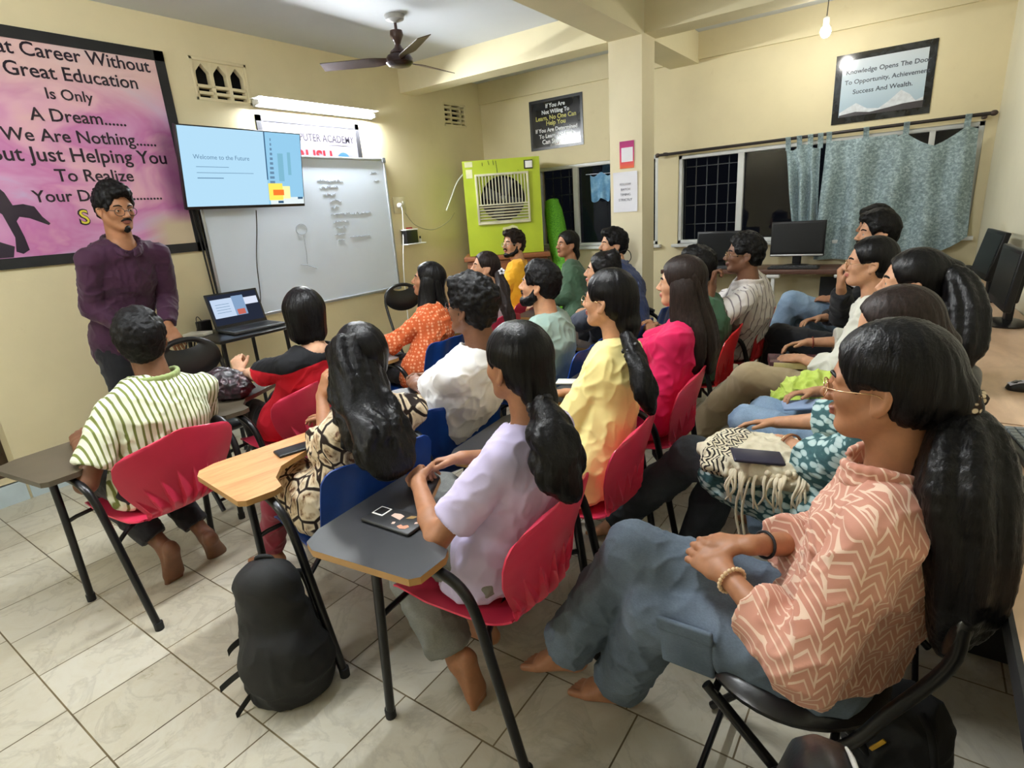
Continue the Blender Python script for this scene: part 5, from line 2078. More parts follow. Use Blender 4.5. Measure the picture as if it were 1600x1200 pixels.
def person(name, label, head, look, hip, heading, skin='b', h=0.006, male=False, sc=None, top=None, legs=None,
           hair=None, hands=None, wrists=None, knees=None, ankles=None, toes=None, poles=None, roll=0.0, pitch=0.0, extras=(),
           hcurl=(0.35, 0.5, 0.3), hnorm=None, fdir=None, lean=None, fineh=None, bust=True, group=None, kpole=(1, 0, 0.6), shoe=0.0):
    """head = world point of the crown; look = world point looked at; hip = world pelvis centre; heading in degrees (world)"""
    sc = sc or (1.03 if male else 0.97)
    th = math.radians(heading)
    R2 = rot_z(-th)
    base = A3((hip[0], hip[1], 0.0))

    def loc(p):
        return R2 @ (A3(p) - base)
    root = thing('person', label, 'person', tuple(base), th, group)
    hip_l = loc(hip)
    crown = loc(head)
    # head orientation
    f = unit(loc(look) - (crown - A3((0, 0, 0.12))))
    f = unit(f + A3((0, 0, pitch)))
    lft = unit(np.cross((0, 0, 1), f))
    up = np.cross(f, lft)
    Rh = np.stack([f, lft, up], 1)
    if roll:
        Rh = Rh @ rot_axis((1, 0, 0), roll)
    hc = crown - Rh[:, 2] * 0.118 * sc
    tf = unit(unit(A3((f[0], f[1], 0))) * 0.25 + A3((1, 0, 0)))     # chest turns a little with the head
    lat = A3((-tf[1], tf[0], 0))
    nb = hc + A3((0, 0, -0.178 * sc)) - tf * 0.040 * sc
    if lean is not None:
        nb = nb + A3(lean)
    spine = nb - hip_l
    SL = np.linalg.norm(spine)
    su = spine / SL
    front = unit(tf - su * (tf @ su))

    def on(t, fo=0.0):
        bend = math.sin(math.pi * t) * -0.018
        return hip_l + spine * t + front * (fo + bend)
    W = {'m': ((0.150, 0.105), (0.135, 0.100), (0.158, 0.112), (0.150, 0.085)), 'f': ((0.162, 0.112), (0.122, 0.088), (0.138, 0.098), (0.128, 0.074))}['m' if male else 'f']
    W = [(a * sc, b * sc) for a, b in W]
    st = [on(0.0), on(0.36), on(0.68), on(0.88)]
    shw = (0.174 if male else 0.150) * sc
    sh = {1: nb + lat * shw + A3((0, 0, -0.062 * sc)) + front * 0.012, -1: nb - lat * shw + A3((0, 0, -0.062 * sc)) + front * 0.012}
    hj = {s: hip_l + A3((0.0, s * 0.088 * sc, -0.015)) for s in (1, -1)}
    l1, l2 = 0.275 * sc, 0.245 * sc
    wr, el = {}, {}
    for i, s in enumerate((1, -1)):
        t = wrists[i] if wrists and wrists[i] is not None else None
        wr[s] = loc(t) if t is not None else hip_l + A3((0.30, s * 0.07, 0.19))
        po = R2 @ A3(poles[i]) if poles and poles[i] is not None else (-0.5, s * 0.75, -0.7)
        el[s] = ik(sh[s], wr[s], l1, l2, po)
    kn, an = {}, {}
    for i, s in enumerate((1, -1)):
        an[s] = loc(ankles[i]) if ankles and ankles[i] is not None else hip_l + A3((0.40, s * 0.10, -hip_l[2] + 0.075))
        kn[s] = loc(knees[i]) if knees and knees[i] is not None else hip_l + A3((0.41 * sc, s * 0.10, 0.0))
    # ---------------------------------------------------------------- body
    S = Solid()
    q = -0.012
    for i in range(3):
        S.ecap(st[i], st[i + 1], lat, (W[i][0] + q, W[i][1] + q), (W[i + 1][0] + q, W[i + 1][1] + q), 0.04)
    for s in (1, -1):
        S.cap(nb + A3((0, 0, -0.025)), sh[s], 0.040 * sc, 0.043 * sc, 0.04)
        ru, rf = (0.046, 0.036) if male else (0.041, 0.033)
        S.cap(sh[s], el[s], ru * sc, rf * 1.02 * sc, 0.016)
        mid = el[s] + (wr[s] - el[s]) * 0.3
        S.cap(el[s], mid, rf * sc, rf * 1.04 * sc, 0.02)
        S.cap(mid, wr[s], rf * 1.02 * sc, 0.0225 * sc, 0.02)
        S.cap(hj[s], kn[s], 0.074 * sc, 0.052 * sc, 0.04)
        m2 = kn[s] + (an[s] - kn[s]) * 0.32
        S.cap(kn[s], m2, 0.050 * sc, 0.048 * sc, 0.03)
        S.cap(m2, an[s], 0.047 * sc, 0.031 * sc, 0.02)
    S.cap(hc + Rh @ A3((-0.022, 0, -0.045)) * 1.0, nb + A3((0, 0, -0.005)), 0.051 * sc if not male else 0.057 * sc, 0.055 * sc if not male else 0.062 * sc, 0.03)
    head_solid(S, hc, Rh, sc, male)
    fa = {}
    for i, s in enumerate((1, -1)):
        fd = unit(wr[s] - el[s]) if not (fdir and fdir[i] is not None) else unit(R2 @ A3(fdir[i]))
        hn = R2 @ A3(hnorm[i]) if hnorm and hnorm[i] is not None else A3((0.1, s * 0.35, 1.0))
        # left hand, palm down, fingers forward: the thumb lies on the right (inner) side
        fa[s] = (fd, hn)
        hand(S, wr[s], fd, hn, -s, sc, hcurl[i] if isinstance(hcurl[0], (tuple, list)) else hcurl)
        td = R2 @ A3(toes[i][0]) if toes and toes[i] is not None else A3((1, s * 0.15, 0))
        tu = R2 @ A3(toes[i][1]) if toes and toes[i] is not None else A3((0, 0, 1))
        foot(S, an[s], td, tu, sc * 0.96)
    fh = fineh or h
    fine = [(hc - 0.14, hc + 0.14, fh)]
    for s in (1, -1):
        c = wr[s] + fa[s][0] * 0.08
        fine.append((c - 0.10, c + 0.10, max(fh, 0.0035)))
    P, Q = S.mesh(h, fine)
    fc = P[Q].mean(1)
    hl = (fc - hc) @ Rh / sc
    mi = ((np.abs(hl[:, 2] + 0.0555) < 0.0095) & (np.abs(hl[:, 1]) < 0.0205) & (hl[:, 0] > 0.079)).astype(int)
    mesh_obj('body', P, Q, [SK[skin], LIP[skin]], root, mi)
    # eyes and brows
    for s in (1, -1):
        mb = MB()
        c = hc + Rh @ (A3((0.0695, s * 0.0312, 0.0005)) * sc)
        mb.ell(c, (0.0112 * sc,) * 3, 14, Rh)
        mb.ell(c + Rh @ A3((0.0067, 0, 0)) * sc, (0.0054 * sc, 0.0058 * sc, 0.0058 * sc), 12, Rh, 1)
        mb.build('eye', [M_EYEW, M_IRIS], root, 70)
        mb = MB()
        mb.tube([hc + Rh @ (A3(p) * sc) for p in ((0.087, s * 0.013, 0.021), (0.0845, s * 0.027, 0.0275), (0.073, s * 0.044, 0.0245), (0.066, s * 0.050, 0.019))], [0.0028, 0.0042, 0.0034, 0.0015], 7, smooth=4)
        mb.build('eyebrow', H_SHORT, root, 60)
    env = dict(S=S, root=root, hc=hc, Rh=Rh, sc=sc, nb=nb, sh=sh, el=el, wr=wr, kn=kn, an=an, hj=hj, st=st, W=W, lat=lat, front=front, su=su, on=on, h=h, loc=loc, male=male, fa=fa, R2=R2, hip=hip_l, skin=skin)
    if legs:
        make_legs(env, **legs)
    if top:
        make_top(env, **top)
    if hair:
        make_hair(env, *hair)
    for e in extras:
        e(env)
    return root


def make_legs(E, mat, fit=0.014, flare=0.0, hem=0.0, folds=0.004, cuff=None, name='trousers', seed=3):
    S = Solid()
    sc, W = E['sc'], E['W']
    S.ecap(E['on'](-0.03), E['on'](0.22), E['lat'], (W[0][0] - 0.002, W[0][1] - 0.002), (W[0][0] - 0.030, W[0][1] - 0.020), 0.03)
    for s in (1, -1):
        k, a, j = E['kn'][s], E['an'][s], E['hj'][s]
        S.cap(j, k, 0.080 * sc + fit * 0.5, 0.056 * sc + fit, 0.035)
        end = a + unit(k - a) * (0.02 + hem)
        m2 = k + (end - k) * 0.4
        S.cap(k, m2, 0.054 * sc + fit, 0.050 * sc + fit + flare * 0.3, 0.03)
        S.cap(m2, end, 0.050 * sc + fit + flare * 0.3, 0.036 * sc + fit + flare, 0.02, flat=True)
    return solid_obj(S, name, mat, E['root'], E['h'] * 1.1, (), folds, (16, 16, 11), seed)


def make_top(E, mat, sleeve='short', fit=0.012, hem=0.05, folds=0.004, neck=0.066, neckz=0.0, collar=None, skirt=0.0, name='shirt', seed=1, sl_len=None, cutz=-0.088, cuffr=0.0):
    S = Solid()
    sc, W, st, lat, su = E['sc'], E['W'], E['st'], E['lat'], E['su']
    nb, front = E['nb'], E['front']
    bot = E['on'](-hem / 0.4)
    S.ecap(bot, st[0], lat, (W[0][0] + fit + 0.004, W[0][1] + fit + 0.004), (W[0][0] + fit, W[0][1] + fit), 0.03)
    for i in range(3):
        S.ecap(st[i], st[i + 1], lat, (W[i][0] + fit, W[i][1] + fit), (W[i + 1][0] + fit, W[i + 1][1] + fit), 0.05)
    if not E['male']:
        for s in (1, -1):
            S.ell(E['on'](0.68, 0.070 * sc) + lat * s * 0.058 * sc, (0.040 * sc, 0.045 * sc, 0.048 * sc), None, 0.03)
    for s in (1, -1):
        sh, el, wr = E['sh'][s], E['el'][s], E['wr'][s]
        S.cap(nb + A3((0, 0, -0.027)), sh, 0.040 * sc + fit * 0.6, 0.043 * sc + fit * 0.8, 0.04)
        if sleeve == 'short':
            L = sl_len or 0.72
            e = sh + (el - sh) * L
            S.cap(sh, e, 0.042 * sc + fit, 0.042 * sc + fit * 1.5, 0.008, flat=True)
        else:
            S.cap(sh, el, 0.043 * sc + fit, 0.039 * sc + fit * 1.1, 0.008)
            L = sl_len or (0.92 if sleeve == 'long' else 0.55)
            e = el + (wr - el) * L
            S.cap(el, e, 0.040 * sc + fit * 1.1, (0.030 if sleeve == 'long' else 0.036) * sc + fit * 0.9 + cuffr, 0.022, flat=True)
        if skirt:
            k = E['kn'][s]
            S.cap(E['hj'][s], E['hj'][s] + (k - E['hj'][s]) * skirt, 0.094 * sc + fit, 0.075 * sc + fit, 0.05)
    if E['hip'][2] < 0.75:      # the seat flattens the cloth
        S.half((0, 0, E['hip'][2] + cutz), (0, 0, -1), 0.02, 1.2)
    # neck opening
    S.cap(nb + A3((0, 0, neckz)) + front * 0.012, nb + A3((0, 0, 0.16)) + front * 0.05, neck * sc, neck * sc * 1.05, 0.008, True)
    o = solid_obj(S, name, mat, E['root'], E['h'] * 1.1, (), folds, (17, 17, 12), seed)
    if collar is not None:
        cm, hgt, rad = collar
        C = Solid()
        n = 26
        up = unit(E['hc'] - nb)
        pts = []
        for i in range(n + 1):
            a = 2 * math.pi * i / n
            c, s_ = math.cos(a), math.sin(a)
            p = nb + front * (0.012 + c * rad * 1.02) + lat * s_ * rad * 1.05 + A3((0, 0, 0.006 - 0.035 * max(0, c) ** 1.5))
            pts.append(p)
        for i in range(n):
            if math.cos(2 * math.pi * (i + 0.5) / n) > 0.94:
                continue
            C.cap(pts[i], pts[i + 1], 0.009, 0.009, 0.01)
            C.cap(pts[i] + A3((0, 0, hgt)), pts[i + 1] + A3((0, 0, hgt)), 0.006, 0.006, 0.01)
            C.cap(pts[i], pts[i] + A3((0, 0, hgt)), 0.009, 0.006, 0.012)
        solid_obj(C, 'collar', cm, E['root'], min(E['h'], 0.005))
    return o


def strands(E, amp, nth=46, nz=5, seed=2):
    hc, Rh = E['hc'], E['Rh']

    def d(P):
        L = (P - hc) @ Rh
        th = np.arctan2(L[:, 1], L[:, 0] + 0.01)
        r = np.hypot(L[:, 0], L[:, 1])
        T = np.stack([th * nth / 6.28, r * 8, L[:, 2] * nz], 1)
        T2 = np.stack([th * nth * 2.7 / 6.28, r * 8, L[:, 2] * nz * 1.5], 1)
        w = np.clip(r / 0.035, 0.1, 1)
        return amp * w * (vnoise(T, (1, 1, 1), seed) + 0.6 * vnoise(T2, (1, 1, 1), seed + 5))
    return d


def lumps(amp, sc, seed=2):
    def d(P):
        return amp * (vnoise(P, (sc, sc, sc), seed) + 0.6 * vnoise(P, (sc * 2.2,) * 3, seed + 4))
    return d


def hcap(E, S, t=0.014, face=(0.088, 0, -0.047), fr=(0.070, 0.069, 0.116), ears=True, low=-0.015):
    hc, Rh, sc = E['hc'], E['Rh'], E['sc']
    T = lambda p: hc + Rh @ (A3(p) * sc)
    S.ell(T((-0.015, 0, 0.038)), A3((0.093 + t, 0.074 + t, 0.085 + t)) * sc, Rh, 0.015)
    S.ell(T((-0.048, 0, low)), A3((0.050 + t, 0.055 + t, 0.056)) * sc, Rh, 0.02)
    return T


def hcut(E, S, T, ears=True, face=(0.092, 0, -0.045), fr=(0.076, 0.080, 0.114)):
    Rh, sc = E['Rh'], E['sc']
    S.ell(T(face), A3(fr) * sc, Rh, 0.012, True)
    if ears:
        for y in (1, -1):
            S.ell(T((0.014, y * 0.087, -0.024)), A3((0.046, 0.030, 0.047)) * sc, Rh, 0.008, True)


def bundle(Q, P, rad, side, deep, n, fill, wave, seed, k=0.005):
    """a fall of hair as n separate locks spread over an elliptical section (side, deep per point)"""
    rr = random.Random(seed)
    m = len(P)
    for j in range(n):
        a = 2 * math.pi * (j + 0.5 * rr.random()) / n
        q = fill * (0.75 + 0.25 * rr.random()) if j % 3 else fill * 0.35
        ph, fq = rr.uniform(0, 6.28), rr.uniform(0.8, 1.25)
        cut = m - rr.randint(0, max(0, m // 6))
        pts, rs = [], []
        for i in range(cut):
            t = i / (m - 1)
            t0 = unit(P[min(i + 1, m - 1)] - P[max(i - 1, 0)])
            u = side - t0 * (side @ t0)
            u = unit(u)
            w_ = np.cross(t0, u)
            wv = wave * min(1, t * 3) * math.sin(ph + fq * t * 16)
            wv2 = wave * min(1, t * 3) * math.cos(ph + fq * t * 13)
            pts.append(P[i] + u * (math.cos(a) * q * rad[i][0] + wv) + w_ * (math.sin(a) * q * rad[i][1] + wv2))
            rs.append(max(0.003, deep * min(rad[i]) * (1.0 if i < cut - 2 else 0.55)))
        Q.chain(pts, rs, k)


def hair_fall(E, name, mat, chain, side, h, wave=0.0, n=14, seed=1):
    Q = Solid()
    P = catmull([A3(p[:3]) for p in chain], 4)
    x0, x1 = np.linspace(0, 1, len(P)), np.linspace(0, 1, len(chain))
    ra = np.interp(x0, x1, [p[3] for p in chain])
    rb = np.interp(x0, x1, [p[4] if len(p) > 4 else p[3] for p in chain])
    rad = list(zip(ra, rb))
    for i in range(len(P) - 1):
        Q.ecap(P[i], P[i + 1], side, (ra[i] * 0.84, rb[i] * 0.84), (ra[i + 1] * 0.84, rb[i + 1] * 0.84), 0.02)
    bundle(Q, P, rad, A3(side), 0.36, n, 0.80, wave, seed)
    c0, ax0 = P[0], unit(P[-1] - P[0])
    _, u0, w0 = frame_of(ax0)

    def dd(X):
        a, b = (X - c0) @ u0, (X - c0) @ w0
        t = np.stack([a * 150, b * 150, X[:, 2] * 7], 1)
        return 0.0016 * vnoise(t, (1, 1, 1), 4) + 0.0012 * vnoise(t * 2.1, (1, 1, 1), 9)
    return solid_obj(Q, name, mat, E['root'], h, disp=dd)


def make_hair(E, style, mat, opt=None):
    o = opt or {}
    S = Solid()
    hc, Rh, sc, root = E['hc'], E['Rh'], E['sc'], E['root']
    h = min(E['h'], 0.006)
    if style in ('short', 'quiff', 'wavy'):
        t = o.get('t', 0.013)
        T = hcap(E, S, t)
        S.ell(T((0.0, 0, 0.080)), A3((0.082, 0.068, 0.045 + o.get('vol', 0.008))) * sc, Rh, 0.02)
        if style != 'short' or o.get('fringe'):
            f = o.get('fringe', 0.02)
            S.ell(T((0.062, 0.0, 0.092)), A3((0.032 + f * 0.6, 0.055, 0.024 + f * 0.5)) * sc, Rh, 0.02)
        hcut(E, S, T, True, fr=(0.076, 0.080, 0.118 - o.get('low', 0.0)))
        S.half(T((-0.05, 0, -0.075)), Rh @ A3((0, 0, -1)), 0.01, 0.12)
        solid_obj(S, 'hair', mat, root, h, disp=lumps(o.get('amp', 0.005), o.get('sc', 55)))
    elif style == 'bob':
        T = hcap(E, S, 0.018)
        S.ecap(T((-0.03, 0, 0.03)), T((-0.035, 0, -0.085)), Rh[:, 1], (0.098 * sc, 0.085 * sc), (0.094 * sc, 0.078 * sc), 0.03)
        S.half(T((0, 0, -0.125)), Rh @ A3((0.15, 0, -1)), 0.012, 0.2)
        S.ell(T((0.10, 0, -0.055)), A3((0.075, 0.070, 0.118)) * sc, Rh, 0.012, True)
        solid_obj(S, 'hair', mat, root, h, disp=strands(E, 0.0028))
    else:
        T = hcap(E, S, o.get('t', 0.012))
        if style == 'bun':
            c = T(o.get('bun', (-0.045, 0, 0.125)))
            S.ell(c, A3((0.05, 0.05, 0.036)) * sc, Rh, 0.02)
            S.ell(c + A3((-0.01, 0.01, 0.02)), A3((0.03, 0.032, 0.026)) * sc, Rh, 0.015)
        for ch in o.get('locks', ()):      # head-frame locks that hang from the head
            S.chain([T(p[:3]) for p in ch], [p[3] for p in ch], 0.025)
        hcut(E, S, T, o.get('ears', True), fr=o.get('fr', (0.082, 0.082, 0.122)))
        solid_obj(S, 'hair', mat, root, h, disp=strands(E, o.get('amp', 0.0022), o.get('nth', 60), o.get('nz', 6)) if style != 'bun' else lumps(0.003, 60))
        k = 0
        for ch in o.get('flat', ()):       # falls of hair in head-frame points with (lateral, depth)
            k += 1
            hair_fall(E, 'hair_fall', mat, [tuple(T(p[:3])) + tuple(p[3:]) for p in ch], Rh[:, 1], h, o.get('wave', 0.0), o.get('locks_n', 18), k)
        for ch in o.get('wflat', ()):      # falls of hair given in world points
            k += 1
            hair_fall(E, 'hair_fall', mat, [tuple(E['loc'](p[:3])) + tuple(p[3:]) for p in ch], E['lat'], h, o.get('wave', 0.0), o.get('locks_n', 18), k)
        for ch in o.get('tail', ()):       # a gathered tail in world points
            k += 1
            hair_fall(E, 'hair_tail', mat, [tuple(E['loc'](p[:3])) + tuple(p[3:]) for p in ch], E['lat'], h, o.get('wave', 0.002), o.get('locks_n', 14), k)


# small wearables -------------------------------------------------------------
def glasses(mat, r=0.021, name='glasses', rr=0.0011):
    def f(E):
        hc, Rh, sc = E['hc'], E['Rh'], E['sc']
        T = lambda p: hc + Rh @ (A3(p) * sc)
        mb = MB()
        for s in (1, -1):
            c = A3((0.096, s * 0.032, -0.004))
            mb.tube([T(c + A3((-0.006 * abs(math.cos(a)) * (1 if math.cos(a) * s > 0 else 0), r * math.cos(a), r * 0.86 * math.sin(a)))) for a in np.linspace(0, 2 * math.pi, 25)], rr, 6, cap=False)
            mb.tube([T((0.090, s * 0.053, 0.002)), T((0.055, s * 0.074, 0.004)), T((0.0, s * 0.0815, 0.008)), T((-0.02, s * 0.0825, 0.0))], rr, 6, smooth=4)
        mb.tube([T((0.0965, 0.012, -0.002)), T((0.103, 0, 0.003)), T((0.0965, -0.012, -0.002))], rr, 6, smooth=4)
        mb.build(name, mat, E['root'], 60)
    return f


def beard(mat, full=True, must=True, t=0.008):
    def f(E):
        hc, Rh, sc = E['hc'], E['Rh'], E['sc']
        T = lambda p: hc + Rh @ (A3(p) * sc)
        S = Solid()
        if full:
            for y in (1, -1):
                S.chain([T((0.004, y * 0.066, -0.02)), T((0.006, y * 0.058, -0.055)), T((0.035, y * 0.040, -0.082)), T((0.066, y * 0.014, -0.095))], [0.010 + t * 0.2, 0.016 + t, 0.018 + t, 0.017 + t], 0.02)
            S.ell(T((0.066, 0, -0.090)), A3((0.022 + t, 0.026, 0.020 + t)) * sc, Rh, 0.02)
        else:
            S.ell(T((0.070, 0, -0.092)), A3((0.016 + t * 0.6, 0.018, 0.014 + t)) * sc, Rh, 0.02)
        if must:
            S.chain([T((0.080, 0.026, -0.052)), T((0.0905, 0.012, -0.0425)), T((0.0925, 0, -0.041)), T((0.0905, -0.012, -0.0425)), T((0.080, -0.026, -0.052))], [0.004, 0.0058, 0.0055, 0.0058, 0.004], 0.006)
        if full:
            S.ell(T((0.100, 0, -0.058)), A3((0.024, 0.024, 0.013)) * sc, Rh, 0.006, True)
        solid_obj(S, 'beard', mat, E['root'], 0.004, disp=lumps(0.0015, 160))
    return f


def band(mat, which, t=0.93, r=0.003, name='bracelet', beads=0, rad=None):
    """ring round a forearm, t from elbow (0) to wrist (1)"""
    def f(E):
        a, b = E['el'][which], E['wr'][which]
        c = a + (b - a) * t
        d, u, w = frame_of(b - a)
        R_ = rad or (0.0285 * E['sc'])
        mb = MB()
        if beads:
            for k in range(beads):
                q = 2 * math.pi * k / beads
                mb.ell(c + R_ * (math.cos(q) * u + math.sin(q) * w), (r, r, r), 10)
        else:
            mb.tube([c + R_ * (math.cos(q) * u + math.sin(q) * w) for q in np.linspace(0, 2 * math.pi, 25)], r, 8, cap=False)
        mb.build(name, mat, E['root'], 60)
    return f


def headlocal(mats, pts, r, name, sm=5, n=10):
    def f(E):
        mb = MB()
        mb.tube([E['hc'] + E['Rh'] @ (A3(p) * E['sc']) for p in pts], r, n, smooth=sm)
        mb.build(name, mats, E['root'], 60)
    return f


def scrunchie(mat, world, R_, r, axis, name='scrunchie', knots=9):
    def f(E):
        c = E['loc'](world)
        d, u, w = frame_of(E['R2'] @ A3(axis))
        S = Solid()
        for k in range(knots):
            q = 2 * math.pi * k / knots
            p = c + R_ * (math.cos(q) * u + math.sin(q) * w) + d * 0.006 * (-1) ** k
            S.ell(p, (r, r * 0.8, r), None, 0.006)
        solid_obj(S, name, mat, E['root'], 0.003, disp=lumps(0.003, 90))
    return f
# ------------------------------------------------------------------ garment patterns
def pat_stripe(name, base, line, period, axis=1, width=0.3, rough=0.8, turn=0.0):
    N = Nd(name)
    c = N.xyz(N.mapped(rot=(0, 0, turn)))[axis]
    v = N.math('FRACT', N.math('MULTIPLY', c, 1.0 / period))
    v = N.math('ABSOLUTE', N.math('SUBTRACT', v, 0.5))
    N.base(N.ramp(v, [(width * 0.5 - 0.04, line), (width * 0.5 + 0.05, base)])).set(rough, spec=0.2)
    N.bump(N.noise(scale=200, detail=2), 0.2, 0.001)
    return N.m


def pat_snake():
    N = Nd('snake_print_cloth')
    v = N.mapped(scale=(1.0, 1.0, 0.85))
    e = N.voro(v, 13, 'DISTANCE_TO_EDGE', 0.8)
    n = N.noise(v, 30, 4, 0.6, 0.6)
    inner = N.ramp(n, [(0.40, rgb(96, 62, 44)), (0.47, rgb(186, 160, 126)), (0.60, rgb(224, 208, 178))])
    edge = N.ramp(e, [(0.0, (0, 0, 0, 1)), (0.05, (0, 0, 0, 1)), (0.085, (1, 1, 1, 1)), (1, (1, 1, 1, 1))])
    pale = N.ramp(e, [(0.09, (1, 1, 1, 1)), (0.2, (0, 0, 0, 1))])
    c = N.mix(pale, inner, rgb(226, 210, 180))
    N.base(N.mix(edge, rgb(36, 24, 20), c)).set(0.7, spec=0.25)
    return N.m


def pat_leaf():
    N = Nd('teal_leaf_print_cloth')
    v = N.mapped(rot=(0.5, 0.3, 0.4), scale=(1.0, 1.0, 1.9))
    d = N.voro(v, 26, 'F1', 0.55)
    c = N.ramp(d, [(0.25, rgb(196, 214, 210)), (0.46, rgb(176, 200, 198)), (0.53, rgb(46, 80, 82)), (0.8, rgb(40, 70, 74))])
    n = N.noise(v, 60, 2)
    N.base(N.mix(N.math('MULTIPLY', n, 0.25), c, rgb(120, 168, 172))).set(0.8, spec=0.2)
    return N.m


def pat_zigzag():
    N = Nd('peach_zigzag_cloth')
    x, y, z = N.xyz(N.mapped(rot=(0, 0.35, 0)))[:3]
    h = N.math('ADD', x, N.math('MULTIPLY', y, 0.75))
    u = N.math('MULTIPLY', h, 26.0)
    fu = N.math('FRACT', u)
    tri = N.math('ABSOLUTE', N.math('SUBTRACT', fu, 0.5))
    col = N.math('FLOOR', N.math('MULTIPLY', u, 1.0))
    w = N.math('ADD', N.math('MULTIPLY', z, 46.0), N.math('MULTIPLY', tri, 2.2))
    w = N.math('ADD', w, N.math('MULTIPLY', col, 0.5))
    fw = N.math('FRACT', w)
    l1 = N.math('LESS_THAN', fw, 0.24)
    l2 = N.math('LESS_THAN', fu, 0.10)
    gate = N.math('LESS_THAN', N.math('FRACT', N.math('MULTIPLY', w, 0.5)), 0.62)
    line = N.math('MINIMUM', N.math('ADD', l1, N.math('MULTIPLY', l2, gate)), 1.0)
    base = N.ramp(N.noise(scale=5, detail=3), [(0.35, rgb(186, 128, 108)), (0.65, rgb(200, 146, 126))])
    N.base(N.mix(line, base, rgb(222, 192, 170))).set(0.75, spec=0.25, sheen=0.1)
    N.bump(N.noise(scale=260, detail=2), 0.15, 0.001)
    return N.m


def pat_dots(name, base, dot, sc, r=0.3):
    N = Nd(name)
    d = N.voro(N.co(), sc, 'F1', 0.25)
    N.base(N.ramp(d, [(r, dot), (r + 0.12, base)])).set(0.8, spec=0.2)
    return N.m


def pat_twotone(name, upper, lower, zc, k):
    """black yoke over a red body: the seam slants with height and depth"""
    N = Nd(name)
    x, y, z = N.xyz()[:3]
    ay = N.math('ABSOLUTE', y)
    q = N.math('SUBTRACT', N.math('ADD', z, N.math('MULTIPLY', ay, k)), zc)
    N.base(N.ramp(N.math('MULTIPLY_ADD', q, 30.0, 0.5), [(0.45, lower), (0.55, upper)])).set(0.8, spec=0.2)
    N.bump(N.noise(scale=200, detail=2), 0.2, 0.001)
    return N.m


M_JBLUE = denim('pale_blue_denim', rgb(128, 156, 186), rgb(166, 190, 214))
M_JGREY = denim('grey_denim', rgb(84, 96, 108), rgb(116, 130, 146))
M_JDARK = denim('dark_grey_denim', rgb(58, 64, 72), rgb(84, 92, 100))
M_JKHAKI = cloth('khaki_cotton', rgb(190, 172, 138))
M_BLKT = cloth('black_trouser_cloth', rgb(26, 27, 32))
M_GOLD = plain('thin_gold_metal', rgb(206, 170, 130), 0.25, 0.9)
M_DKFR = plain('dark_glasses_frame', rgb(36, 32, 30), 0.3)
M_CLEARF = plain('pale_glasses_frame', rgb(206, 206, 208), 0.25, 0.4)
HD = {}


def crown(key, u, v, z):
    HD[key] = tuple(float(q) for q in atz(u, v, z))
    return HD[key]


def tail(key, *pts):
    """points of a hair tail: (u, v, nearer than the crown by, radius)"""
    return [nd(u, v, HD[key], -o) + (r,) for u, v, o, r in pts]


LOOK_TV = (-4.2, 2.6, 1.85)
LOOK_P = (-3.6, 1.5, 1.55)


def w(u, v, z):
    return tuple(float(x) for x in atz(u, v, z))


# ------------------------------------------------------------------ the presenter
person('p', 'person standing at the front in a dark plum shirt and glasses, leaning on a chair',
       head=w(174, 291, 1.775), look=(-0.6, 1.75, 1.25), hip=(-3.86, 1.40, 0.95), heading=2, skin='b', h=0.006, male=True, fineh=0.0035,
       top=dict(mat=cloth('plum_shirt_cloth', rgb(58, 26, 52), 0.7), sleeve='long', fit=0.018, hem=0.07, folds=0.005, collar=(cloth('plum_shirt_cloth', rgb(58, 26, 52)), 0.024, 0.086)),
       legs=dict(mat=M_BLKT, fit=0.016, folds=0.004),
       wrists=((-3.585, 1.535, 0.985), (-3.60, 1.36, 0.98)), knees=((-3.83, 1.50, 0.50), (-3.84, 1.32, 0.50)), ankles=((-3.90, 1.52, 0.09), (-3.92, 1.28, 0.09)),
       fdir=((0.45, 0.1, -0.9), (0.45, -0.05, -0.9)), hnorm=((0.8, -0.5, 0.5), (0.8, -0.4, 0.5)), hcurl=(0.15, 0.35, 0.3), poles=((-0.6, 0.35, 0.1), (-0.6, -0.35, 0.1)),
       hair=('wavy', H_SHORT, dict(vol=0.026, fringe=0.018, amp=0.008, sc=48, t=0.015)),
       extras=(glasses(M_DKFR, 0.024, rr=0.0016), beard(H_SHORT, False)))

# ------------------------------------------------------------------ first row
person('p', 'person from behind in a white and green striped shirt, front left',
       head=w(209, 489, 1.215), look=(-4.0, 1.62, 1.5), hip=(-2.545, 0.905, 0.53), heading=184, skin='c', h=0.006, male=True,
       top=dict(mat=pat_stripe('green_striped_cloth', rgb(224, 228, 206), rgb(110, 120, 62), 0.0215, 1, 0.34), fit=0.017, hem=0.07, folds=0.004, collar=(cloth('sage_collar_cloth', rgb(148, 164, 106)), 0.042, 0.084), sl_len=0.76),
       legs=dict(mat=M_BLKT, fit=0.02, hem=0.05),
       wrists=((-2.72, 0.72, 0.705), (-2.88, 1.02, 0.71)), poles=((0.6, -0.45, -0.6), None), ankles=((-2.62, 0.88, 0.155), (-2.63, 1.06, 0.12)), toes=(((-0.3, -0.05, -0.95), (-1, 0, 0.3)), ((-0.45, 0.25, -0.85), (-0.9, 0, 0.5))),
       hair=('short', H_SHORT, dict(vol=0.014, amp=0.005, t=0.016)))
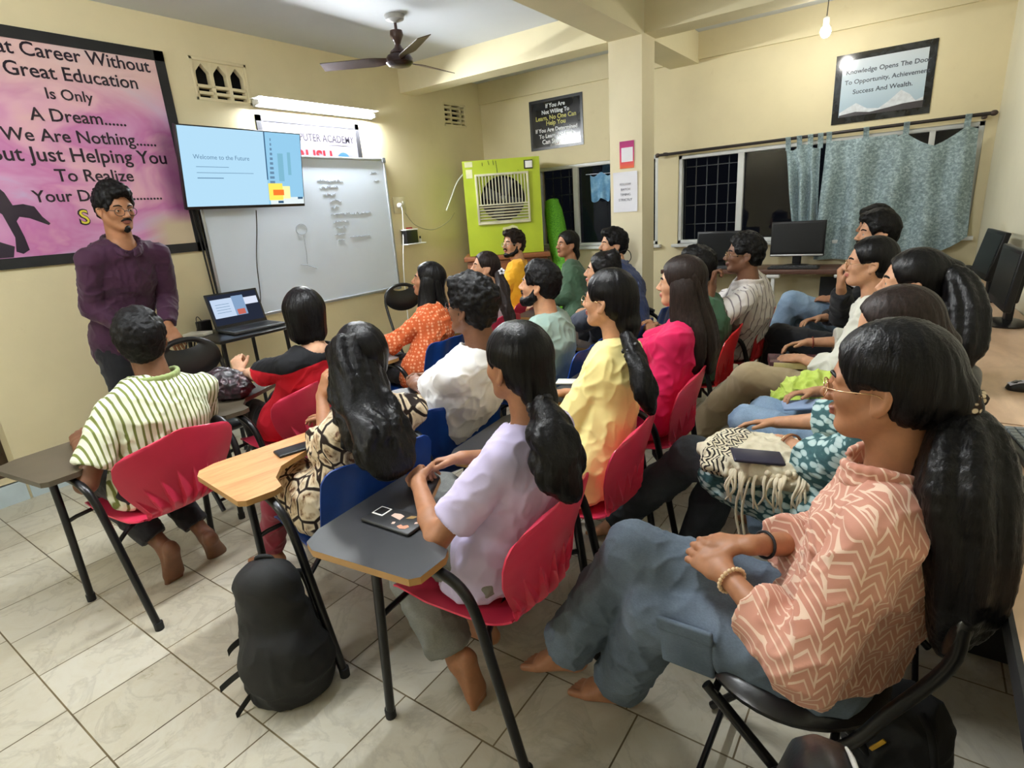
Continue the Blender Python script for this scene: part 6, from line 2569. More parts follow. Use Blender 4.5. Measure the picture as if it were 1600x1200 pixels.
person('p', 'person from behind with a black bob haircut and black and red top',
       head=w(470, 454, 1.205), look=(-4.2, 2.75, 1.45), hip=(-2.62, 1.63, 0.53), heading=180, skin='f', h=0.006,
       top=dict(mat=pat_twotone('black_red_raglan_cloth', rgb(26, 27, 30), rgb(206, 34, 50), 0.87, 0.18), fit=0.018, hem=0.05, folds=0.003, neck=0.076, sl_len=0.80),
       legs=dict(mat=M_BLKT),
       wrists=((-2.99, 1.585, 0.745), (-2.98, 1.80, 0.72)), fdir=((-0.35, 0.1, 0.9), (-1, 0, 0.1)), hcurl=(0.9, 1.1, 0.7), poles=((0.3, -1.0, -0.6), (-0.3, -0.8, -0.7)),
       ankles=((-2.80, 1.58, 0.08), (-2.80, 1.76, 0.08)), knees=((-2.93, 1.57, 0.53), (-2.93, 1.76, 0.53)),
       hair=('bob', H_BLACK))
person('p', 'person in an orange dotted top with long straight black hair over the shoulder',
       head=w(672, 412, 1.205), look=(-4.0, 1.85, 1.5), hip=(-2.60, 2.62, 0.53), heading=184, skin='b', h=0.0065,
       top=dict(mat=pat_dots('orange_dotted_cloth', rgb(196, 92, 50), rgb(226, 158, 120), 46, 0.30), sleeve='three', fit=0.020, hem=0.06, folds=0.006),
       legs=dict(mat=M_BLKT),
       wrists=((-2.95, 2.42, 0.71), (-2.98, 2.68, 0.71)),
       hair=('long', H_BLACK, dict(t=0.014, ears=False, flat=[[(-0.04, 0.0, 0.03, 0.085, 0.06), (-0.085, 0.0, -0.08, 0.082, 0.04), (-0.135, 0.0, -0.18, 0.085, 0.035), (-0.165, 0.0, -0.30, 0.08, 0.03), (-0.165, 0.0, -0.44, 0.06, 0.022)],
                                                        [(-0.01, 0.055, 0.05, 0.02, 0.045), (-0.01, 0.072, 0.0, 0.022, 0.05), (-0.02, 0.082, -0.10, 0.024, 0.065), (-0.04, 0.11, -0.22, 0.026, 0.07), (-0.06, 0.12, -0.36, 0.02, 0.05)]])))
person('p', 'person in a white top with a dark ponytail held by a white clip',
       head=crown('pw', 760, 395, 1.21), look=(-3.9, 2.0, 1.5), hip=(-2.66, 3.40, 0.53), heading=186, skin='a', h=0.0065,
       top=dict(mat=cloth('white_cotton', rgb(222, 222, 224)), fit=0.016, hem=0.05, folds=0.004),
       legs=dict(mat=M_JGREY),
       hair=('pony', H_BROWN, dict(locks=[[(-0.06, 0, 0.02, 0.055), (-0.105, 0.0, -0.02, 0.04)]], tail=[tail('pw', (779, 428, 0.06, 0.032), (785, 450, 0.10, 0.044), (790, 475, 0.13, 0.044), (797, 500, 0.13, 0.034), (800, 516, 0.12, 0.016))], wave=0.008)),
       extras=(scrunchie(plain('white_clip', rgb(232, 232, 236), 0.4), nd(784, 424, HD['pw'], -0.10), 0.016, 0.010, (0.4, -0.5, 0.2), 'hair_clip', 5),))
person('p', 'person in a mustard yellow shirt and clear glasses in front of the air cooler',
       head=w(803, 361, 1.32), look=(-3.9, 2.2, 1.5), hip=(-2.97, 4.20, 0.55), heading=190, skin='a', h=0.0065, male=True,
       top=dict(mat=cloth('mustard_cloth', rgb(222, 162, 34)), fit=0.020, hem=0.07, folds=0.005, collar=(cloth('mustard_cloth', rgb(222, 162, 34)), 0.034, 0.080)),
       legs=dict(mat=M_JDARK),
       hair=('quiff', H_BROWN, dict(vol=0.016, fringe=0.02, amp=0.008, sc=42)),
       extras=(glasses(M_CLEARF, 0.022, rr=0.0016), beard(H_SHORT, True, True, 0.0)))
person('p', 'person in a dark green sweater with smooth black hair near the green netting roll',
       head=w(887, 362, 1.29), look=(-3.9, 2.0, 1.5), hip=(-2.26, 4.14, 0.54), heading=190, skin='b', h=0.0065,
       top=dict(mat=cloth('bottle_green_knit', rgb(58, 84, 62)), sleeve='long', fit=0.022, hem=0.06, folds=0.005),
       legs=dict(mat=M_BLKT),
       hair=('pony', H_BLACK, dict(t=0.012, locks=[[(-0.06, 0, -0.02, 0.055), (-0.085, 0, -0.085, 0.042), (-0.085, 0, -0.13, 0.03)]])))

# ------------------------------------------------------------------ second row
person('p', 'person in a brown snake print top with long wavy hair, hand at the face',
       head=crown('sn', 560, 512, 1.165), look=(-4.2, 2.35, 1.8), hip=(-1.65, 1.19, 0.52), heading=172, skin='b', h=0.0055,
       top=dict(mat=pat_snake(), sleeve='three', fit=0.024, hem=0.06, folds=0.005, skirt=0.7, sl_len=0.35, cuffr=0.012),
       legs=dict(mat=cloth('maroon_cotton', rgb(120, 26, 44))),
       wrists=(w(503, 618, 0.86), (-1.98, 1.40, 0.71)), poles=((-0.9, 0.35, -0.9), None), fdir=((0.25, 0.25, 0.9), None), hnorm=((-0.2, -1, 0.2), None), hcurl=((0.5, 0.6, 0.5), (0.3, 0.4, 0.3)),
       ankles=((-2.27, 1.175, 0.085), (-2.22, 1.36, 0.085)), toes=(((-1, -0.1, -0.1), (0, 0, 1)), None), knees=((-2.06, 1.17, 0.53), (-2.04, 1.36, 0.53)),
       hair=('long', H_BLACK, dict(t=0.016, ears=False, wave=0.014, locks_n=22, wflat=[[nd(552, 545, HD['sn'], 0.0) + (0.088, 0.07), nd(560, 590, HD['sn'], -0.05) + (0.092, 0.055), nd(578, 640, HD['sn'], -0.10) + (0.092, 0.045), nd(596, 680, HD['sn'], -0.14) + (0.100, 0.045), nd(608, 712, HD['sn'], -0.16) + (0.098, 0.036), nd(622, 735, HD['sn'], -0.17) + (0.07, 0.025)],
                                                                                            [nd(528, 560, HD['sn'], 0.02) + (0.03, 0.04), nd(536, 620, HD['sn'], 0.0) + (0.034, 0.04), nd(552, 680, HD['sn'], -0.06) + (0.034, 0.035), nd(560, 705, HD['sn'], -0.08) + (0.012, 0.015)]])))
person('p', 'person in a plain white t-shirt with short wavy black hair, seated in the second row',
       head=w(738, 436, 1.25), look=(-3.8, 1.65, 1.5), hip=(-1.70, 1.75, 0.53), heading=176, skin='c', h=0.0055, male=True,
       top=dict(mat=cloth('bright_white_cotton', rgb(232, 232, 232)), fit=0.022, hem=0.07, folds=0.006, neck=0.07, sl_len=0.78),
       legs=dict(mat=M_JKHAKI),
       wrists=(w(652, 603, 0.72), w(672, 588, 0.72)), poles=((0.5, -0.8, -0.7), (0.2, 0.9, -0.6)), fdir=((-0.8, 0.45, 0.2), (-0.8, -0.5, 0.1)), hcurl=(0.7, 0.9, 0.6), hnorm=((-0.2, -0.5, 0.8), (-0.2, 0.4, 0.8)),
       hair=('wavy', H_SHORT, dict(vol=0.02, fringe=0.022, amp=0.008, sc=42, t=0.016)),
       extras=(glasses(M_DKFR, 0.021),))
person('p', 'person in a mint t-shirt with short black hair and a full beard',
       head=w(846, 411, 1.22), look=(-3.9, 2.0, 1.5), hip=(-1.68, 2.66, 0.53), heading=186, skin='a', h=0.006, male=True,
       top=dict(mat=cloth('mint_jersey', rgb(148, 172, 162)), fit=0.018, hem=0.07, folds=0.005, sl_len=0.8),
       legs=dict(mat=M_JDARK),
       hair=('short', H_SHORT, dict(vol=0.014, amp=0.004, t=0.013)),
       extras=(beard(H_SHORT, True, True, 0.006),))
person('p', 'person with a messy black hair bun, mostly hidden behind others near the column',
       head=w(944, 396, 1.215), look=(-3.9, 2.3, 1.5), hip=(-1.62, 3.33, 0.53), heading=188, skin='a', h=0.0065,
       top=dict(mat=cloth('slate_cotton', rgb(60, 66, 80)), fit=0.018, hem=0.06),
       legs=dict(mat=M_JGREY), wrists=((-1.98, 3.25, 0.72), (-1.98, 3.42, 0.72)),
       hair=('bun', H_BLACK, dict(bun=(-0.055, 0, 0.105))),
       extras=(headlocal(H_BLACK, [(-0.08, -0.02, 0.13), (-0.14, -0.03, 0.15), (-0.165, -0.03, 0.11), (-0.15, -0.03, 0.07)], 0.0025, 'loose_strand'),))
person('p', 'person in a navy jacket with swept black hair in front of the column',
       head=w(960, 359, 1.30), look=(-3.9, 2.4, 1.5), hip=(-1.70, 3.97, 0.54), heading=190, skin='a', h=0.0065, male=True,
       top=dict(mat=cloth('navy_jacket_cloth', rgb(44, 56, 92)), sleeve='long', fit=0.028, hem=0.07, folds=0.006, collar=(cloth('navy_jacket_cloth', rgb(44, 56, 92)), 0.034, 0.084)),
       legs=dict(mat=M_BLKT),
       hair=('quiff', H_SHORT, dict(vol=0.022, fringe=0.016, amp=0.006, sc=45)),
       extras=(beard(H_SHORT, True, True, 0.003),))

# ------------------------------------------------------------------ third row
person('p', 'person in a lavender t-shirt with a wavy low ponytail, hands clasped',
       head=crown('lv', 806, 509, 1.205), look=(-4.2, 2.0, 1.3), hip=(-0.93, 1.165, 0.53), heading=183, skin='b', h=0.005, fineh=0.0035,
       top=dict(mat=cloth('lavender_jersey', rgb(198, 188, 222)), fit=0.015, hem=0.10, folds=0.0045, neck=0.07, sl_len=0.74),
       legs=dict(mat=denim('light_grey_denim', rgb(120, 122, 118), rgb(150, 150, 144)), fit=0.03, flare=0.012, hem=0.03),
       wrists=((-1.155, 1.08, 0.735), (-1.13, 1.26, 0.745)), poles=((0.35, -0.8, -0.7), (0.1, 0.9, -0.5)), fdir=((-0.75, 0.55, -0.05), (-0.85, -0.5, -0.1)), hnorm=((-0.35, -0.45, 0.8), (-0.2, 0.3, 0.9)), hcurl=(0.55, 0.8, 0.5),
       knees=((-1.31, 1.09, 0.53), (-1.31, 1.32, 0.53)), ankles=((-1.06, 1.06, 0.125), (-1.12, 1.28, 0.09)), toes=(((0.1, 0.0, -0.95), (-1, 0, 0.1)), None),
       hair=('pony', H_BLACK, dict(t=0.013, locks=[[(-0.07, 0, -0.02, 0.052), (-0.095, 0.0, -0.075, 0.040), (-0.105, 0.0, -0.115, 0.028)]], wave=0.010, locks_n=18,
                                   tail=[tail('lv', (846, 634, 0.06, 0.028), (857, 660, 0.085, 0.044), (864, 692, 0.11, 0.056), (870, 724, 0.125, 0.058), (880, 752, 0.13, 0.044), (894, 772, 0.13, 0.022))])),
       extras=(scrunchie(plain('black_ribbon', rgb(24, 24, 26), 0.5), nd(842, 632, HD['lv'], -0.05), 0.026, 0.015, (0.7, 0.2, -0.7)),))
person('p', 'person in a pale yellow t-shirt with a straight low ponytail',
       head=crown('ye', 953, 424, 1.255), look=(-4.2, 2.1, 1.45), hip=(-0.945, 1.79, 0.53), heading=184, skin='a', h=0.005, fineh=0.004,
       top=dict(mat=cloth('pale_yellow_jersey', rgb(240, 222, 148)), fit=0.016, hem=0.10, folds=0.005, neck=0.068, sl_len=0.92),
       legs=dict(mat=M_JDARK),
       wrists=((-1.20, 1.86, 0.715), (-1.20, 2.06, 0.71)), fdir=((-1, 0.25, 0), None), poles=((0.5, -0.8, -0.6), None),
       hair=('pony', H_BLACK, dict(t=0.012, locks=[[(-0.07, 0, 0.0, 0.054), (-0.095, 0.0, -0.08, 0.042), (-0.105, 0, -0.12, 0.03)]],
                                   tail=[tail('ye', (978, 524, 0.05, 0.022), (990, 552, 0.09, 0.028), (1002, 588, 0.13, 0.038), (1009, 618, 0.14, 0.036), (1018, 644, 0.14, 0.014))], wave=0.006, locks_n=16)),
       extras=(glasses(M_GOLD, 0.021), scrunchie(plain('black_ribbon', rgb(24, 24, 26), 0.5), nd(986, 545, HD['ye'], -0.08), 0.028, 0.010, (0.5, 0.3, -0.8)),
               headlocal(plain('black_neck_tape', rgb(30, 22, 34), 0.7), [(-0.015, 0.070, -0.185), (-0.085, 0.045, -0.165), (-0.105, 0, -0.158), (-0.085, -0.045, -0.165), (-0.015, -0.070, -0.185)], 0.006, 'neck_band')))
person('p', 'person in a bright pink top with long straight brown-black hair',
       head=w(1066, 404, 1.24), look=(-4.1, 2.1, 1.3), hip=(-0.955, 2.46, 0.53), heading=185, skin='a', h=0.006,
       top=dict(mat=cloth('bright_pink_cloth', rgb(206, 22, 84)), fit=0.020, hem=0.06, folds=0.005, sl_len=0.9),
       legs=dict(mat=M_BLKT),
       wrists=((-1.28, 2.60, 0.715), (-1.32, 2.74, 0.71)),
       hair=('long', H_BROWN, dict(t=0.015, ears=False, flat=[[(-0.035, 0.0, 0.03, 0.088, 0.07), (-0.085, 0.0, -0.08, 0.092, 0.045), (-0.135, 0.0, -0.18, 0.10, 0.04), (-0.165, 0.0, -0.29, 0.105, 0.036), (-0.17, 0.0, -0.40, 0.095, 0.022)],
                                                        [(-0.02, 0.055, 0.05, 0.02, 0.05), (-0.025, 0.074, -0.01, 0.024, 0.06), (-0.045, 0.086, -0.12, 0.028, 0.075), (-0.075, 0.115, -0.22, 0.030, 0.085), (-0.095, 0.125, -0.32, 0.022, 0.07), (-0.11, 0.12, -0.39, 0.012, 0.03)]])))
person('p', 'person in a dark green shirt with short hair behind the pink topped person',
       head=w(1090, 388, 1.215), look=(-4.1, 2.4, 1.5), hip=(-0.99, 3.40, 0.53), heading=185, skin='b', h=0.0065, male=True,
       top=dict(mat=cloth('forest_green_cloth', rgb(56, 92, 66)), fit=0.024, hem=0.07, folds=0.006),
       legs=dict(mat=M_JDARK),
       hair=('short', H_SHORT, dict(vol=0.014, amp=0.006)))
person('p', 'person in a white striped shirt and glasses, fist at the chin',
       head=w(1167, 367, 1.262), look=(-4.1, 2.5, 1.5), hip=(-0.92, 3.98, 0.53), heading=184, skin='c', h=0.0065, male=True,
       top=dict(mat=pat_stripe('white_grey_stripe_cloth', rgb(216, 210, 206), rgb(120, 110, 116), 0.042, 1, 0.14, turn=0.75), fit=0.026, hem=0.07, folds=0.006, collar=(cloth('white_collar_cloth', rgb(214, 206, 202)), 0.036, 0.080), sl_len=0.9),
       legs=dict(mat=pat_stripe('white_grey_stripe_cloth', rgb(200, 196, 196), rgb(120, 110, 116), 0.05, 1, 0.2, turn=0.75)),
       wrists=(w(1113, 448, 1.0), (-1.27, 4.12, 0.71)), fdir=((0.1, 0.1, 1), None), poles=((-0.7, -0.4, -0.9), None), hcurl=((1.1, 1.2, 0.8), (0.3, 0.4, 0.3)), hnorm=((-1, 0, 0.1), None),
       hair=('short', H_SHORT, dict(vol=0.016, amp=0.006)),
       extras=(glasses(M_GOLD, 0.021, rr=0.0014),))

def cargo_pocket(E):
    a, b = E['hj'][1], E['kn'][1]
    d, u, w_ = frame_of(b - a)
    out = unit(A3((0, 1, 0)) - d * d[1])
    v = np.cross(out, d)
    R = np.stack([d, v, out], 1)
    c = a + (b - a) * 0.70 + out * 0.078
    mb = MB()
    mb.box(c, (0.13, 0.115, 0.016), R, bev=0.007)
    k = mb.build('pocket', M_JGREY, E['root'], 40)
    mb = MB()
    mb.box(c + R @ A3((0.0, 0.052 if v[2] > 0 else -0.052, 0.006)), (0.138, 0.034, 0.014), R, bev=0.006)
    mb.build('pocket_flap', M_JGREY, k, 40)


# ------------------------------------------------------------------ the row along the right wall desk
person('p', 'person nearest the camera in a peach zigzag shirt, gold glasses and long ponytail',
       head=crown('pe', 1392, 510, 1.25), look=(-4.2, 2.05, 1.0), hip=(-0.06, 1.225, 0.535), heading=180, skin='b', h=0.0045, fineh=0.0028, sc=0.99,
       top=dict(mat=pat_zigzag(), sleeve='three', fit=0.022, hem=0.10, cutz=0.0, folds=0.006, neck=0.072, sl_len=0.55, cuffr=0.012, collar=(pat_zigzag(), 0.030, 0.080)),
       legs=dict(mat=M_JGREY, fit=0.020, flare=0.026, hem=0.0, folds=0.005),
       wrists=((-0.262, 1.135, 0.685), (-0.235, 1.215, 0.725)), poles=((0.55, -0.8, -0.6), (0.3, 0.8, -0.6)), fdir=((-0.82, 0.45, 0.10), (-0.85, 0.10, -0.15)), hnorm=((-0.25, -0.55, 0.8), (-0.1, 0.1, 1)), hcurl=(0.3, 0.5, 0.3),
       knees=((-0.44, 1.175, 0.48), (-0.525, 1.235, 0.60)), ankles=((-0.60, 1.285, 0.085), (-0.765, 1.25, 0.165)), toes=(((-0.95, -0.15, -0.06), (0, 0, 1)), ((-0.93, -0.18, -0.20), (-0.25, 0.0, 1))),
       hair=('pony', H_BLACK, dict(t=0.013, locks=[[(-0.06, 0, 0.02, 0.058), (-0.10, 0.0, -0.005, 0.038), (-0.12, 0, -0.025, 0.026)]],
                                   tail=[tail('pe', (1497, 646, 0.03, 0.028), (1505, 690, 0.045, 0.056), (1502, 770, 0.06, 0.074), (1506, 860, 0.06, 0.068), (1502, 930, 0.05, 0.056), (1486, 985, 0.02, 0.034), (1474, 1018, 0.0, 0.008))])),
       extras=(glasses(M_GOLD, 0.022, rr=0.0011), scrunchie(pat_dots('patterned_scrunchie_cloth', rgb(48, 36, 30), rgb(206, 188, 160), 90, 0.36), nd(1497, 634, HD['pe'], -0.04), 0.026, 0.017, (0.7, 0.1, -0.6), knots=11),
               band(plain('cream_bead', rgb(216, 190, 150), 0.35), 1, 0.93, 0.0052, 'bead_bracelet', 20, 0.031), band(M_BLACKM, -1, 0.80, 0.0035, 'black_wrist_thread', 0, 0.030), cargo_pocket))
person('p', 'person in a teal leaf print kurta leaning forward with a fringed bag on the lap',
       head=w(1386, 458, 1.22), look=(-1.3, 1.62, 0.75), hip=(-0.02, 1.85, 0.53), heading=180, skin='a', h=0.0055,
       top=dict(mat=pat_leaf(), sleeve='three', fit=0.030, hem=0.12, folds=0.006, skirt=0.75, sl_len=0.30, cuffr=0.016),
       legs=dict(mat=M_JDARK, fit=0.022, flare=0.01),
       wrists=(w(1228, 690, 0.68), w(1215, 660, 0.66)), fdir=((-0.85, 0.2, -0.25), (-0.9, -0.1, -0.1)), hnorm=((-0.1, -0.3, 1), None), hcurl=(0.2, 0.3, 0.25), poles=((0.5, -0.8, -0.5), None),
       knees=((-0.60, 1.98, 0.56), (-0.50, 2.05, 0.50)), ankles=((-0.985, 2.10, 0.12), (-0.62, 2.02, 0.085)), toes=(((-0.95, 0, -0.25), (0, 0, 1)), None),
       hair=('pony', H_BROWN, dict(t=0.012, fr=(0.096, 0.086, 0.136), locks=[[(-0.06, 0, 0.0, 0.056), (-0.105, 0.0, -0.05, 0.035)]])),
       extras=(band(M_GOLD, 1, 0.9, 0.0028, 'bangle', 0, 0.034), band(plain('brown_bangle', rgb(150, 96, 62), 0.4), 1, 0.86, 0.004, 'bangle', 0, 0.034)))
person('p', 'person with a smooth high ponytail in pale blue jeans by the long desk',
       head=crown('po', 1434, 393, 1.262), look=(-4.2, 2.3, 1.4), hip=(0.0, 2.44, 0.53), heading=180, skin='a', h=0.006,
       top=dict(mat=cloth('charcoal_jersey', rgb(40, 40, 46)), fit=0.02, hem=0.06),
       legs=dict(mat=M_JBLUE, fit=0.02),
       wrists=((-0.16, 2.40, 0.68), (-0.28, 2.56, 0.68)), knees=((-0.50, 2.40, 0.56), (-0.47, 2.62, 0.53)),
       hair=('pony', H_BLACK, dict(t=0.012, locks=[[(-0.05, 0, 0.045, 0.058), (-0.115, 0.0, 0.055, 0.036)]],
                                   tail=[tail('po', (1482, 424, 0.05, 0.028), (1500, 446, 0.07, 0.048), (1506, 490, 0.09, 0.066), (1502, 540, 0.10, 0.062), (1494, 580, 0.10, 0.030))])),
       extras=(scrunchie(plain('grey_band', rgb(120, 118, 120), 0.5), nd(1480, 424, HD['po'], -0.05), 0.024, 0.009, (0.9, 0, 0.1), 'hair_band', 8),))
person('p', 'person in a white kurta, khaki trousers and thin glasses along the right wall desk',
       head=w(1366, 373, 1.262), look=(-4.2, 2.5, 1.45), hip=(-0.06, 3.06, 0.53), heading=180, skin='a', h=0.006, fineh=0.0045,
       top=dict(mat=cloth('white_textured_cotton', rgb(214, 212, 198)), sleeve='three', fit=0.026, hem=0.10, folds=0.007, sl_len=0.45, cuffr=0.01),
       legs=dict(mat=M_JKHAKI, fit=0.03, flare=0.02),
       wrists=(w(1252, 560, 0.69), w(1262, 535, 0.70)), fdir=((-0.9, 0.15, -0.1), (-0.9, -0.35, -0.1)), hcurl=(0.3, 0.5, 0.3), poles=((0.4, -0.8, -0.7), None),
       knees=((-0.63, 3.02, 0.57), (-0.52, 3.22, 0.53)), ankles=((-0.98, 3.10, 0.12), (-0.56, 3.22, 0.085)), toes=(((-0.95, 0, -0.3), (0, 0, 1)), None),
       hair=('pony', H_BLACK, dict(t=0.012, locks=[[(-0.07, 0, -0.01, 0.055), (-0.11, 0.0, -0.05, 0.042)]])),
       extras=(glasses(M_GOLD, 0.022, rr=0.0014), band(plain('red_thread', rgb(140, 50, 36), 0.7), -1, 0.9, 0.003, 'wrist_thread', 0, 0.028)))
person('p', 'person with swept-up black hair and a moustache, hand near the chin, by the long desk',
       head=w(1376, 333, 1.335), look=(-4.2, 2.6, 1.5), hip=(-0.10, 3.95, 0.54), heading=182, skin='a', h=0.006, male=True,
       top=dict(mat=M_BLKT, sleeve='long', fit=0.022, hem=0.07, sl_len=0.8),
       legs=dict(mat=M_BLKT, fit=0.018),
       wrists=(w(1314, 446, 0.98), (-0.45, 4.05, 0.70)), fdir=((-0.15, 0, 0.9), None), poles=((-0.6, -0.4, -1), None), hcurl=((0.8, 1.0, 0.6), (0.3, 0.4, 0.3)), hnorm=((-1, -0.3, 0.1), None),
       knees=((-0.66, 3.92, 0.60), (-0.55, 4.10, 0.53)), ankles=((-0.74, 3.98, 0.14), None),
       hair=('quiff', H_SHORT, dict(vol=0.026, fringe=0.016, amp=0.003)),
       extras=(beard(H_SHORT, False, True, 0.0),))
person('p', 'person in pale blue jeans with crossed legs, furthest along the right wall desk',
       head=w(1372, 325, 1.345), look=(-4.2, 2.8, 1.5), hip=(-0.14, 4.56, 0.55), heading=182, skin='b', h=0.0065, male=True,
       top=dict(mat=cloth('bright_white_cotton', rgb(232, 232, 232)), fit=0.02, hem=0.09),
       legs=dict(mat=M_JBLUE, fit=0.024),
       wrists=((-0.42, 4.42, 0.76), (-0.45, 4.62, 0.74)), knees=((-0.68, 4.50, 0.72), (-0.60, 4.62, 0.56)), ankles=((-0.86, 4.50, 0.30), (-0.70, 4.66, 0.085)),
       toes=(((-0.7, 0, -0.6), (-0.6, 0, 0.7)), None),
       hair=('quiff', H_SHORT, dict(vol=0.024, fringe=0.016, amp=0.003)))
# ------------------------------------------------------------------ bags, phones and other small things
def phone(name, label, u, v, z, rz, case, w_=0.078, l_=0.16, cam=None, cat='phone', face_up_screen=False, tilt=None):
    p = atz(u, v, z)
    t = thing(name, label, cat, (float(p[0]), float(p[1]), z), rz)
    mb = MB()
    mb.box((0, 0, 0.0055), (l_, w_, 0.011), bev=0.005)
    if tilt is not None:
        t.rotation_euler = tilt
    mb.build('case', case, t, 35)
    if cam:
        mb = MB()
        mb.box((-l_ / 2 + 0.03, 0.012, 0.0117), (0.042, 0.042, 0.002), bev=0.0009)
        mb.build('camera_rim', M_WHITEP, t, 35)
        mb = MB()
        mb.box((-l_ / 2 + 0.03, 0.012, 0.0132), (0.033, 0.033, 0.0015), bev=0.0006)
        mb.build('camera_glass', M_BLACK, t, 35)
    return t


t = phone('phone', 'black patterned phone with white camera rim on the black tablet', 618, 815, 0.682, math.radians(2), M_BLACKP, 0.092, 0.185, True)
M_CREAM = plain('cream_case_print', rgb(206, 176, 160), 0.4)
M_TAN = plain('tan_case_print', rgb(150, 120, 70), 0.4)
for pts, m in (([(-0.02, 0.005), (0.02, -0.002), (0.018, 0.02), (0.0, 0.024), (-0.02, 0.02)], M_CREAM), ([(0.03, 0.012), (0.05, 0.02), (0.055, 0.035), (0.035, 0.03)], M_TAN),
               ([(0.035, -0.03), (0.05, -0.036), (0.066, -0.03), (0.07, -0.018), (0.06, -0.012), (0.05, -0.022), (0.04, -0.018)], plain('salmon_case_print', rgb(206, 140, 112), 0.4)),
               ([(0.012, -0.028), (0.02, -0.024), (0.016, -0.014), (0.008, -0.018)], M_CREAM), ([(0.072, 0.0), (0.08, 0.006), (0.076, 0.014), (0.069, 0.008)], M_CREAM)):
    flat_poly(pts, np.eye(3), (0, 0, 0.0111), 0.0005, m, 'case_print', t)
phone('phone', 'small black phone lying on the orange wood tablet', 463, 703, 0.682, math.radians(75), M_BLACKP, 0.075, 0.15)
phone('phone', 'black and white phone on the black tablet beside the yellow t-shirt', 893, 598, 0.682, math.radians(20), M_WHITEP, 0.07, 0.145)
p = atz(845, 622, 0.682)
mb = MB()
mb.tube([(float(p[0]) - 0.04, float(p[1]), 0.69), (float(p[0]), float(p[1]) + 0.02, 0.694), (float(p[0]) + 0.03, float(p[1]), 0.69), (float(p[0]) + 0.05, float(p[1]) + 0.03, 0.69)], 0.005, 8, smooth=5)
tag(mb.build('key_ring', plain('brass_key', rgb(170, 150, 96), 0.3, 0.8), None, 50), 'small brass key ring on the black tablet behind the lavender t-shirt', 'keys')
t = thing('notebook', 'teal and cream notebook under the hand of the pink topped person', 'notebook', (-1.24, 2.72, 0.682), math.radians(10))
mb = MB()
mb.box((0, 0, 0.008), (0.17, 0.23, 0.014), bev=0.002)
mb.build('pages', plain('cream_pages', rgb(214, 206, 150), 0.7), t, 35)
mb = MB()
mb.box((0, 0, 0.0165), (0.175, 0.235, 0.003), bev=0.001)
mb.build('cover', plain('teal_cover', rgb(90, 158, 140), 0.5), t, 35)
p = atz(633, 632, 0.682)
t = thing('notebook', 'open white notebook on the tablet in front of the white t-shirt', 'notebook', (float(p[0]), float(p[1]), 0.682), math.radians(12))
mb = MB()
mb.box((0, 0, 0.005), (0.18, 0.24, 0.01), bev=0.002)
mb.build('pages', plain('white_paper', rgb(226, 226, 232), 0.6), t, 35)
# dark patterned handbag on the bob-haired person's tablet
N = Nd('dark_patterned_leather')
n_ = N.noise(scale=34, detail=4)
N.base(N.ramp(n_, [(0.45, rgb(24, 20, 24)), (0.62, rgb(58, 32, 44)), (0.75, rgb(190, 176, 180))])).set(0.45)
S = Solid()
p = atz(378, 615, 0.75)
S.ell((0, 0, 0.075), (0.125, 0.10, 0.075), None, 0.02)
S.ell((0.03, 0.03, 0.05), (0.12, 0.09, 0.055), None, 0.03)
t = thing('handbag', 'dark patterned handbag lying on the tablet beside the bob-haired person', 'bag', (-2.83, 1.40, 0.682))
solid_obj(S, 'body', N.m, t, 0.005, folds=0.008, fsc=(22, 22, 22))
mb = MB()
mb.tube([(-0.09, -0.02, 0.10), (-0.10, -0.06, 0.13), (-0.02, -0.09, 0.12), (0.06, -0.07, 0.10)], 0.006, 8, smooth=5)
mb.build('strap', M_BLACKP, t, 50)

# big black backpack on the floor
t = thing('backpack', 'large black backpack standing on the floor between the chairs', 'backpack', (-1.585, 0.775, 0), math.radians(305))
S = Solid()
S.ecap((0, 0.02, 0.075), (0, 0.0, 0.42), (0, 1, 0), (0.135, 0.11), (0.10, 0.075), 0.04)
S.ecap((0, 0.02, 0.06), (0, 0.02, 0.13), (0, 1, 0), (0.14, 0.115), (0.145, 0.12), 0.03)
S.ell((0.075, 0.02, 0.16), (0.06, 0.12, 0.12), None, 0.03)
S.half((0, 0, 0.004), (0, 0, -1), 0.01)
M_NYL = plain('black_nylon', rgb(15, 16, 18), 0.75, var=0.2, bump=0.2, bscale=300)
solid_obj(S, 'body', M_NYL, t, 0.007, folds=0.006, fsc=(12, 12, 8))
for y in (-0.06, 0.06):
    mb = MB()
    mb.tube([(-0.075, y, 0.40), (-0.115, y * 1.2, 0.36), (-0.135, y * 1.3, 0.24), (-0.12, y * 1.4, 0.10)], 0.012, 8, smooth=5)
    mb.build('shoulder_strap', M_NYL, t, 50)
mb = MB()
mb.tube([(-0.03, -0.03, 0.468), (-0.02, -0.02, 0.50), (-0.02, 0.02, 0.50), (-0.03, 0.03, 0.468)], 0.007, 8, smooth=4)
mb.build('grab_handle', M_NYL, t, 50)
for k, (a, b, c) in enumerate((((0.0, -0.115, 0.21), (0.02, -0.15, 0.20), (0.03, -0.16, 0.18)), ((0.02, -0.115, 0.11), (0.03, -0.18, 0.07), (0.04, -0.21, 0.045)), ((0.07, -0.09, 0.05), (0.10, -0.12, 0.02), (0.115, -0.13, 0.006)))):
    mb = MB()
    mb.grid(lambda u, v: (A3(a) * (1 - u) ** 2 + 2 * A3(b) * u * (1 - u) + A3(c) * u * u) + A3((0, 0.0, 0.024 * (v - 0.5))), 8, 2, thick=0.003)
    mb.build('webbing_tail', M_NYL, t, 60)
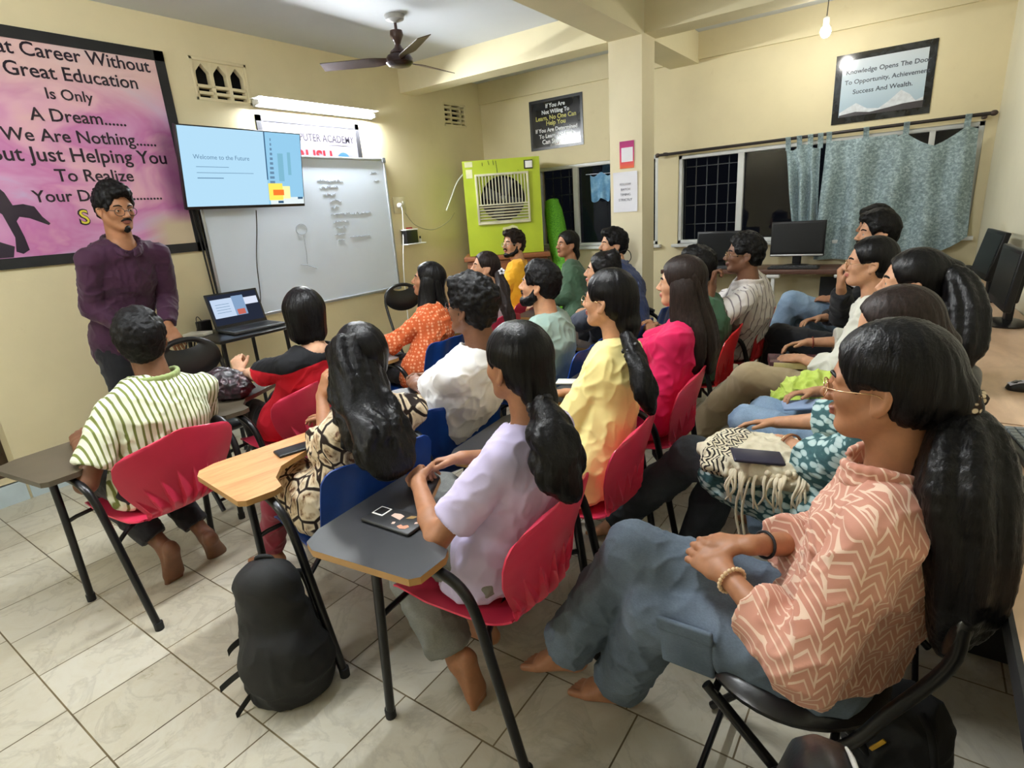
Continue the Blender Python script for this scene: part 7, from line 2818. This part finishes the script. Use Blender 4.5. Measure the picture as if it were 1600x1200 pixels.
# small black bag with a yellow tag under the nearest chair
t = thing('backpack', 'black bag with a yellow zip tag on the floor behind the nearest person', 'backpack', (0.10, 1.44, 0), math.radians(-10))
S = Solid()
S.ecap((0, 0, 0.08), (0, 0, 0.24), (1, 0, 0), (0.12, 0.08), (0.10, 0.06), 0.04)
S.half((0, 0, 0.004), (0, 0, -1), 0.01)
solid_obj(S, 'body', M_NYL, t, 0.007, folds=0.008, fsc=(14, 14, 10))
mb = MB()
mb.box((-0.02, -0.085, 0.16), (0.010, 0.006, 0.055), rot_axis((0, 1, 0), 0.5), bev=0.002)
mb.build('zip_tag', plain('yellow_webbing', rgb(206, 160, 40), 0.5), t, 35)
mb = MB()
mb.tube([(0.05, -0.05, 0.28), (0.08, -0.09, 0.26), (0.10, -0.10, 0.15), (0.09, -0.07, 0.03)], 0.009, 8, smooth=5)
mb.build('shoulder_strap', M_NYL, t, 50)

# fringed woven bag on the teal kurta's lap
N = Nd('cream_woven_cotton')
x_, y_, z_ = N.xyz()[:3]
u_ = N.math('MULTIPLY', y_, 26.0)
tri = N.math('ABSOLUTE', N.math('SUBTRACT', N.math('FRACT', u_), 0.5))
f_ = N.math('FRACT', N.math('ADD', N.math('MULTIPLY', x_, 58.0), N.math('MULTIPLY', tri, 2.4)))
zig = N.math('LESS_THAN', f_, 0.42)
inz = N.math('MULTIPLY', N.math('LESS_THAN', x_, -0.035), N.math('GREATER_THAN', x_, -0.135))
N.base(N.mix(N.math('MULTIPLY', zig, inz), N.ramp(N.noise(scale=30, detail=4), [(0.3, rgb(206, 194, 166)), (0.7, rgb(228, 220, 196))]), rgb(48, 44, 42))).set(0.9, spec=0.15)
N.bump(N.noise(scale=180, detail=3), 0.4, 0.002)
p = atz(1165, 705, 0.65)
t = thing('fringed_bag', 'cream woven bag with black zigzag band and fringe on a lap', 'bag', (float(p[0]) + 0.03, float(p[1]), 0.60), math.radians(-8))
S = Solid()
S.ecap((-0.11, 0, 0.035), (0.19, 0.02, 0.03), (0, 1, 0), (0.18, 0.040), (0.15, 0.045), 0.03)
S.ell((0.02, 0.0, 0.05), (0.19, 0.14, 0.038), None, 0.03)
S.chain([(0.02 + 0.19 * math.cos(a), 0.02 + 0.155 * math.sin(a), 0.05) for a in np.linspace(-2.6, 0.6, 14)], 0.026, 0.01)
solid_obj(S, 'body', N.m, t, 0.005, folds=0.008, fsc=(20, 20, 20))
M_CRM = plain('cream_yarn', rgb(220, 208, 180), 0.9)
rs = random.Random(3)
for k in range(22):
    q = rs.uniform(-0.02, 0.20)
    mb = MB()
    y0 = -0.15 + 0.35 * max(0, q - 0.08) ** 1.1
    mb.tube([(q, y0 + 0.02, 0.055), (q + rs.uniform(-.01, .01), y0 - 0.02, 0.04), (q + rs.uniform(-.015, .015), y0 - 0.035, -0.005), (q + rs.uniform(-.02, .02), y0 - 0.03, -0.035 - rs.uniform(0, .025))], [0.006, 0.005, 0.004, 0.003], 6, smooth=4)
    mb.build('fringe_strand', M_CRM, t, 60)
for k in range(18):
    a = rs.uniform(-2.8, -0.1)
    mb = MB()
    mb.ell((0.03 + 0.21 * math.cos(a), 0.02 + 0.175 * math.sin(a), 0.05 + rs.uniform(-.01, .015)), (0.011, 0.011, 0.011), 10)
    mb.build('pompom', M_CRM, t, 60)
for dx, L in ((0.03, 0.19), (0.05, 0.21)):
    mb = MB()
    mb.tube([(dx, -0.14, 0.05), (dx - 0.005, -0.175, 0.02), (dx - 0.015, -0.185, -0.08), (dx + 0.01, -0.19, -L)], 0.004, 6, smooth=5)
    mb.build('tassel_cord', M_CRM, t, 60)
p = atz(1185, 715, 0.67)
phone('phone', 'dark blue phone under the hand on the fringed bag', 1183, 716, 0.690, math.radians(25), plain('navy_case', rgb(36, 34, 56), 0.4), 0.075, 0.155, tilt=(0.15, 0.1, 0.45))
phone('phone', 'pale blue phone lying on the pale jeans of the ponytailed person', 1258, 634, 0.645, math.radians(20), plain('pale_blue_case', rgb(150, 172, 206), 0.35), 0.082, 0.17, tilt=(0.12, -0.1, 0.3))
# maroon notebook and lime cloth on the khaki lap
p = atz(1240, 568, 0.64)
t = thing('notebook', 'maroon glossy notebook held on the khaki lap', 'notebook', (float(p[0]), float(p[1]), 0.628), math.radians(14))
mb = MB()
mb.box((0, 0, 0.022), (0.24, 0.17, 0.04), bev=0.005)
mb.build('cover', plain('maroon_cover', rgb(96, 62, 70), 0.25), t, 35)
mb = MB()
mb.box((0.012, -0.012, 0.022), (0.225, 0.155, 0.032), bev=0.002)
mb.build('pages', plain('cream_pages', rgb(214, 206, 150), 0.7), t, 35)
N = Nd('lime_cloth')
N.base(N.ramp(N.noise(scale=12, detail=4), [(0.35, rgb(184, 206, 84)), (0.65, rgb(208, 226, 116))])).set(0.7)
p = atz(1262, 612, 0.63)
S = Solid()
S.ell((0, 0, 0.05), (0.10, 0.085, 0.055), None, 0.02)
S.ell((0.03, 0.03, 0.09), (0.06, 0.05, 0.04), None, 0.02)
S.ell((-0.06, -0.03, 0.02), (0.08, 0.06, 0.03), None, 0.02)
o = solid_obj(S, 'lime_scarf', N.m, None, 0.005, folds=0.014, fsc=(26, 26, 20))
o.location = (float(p[0]), float(p[1]), 0.585)
tag(o, 'crumpled lime green scarf on the khaki lap', 'scarf')
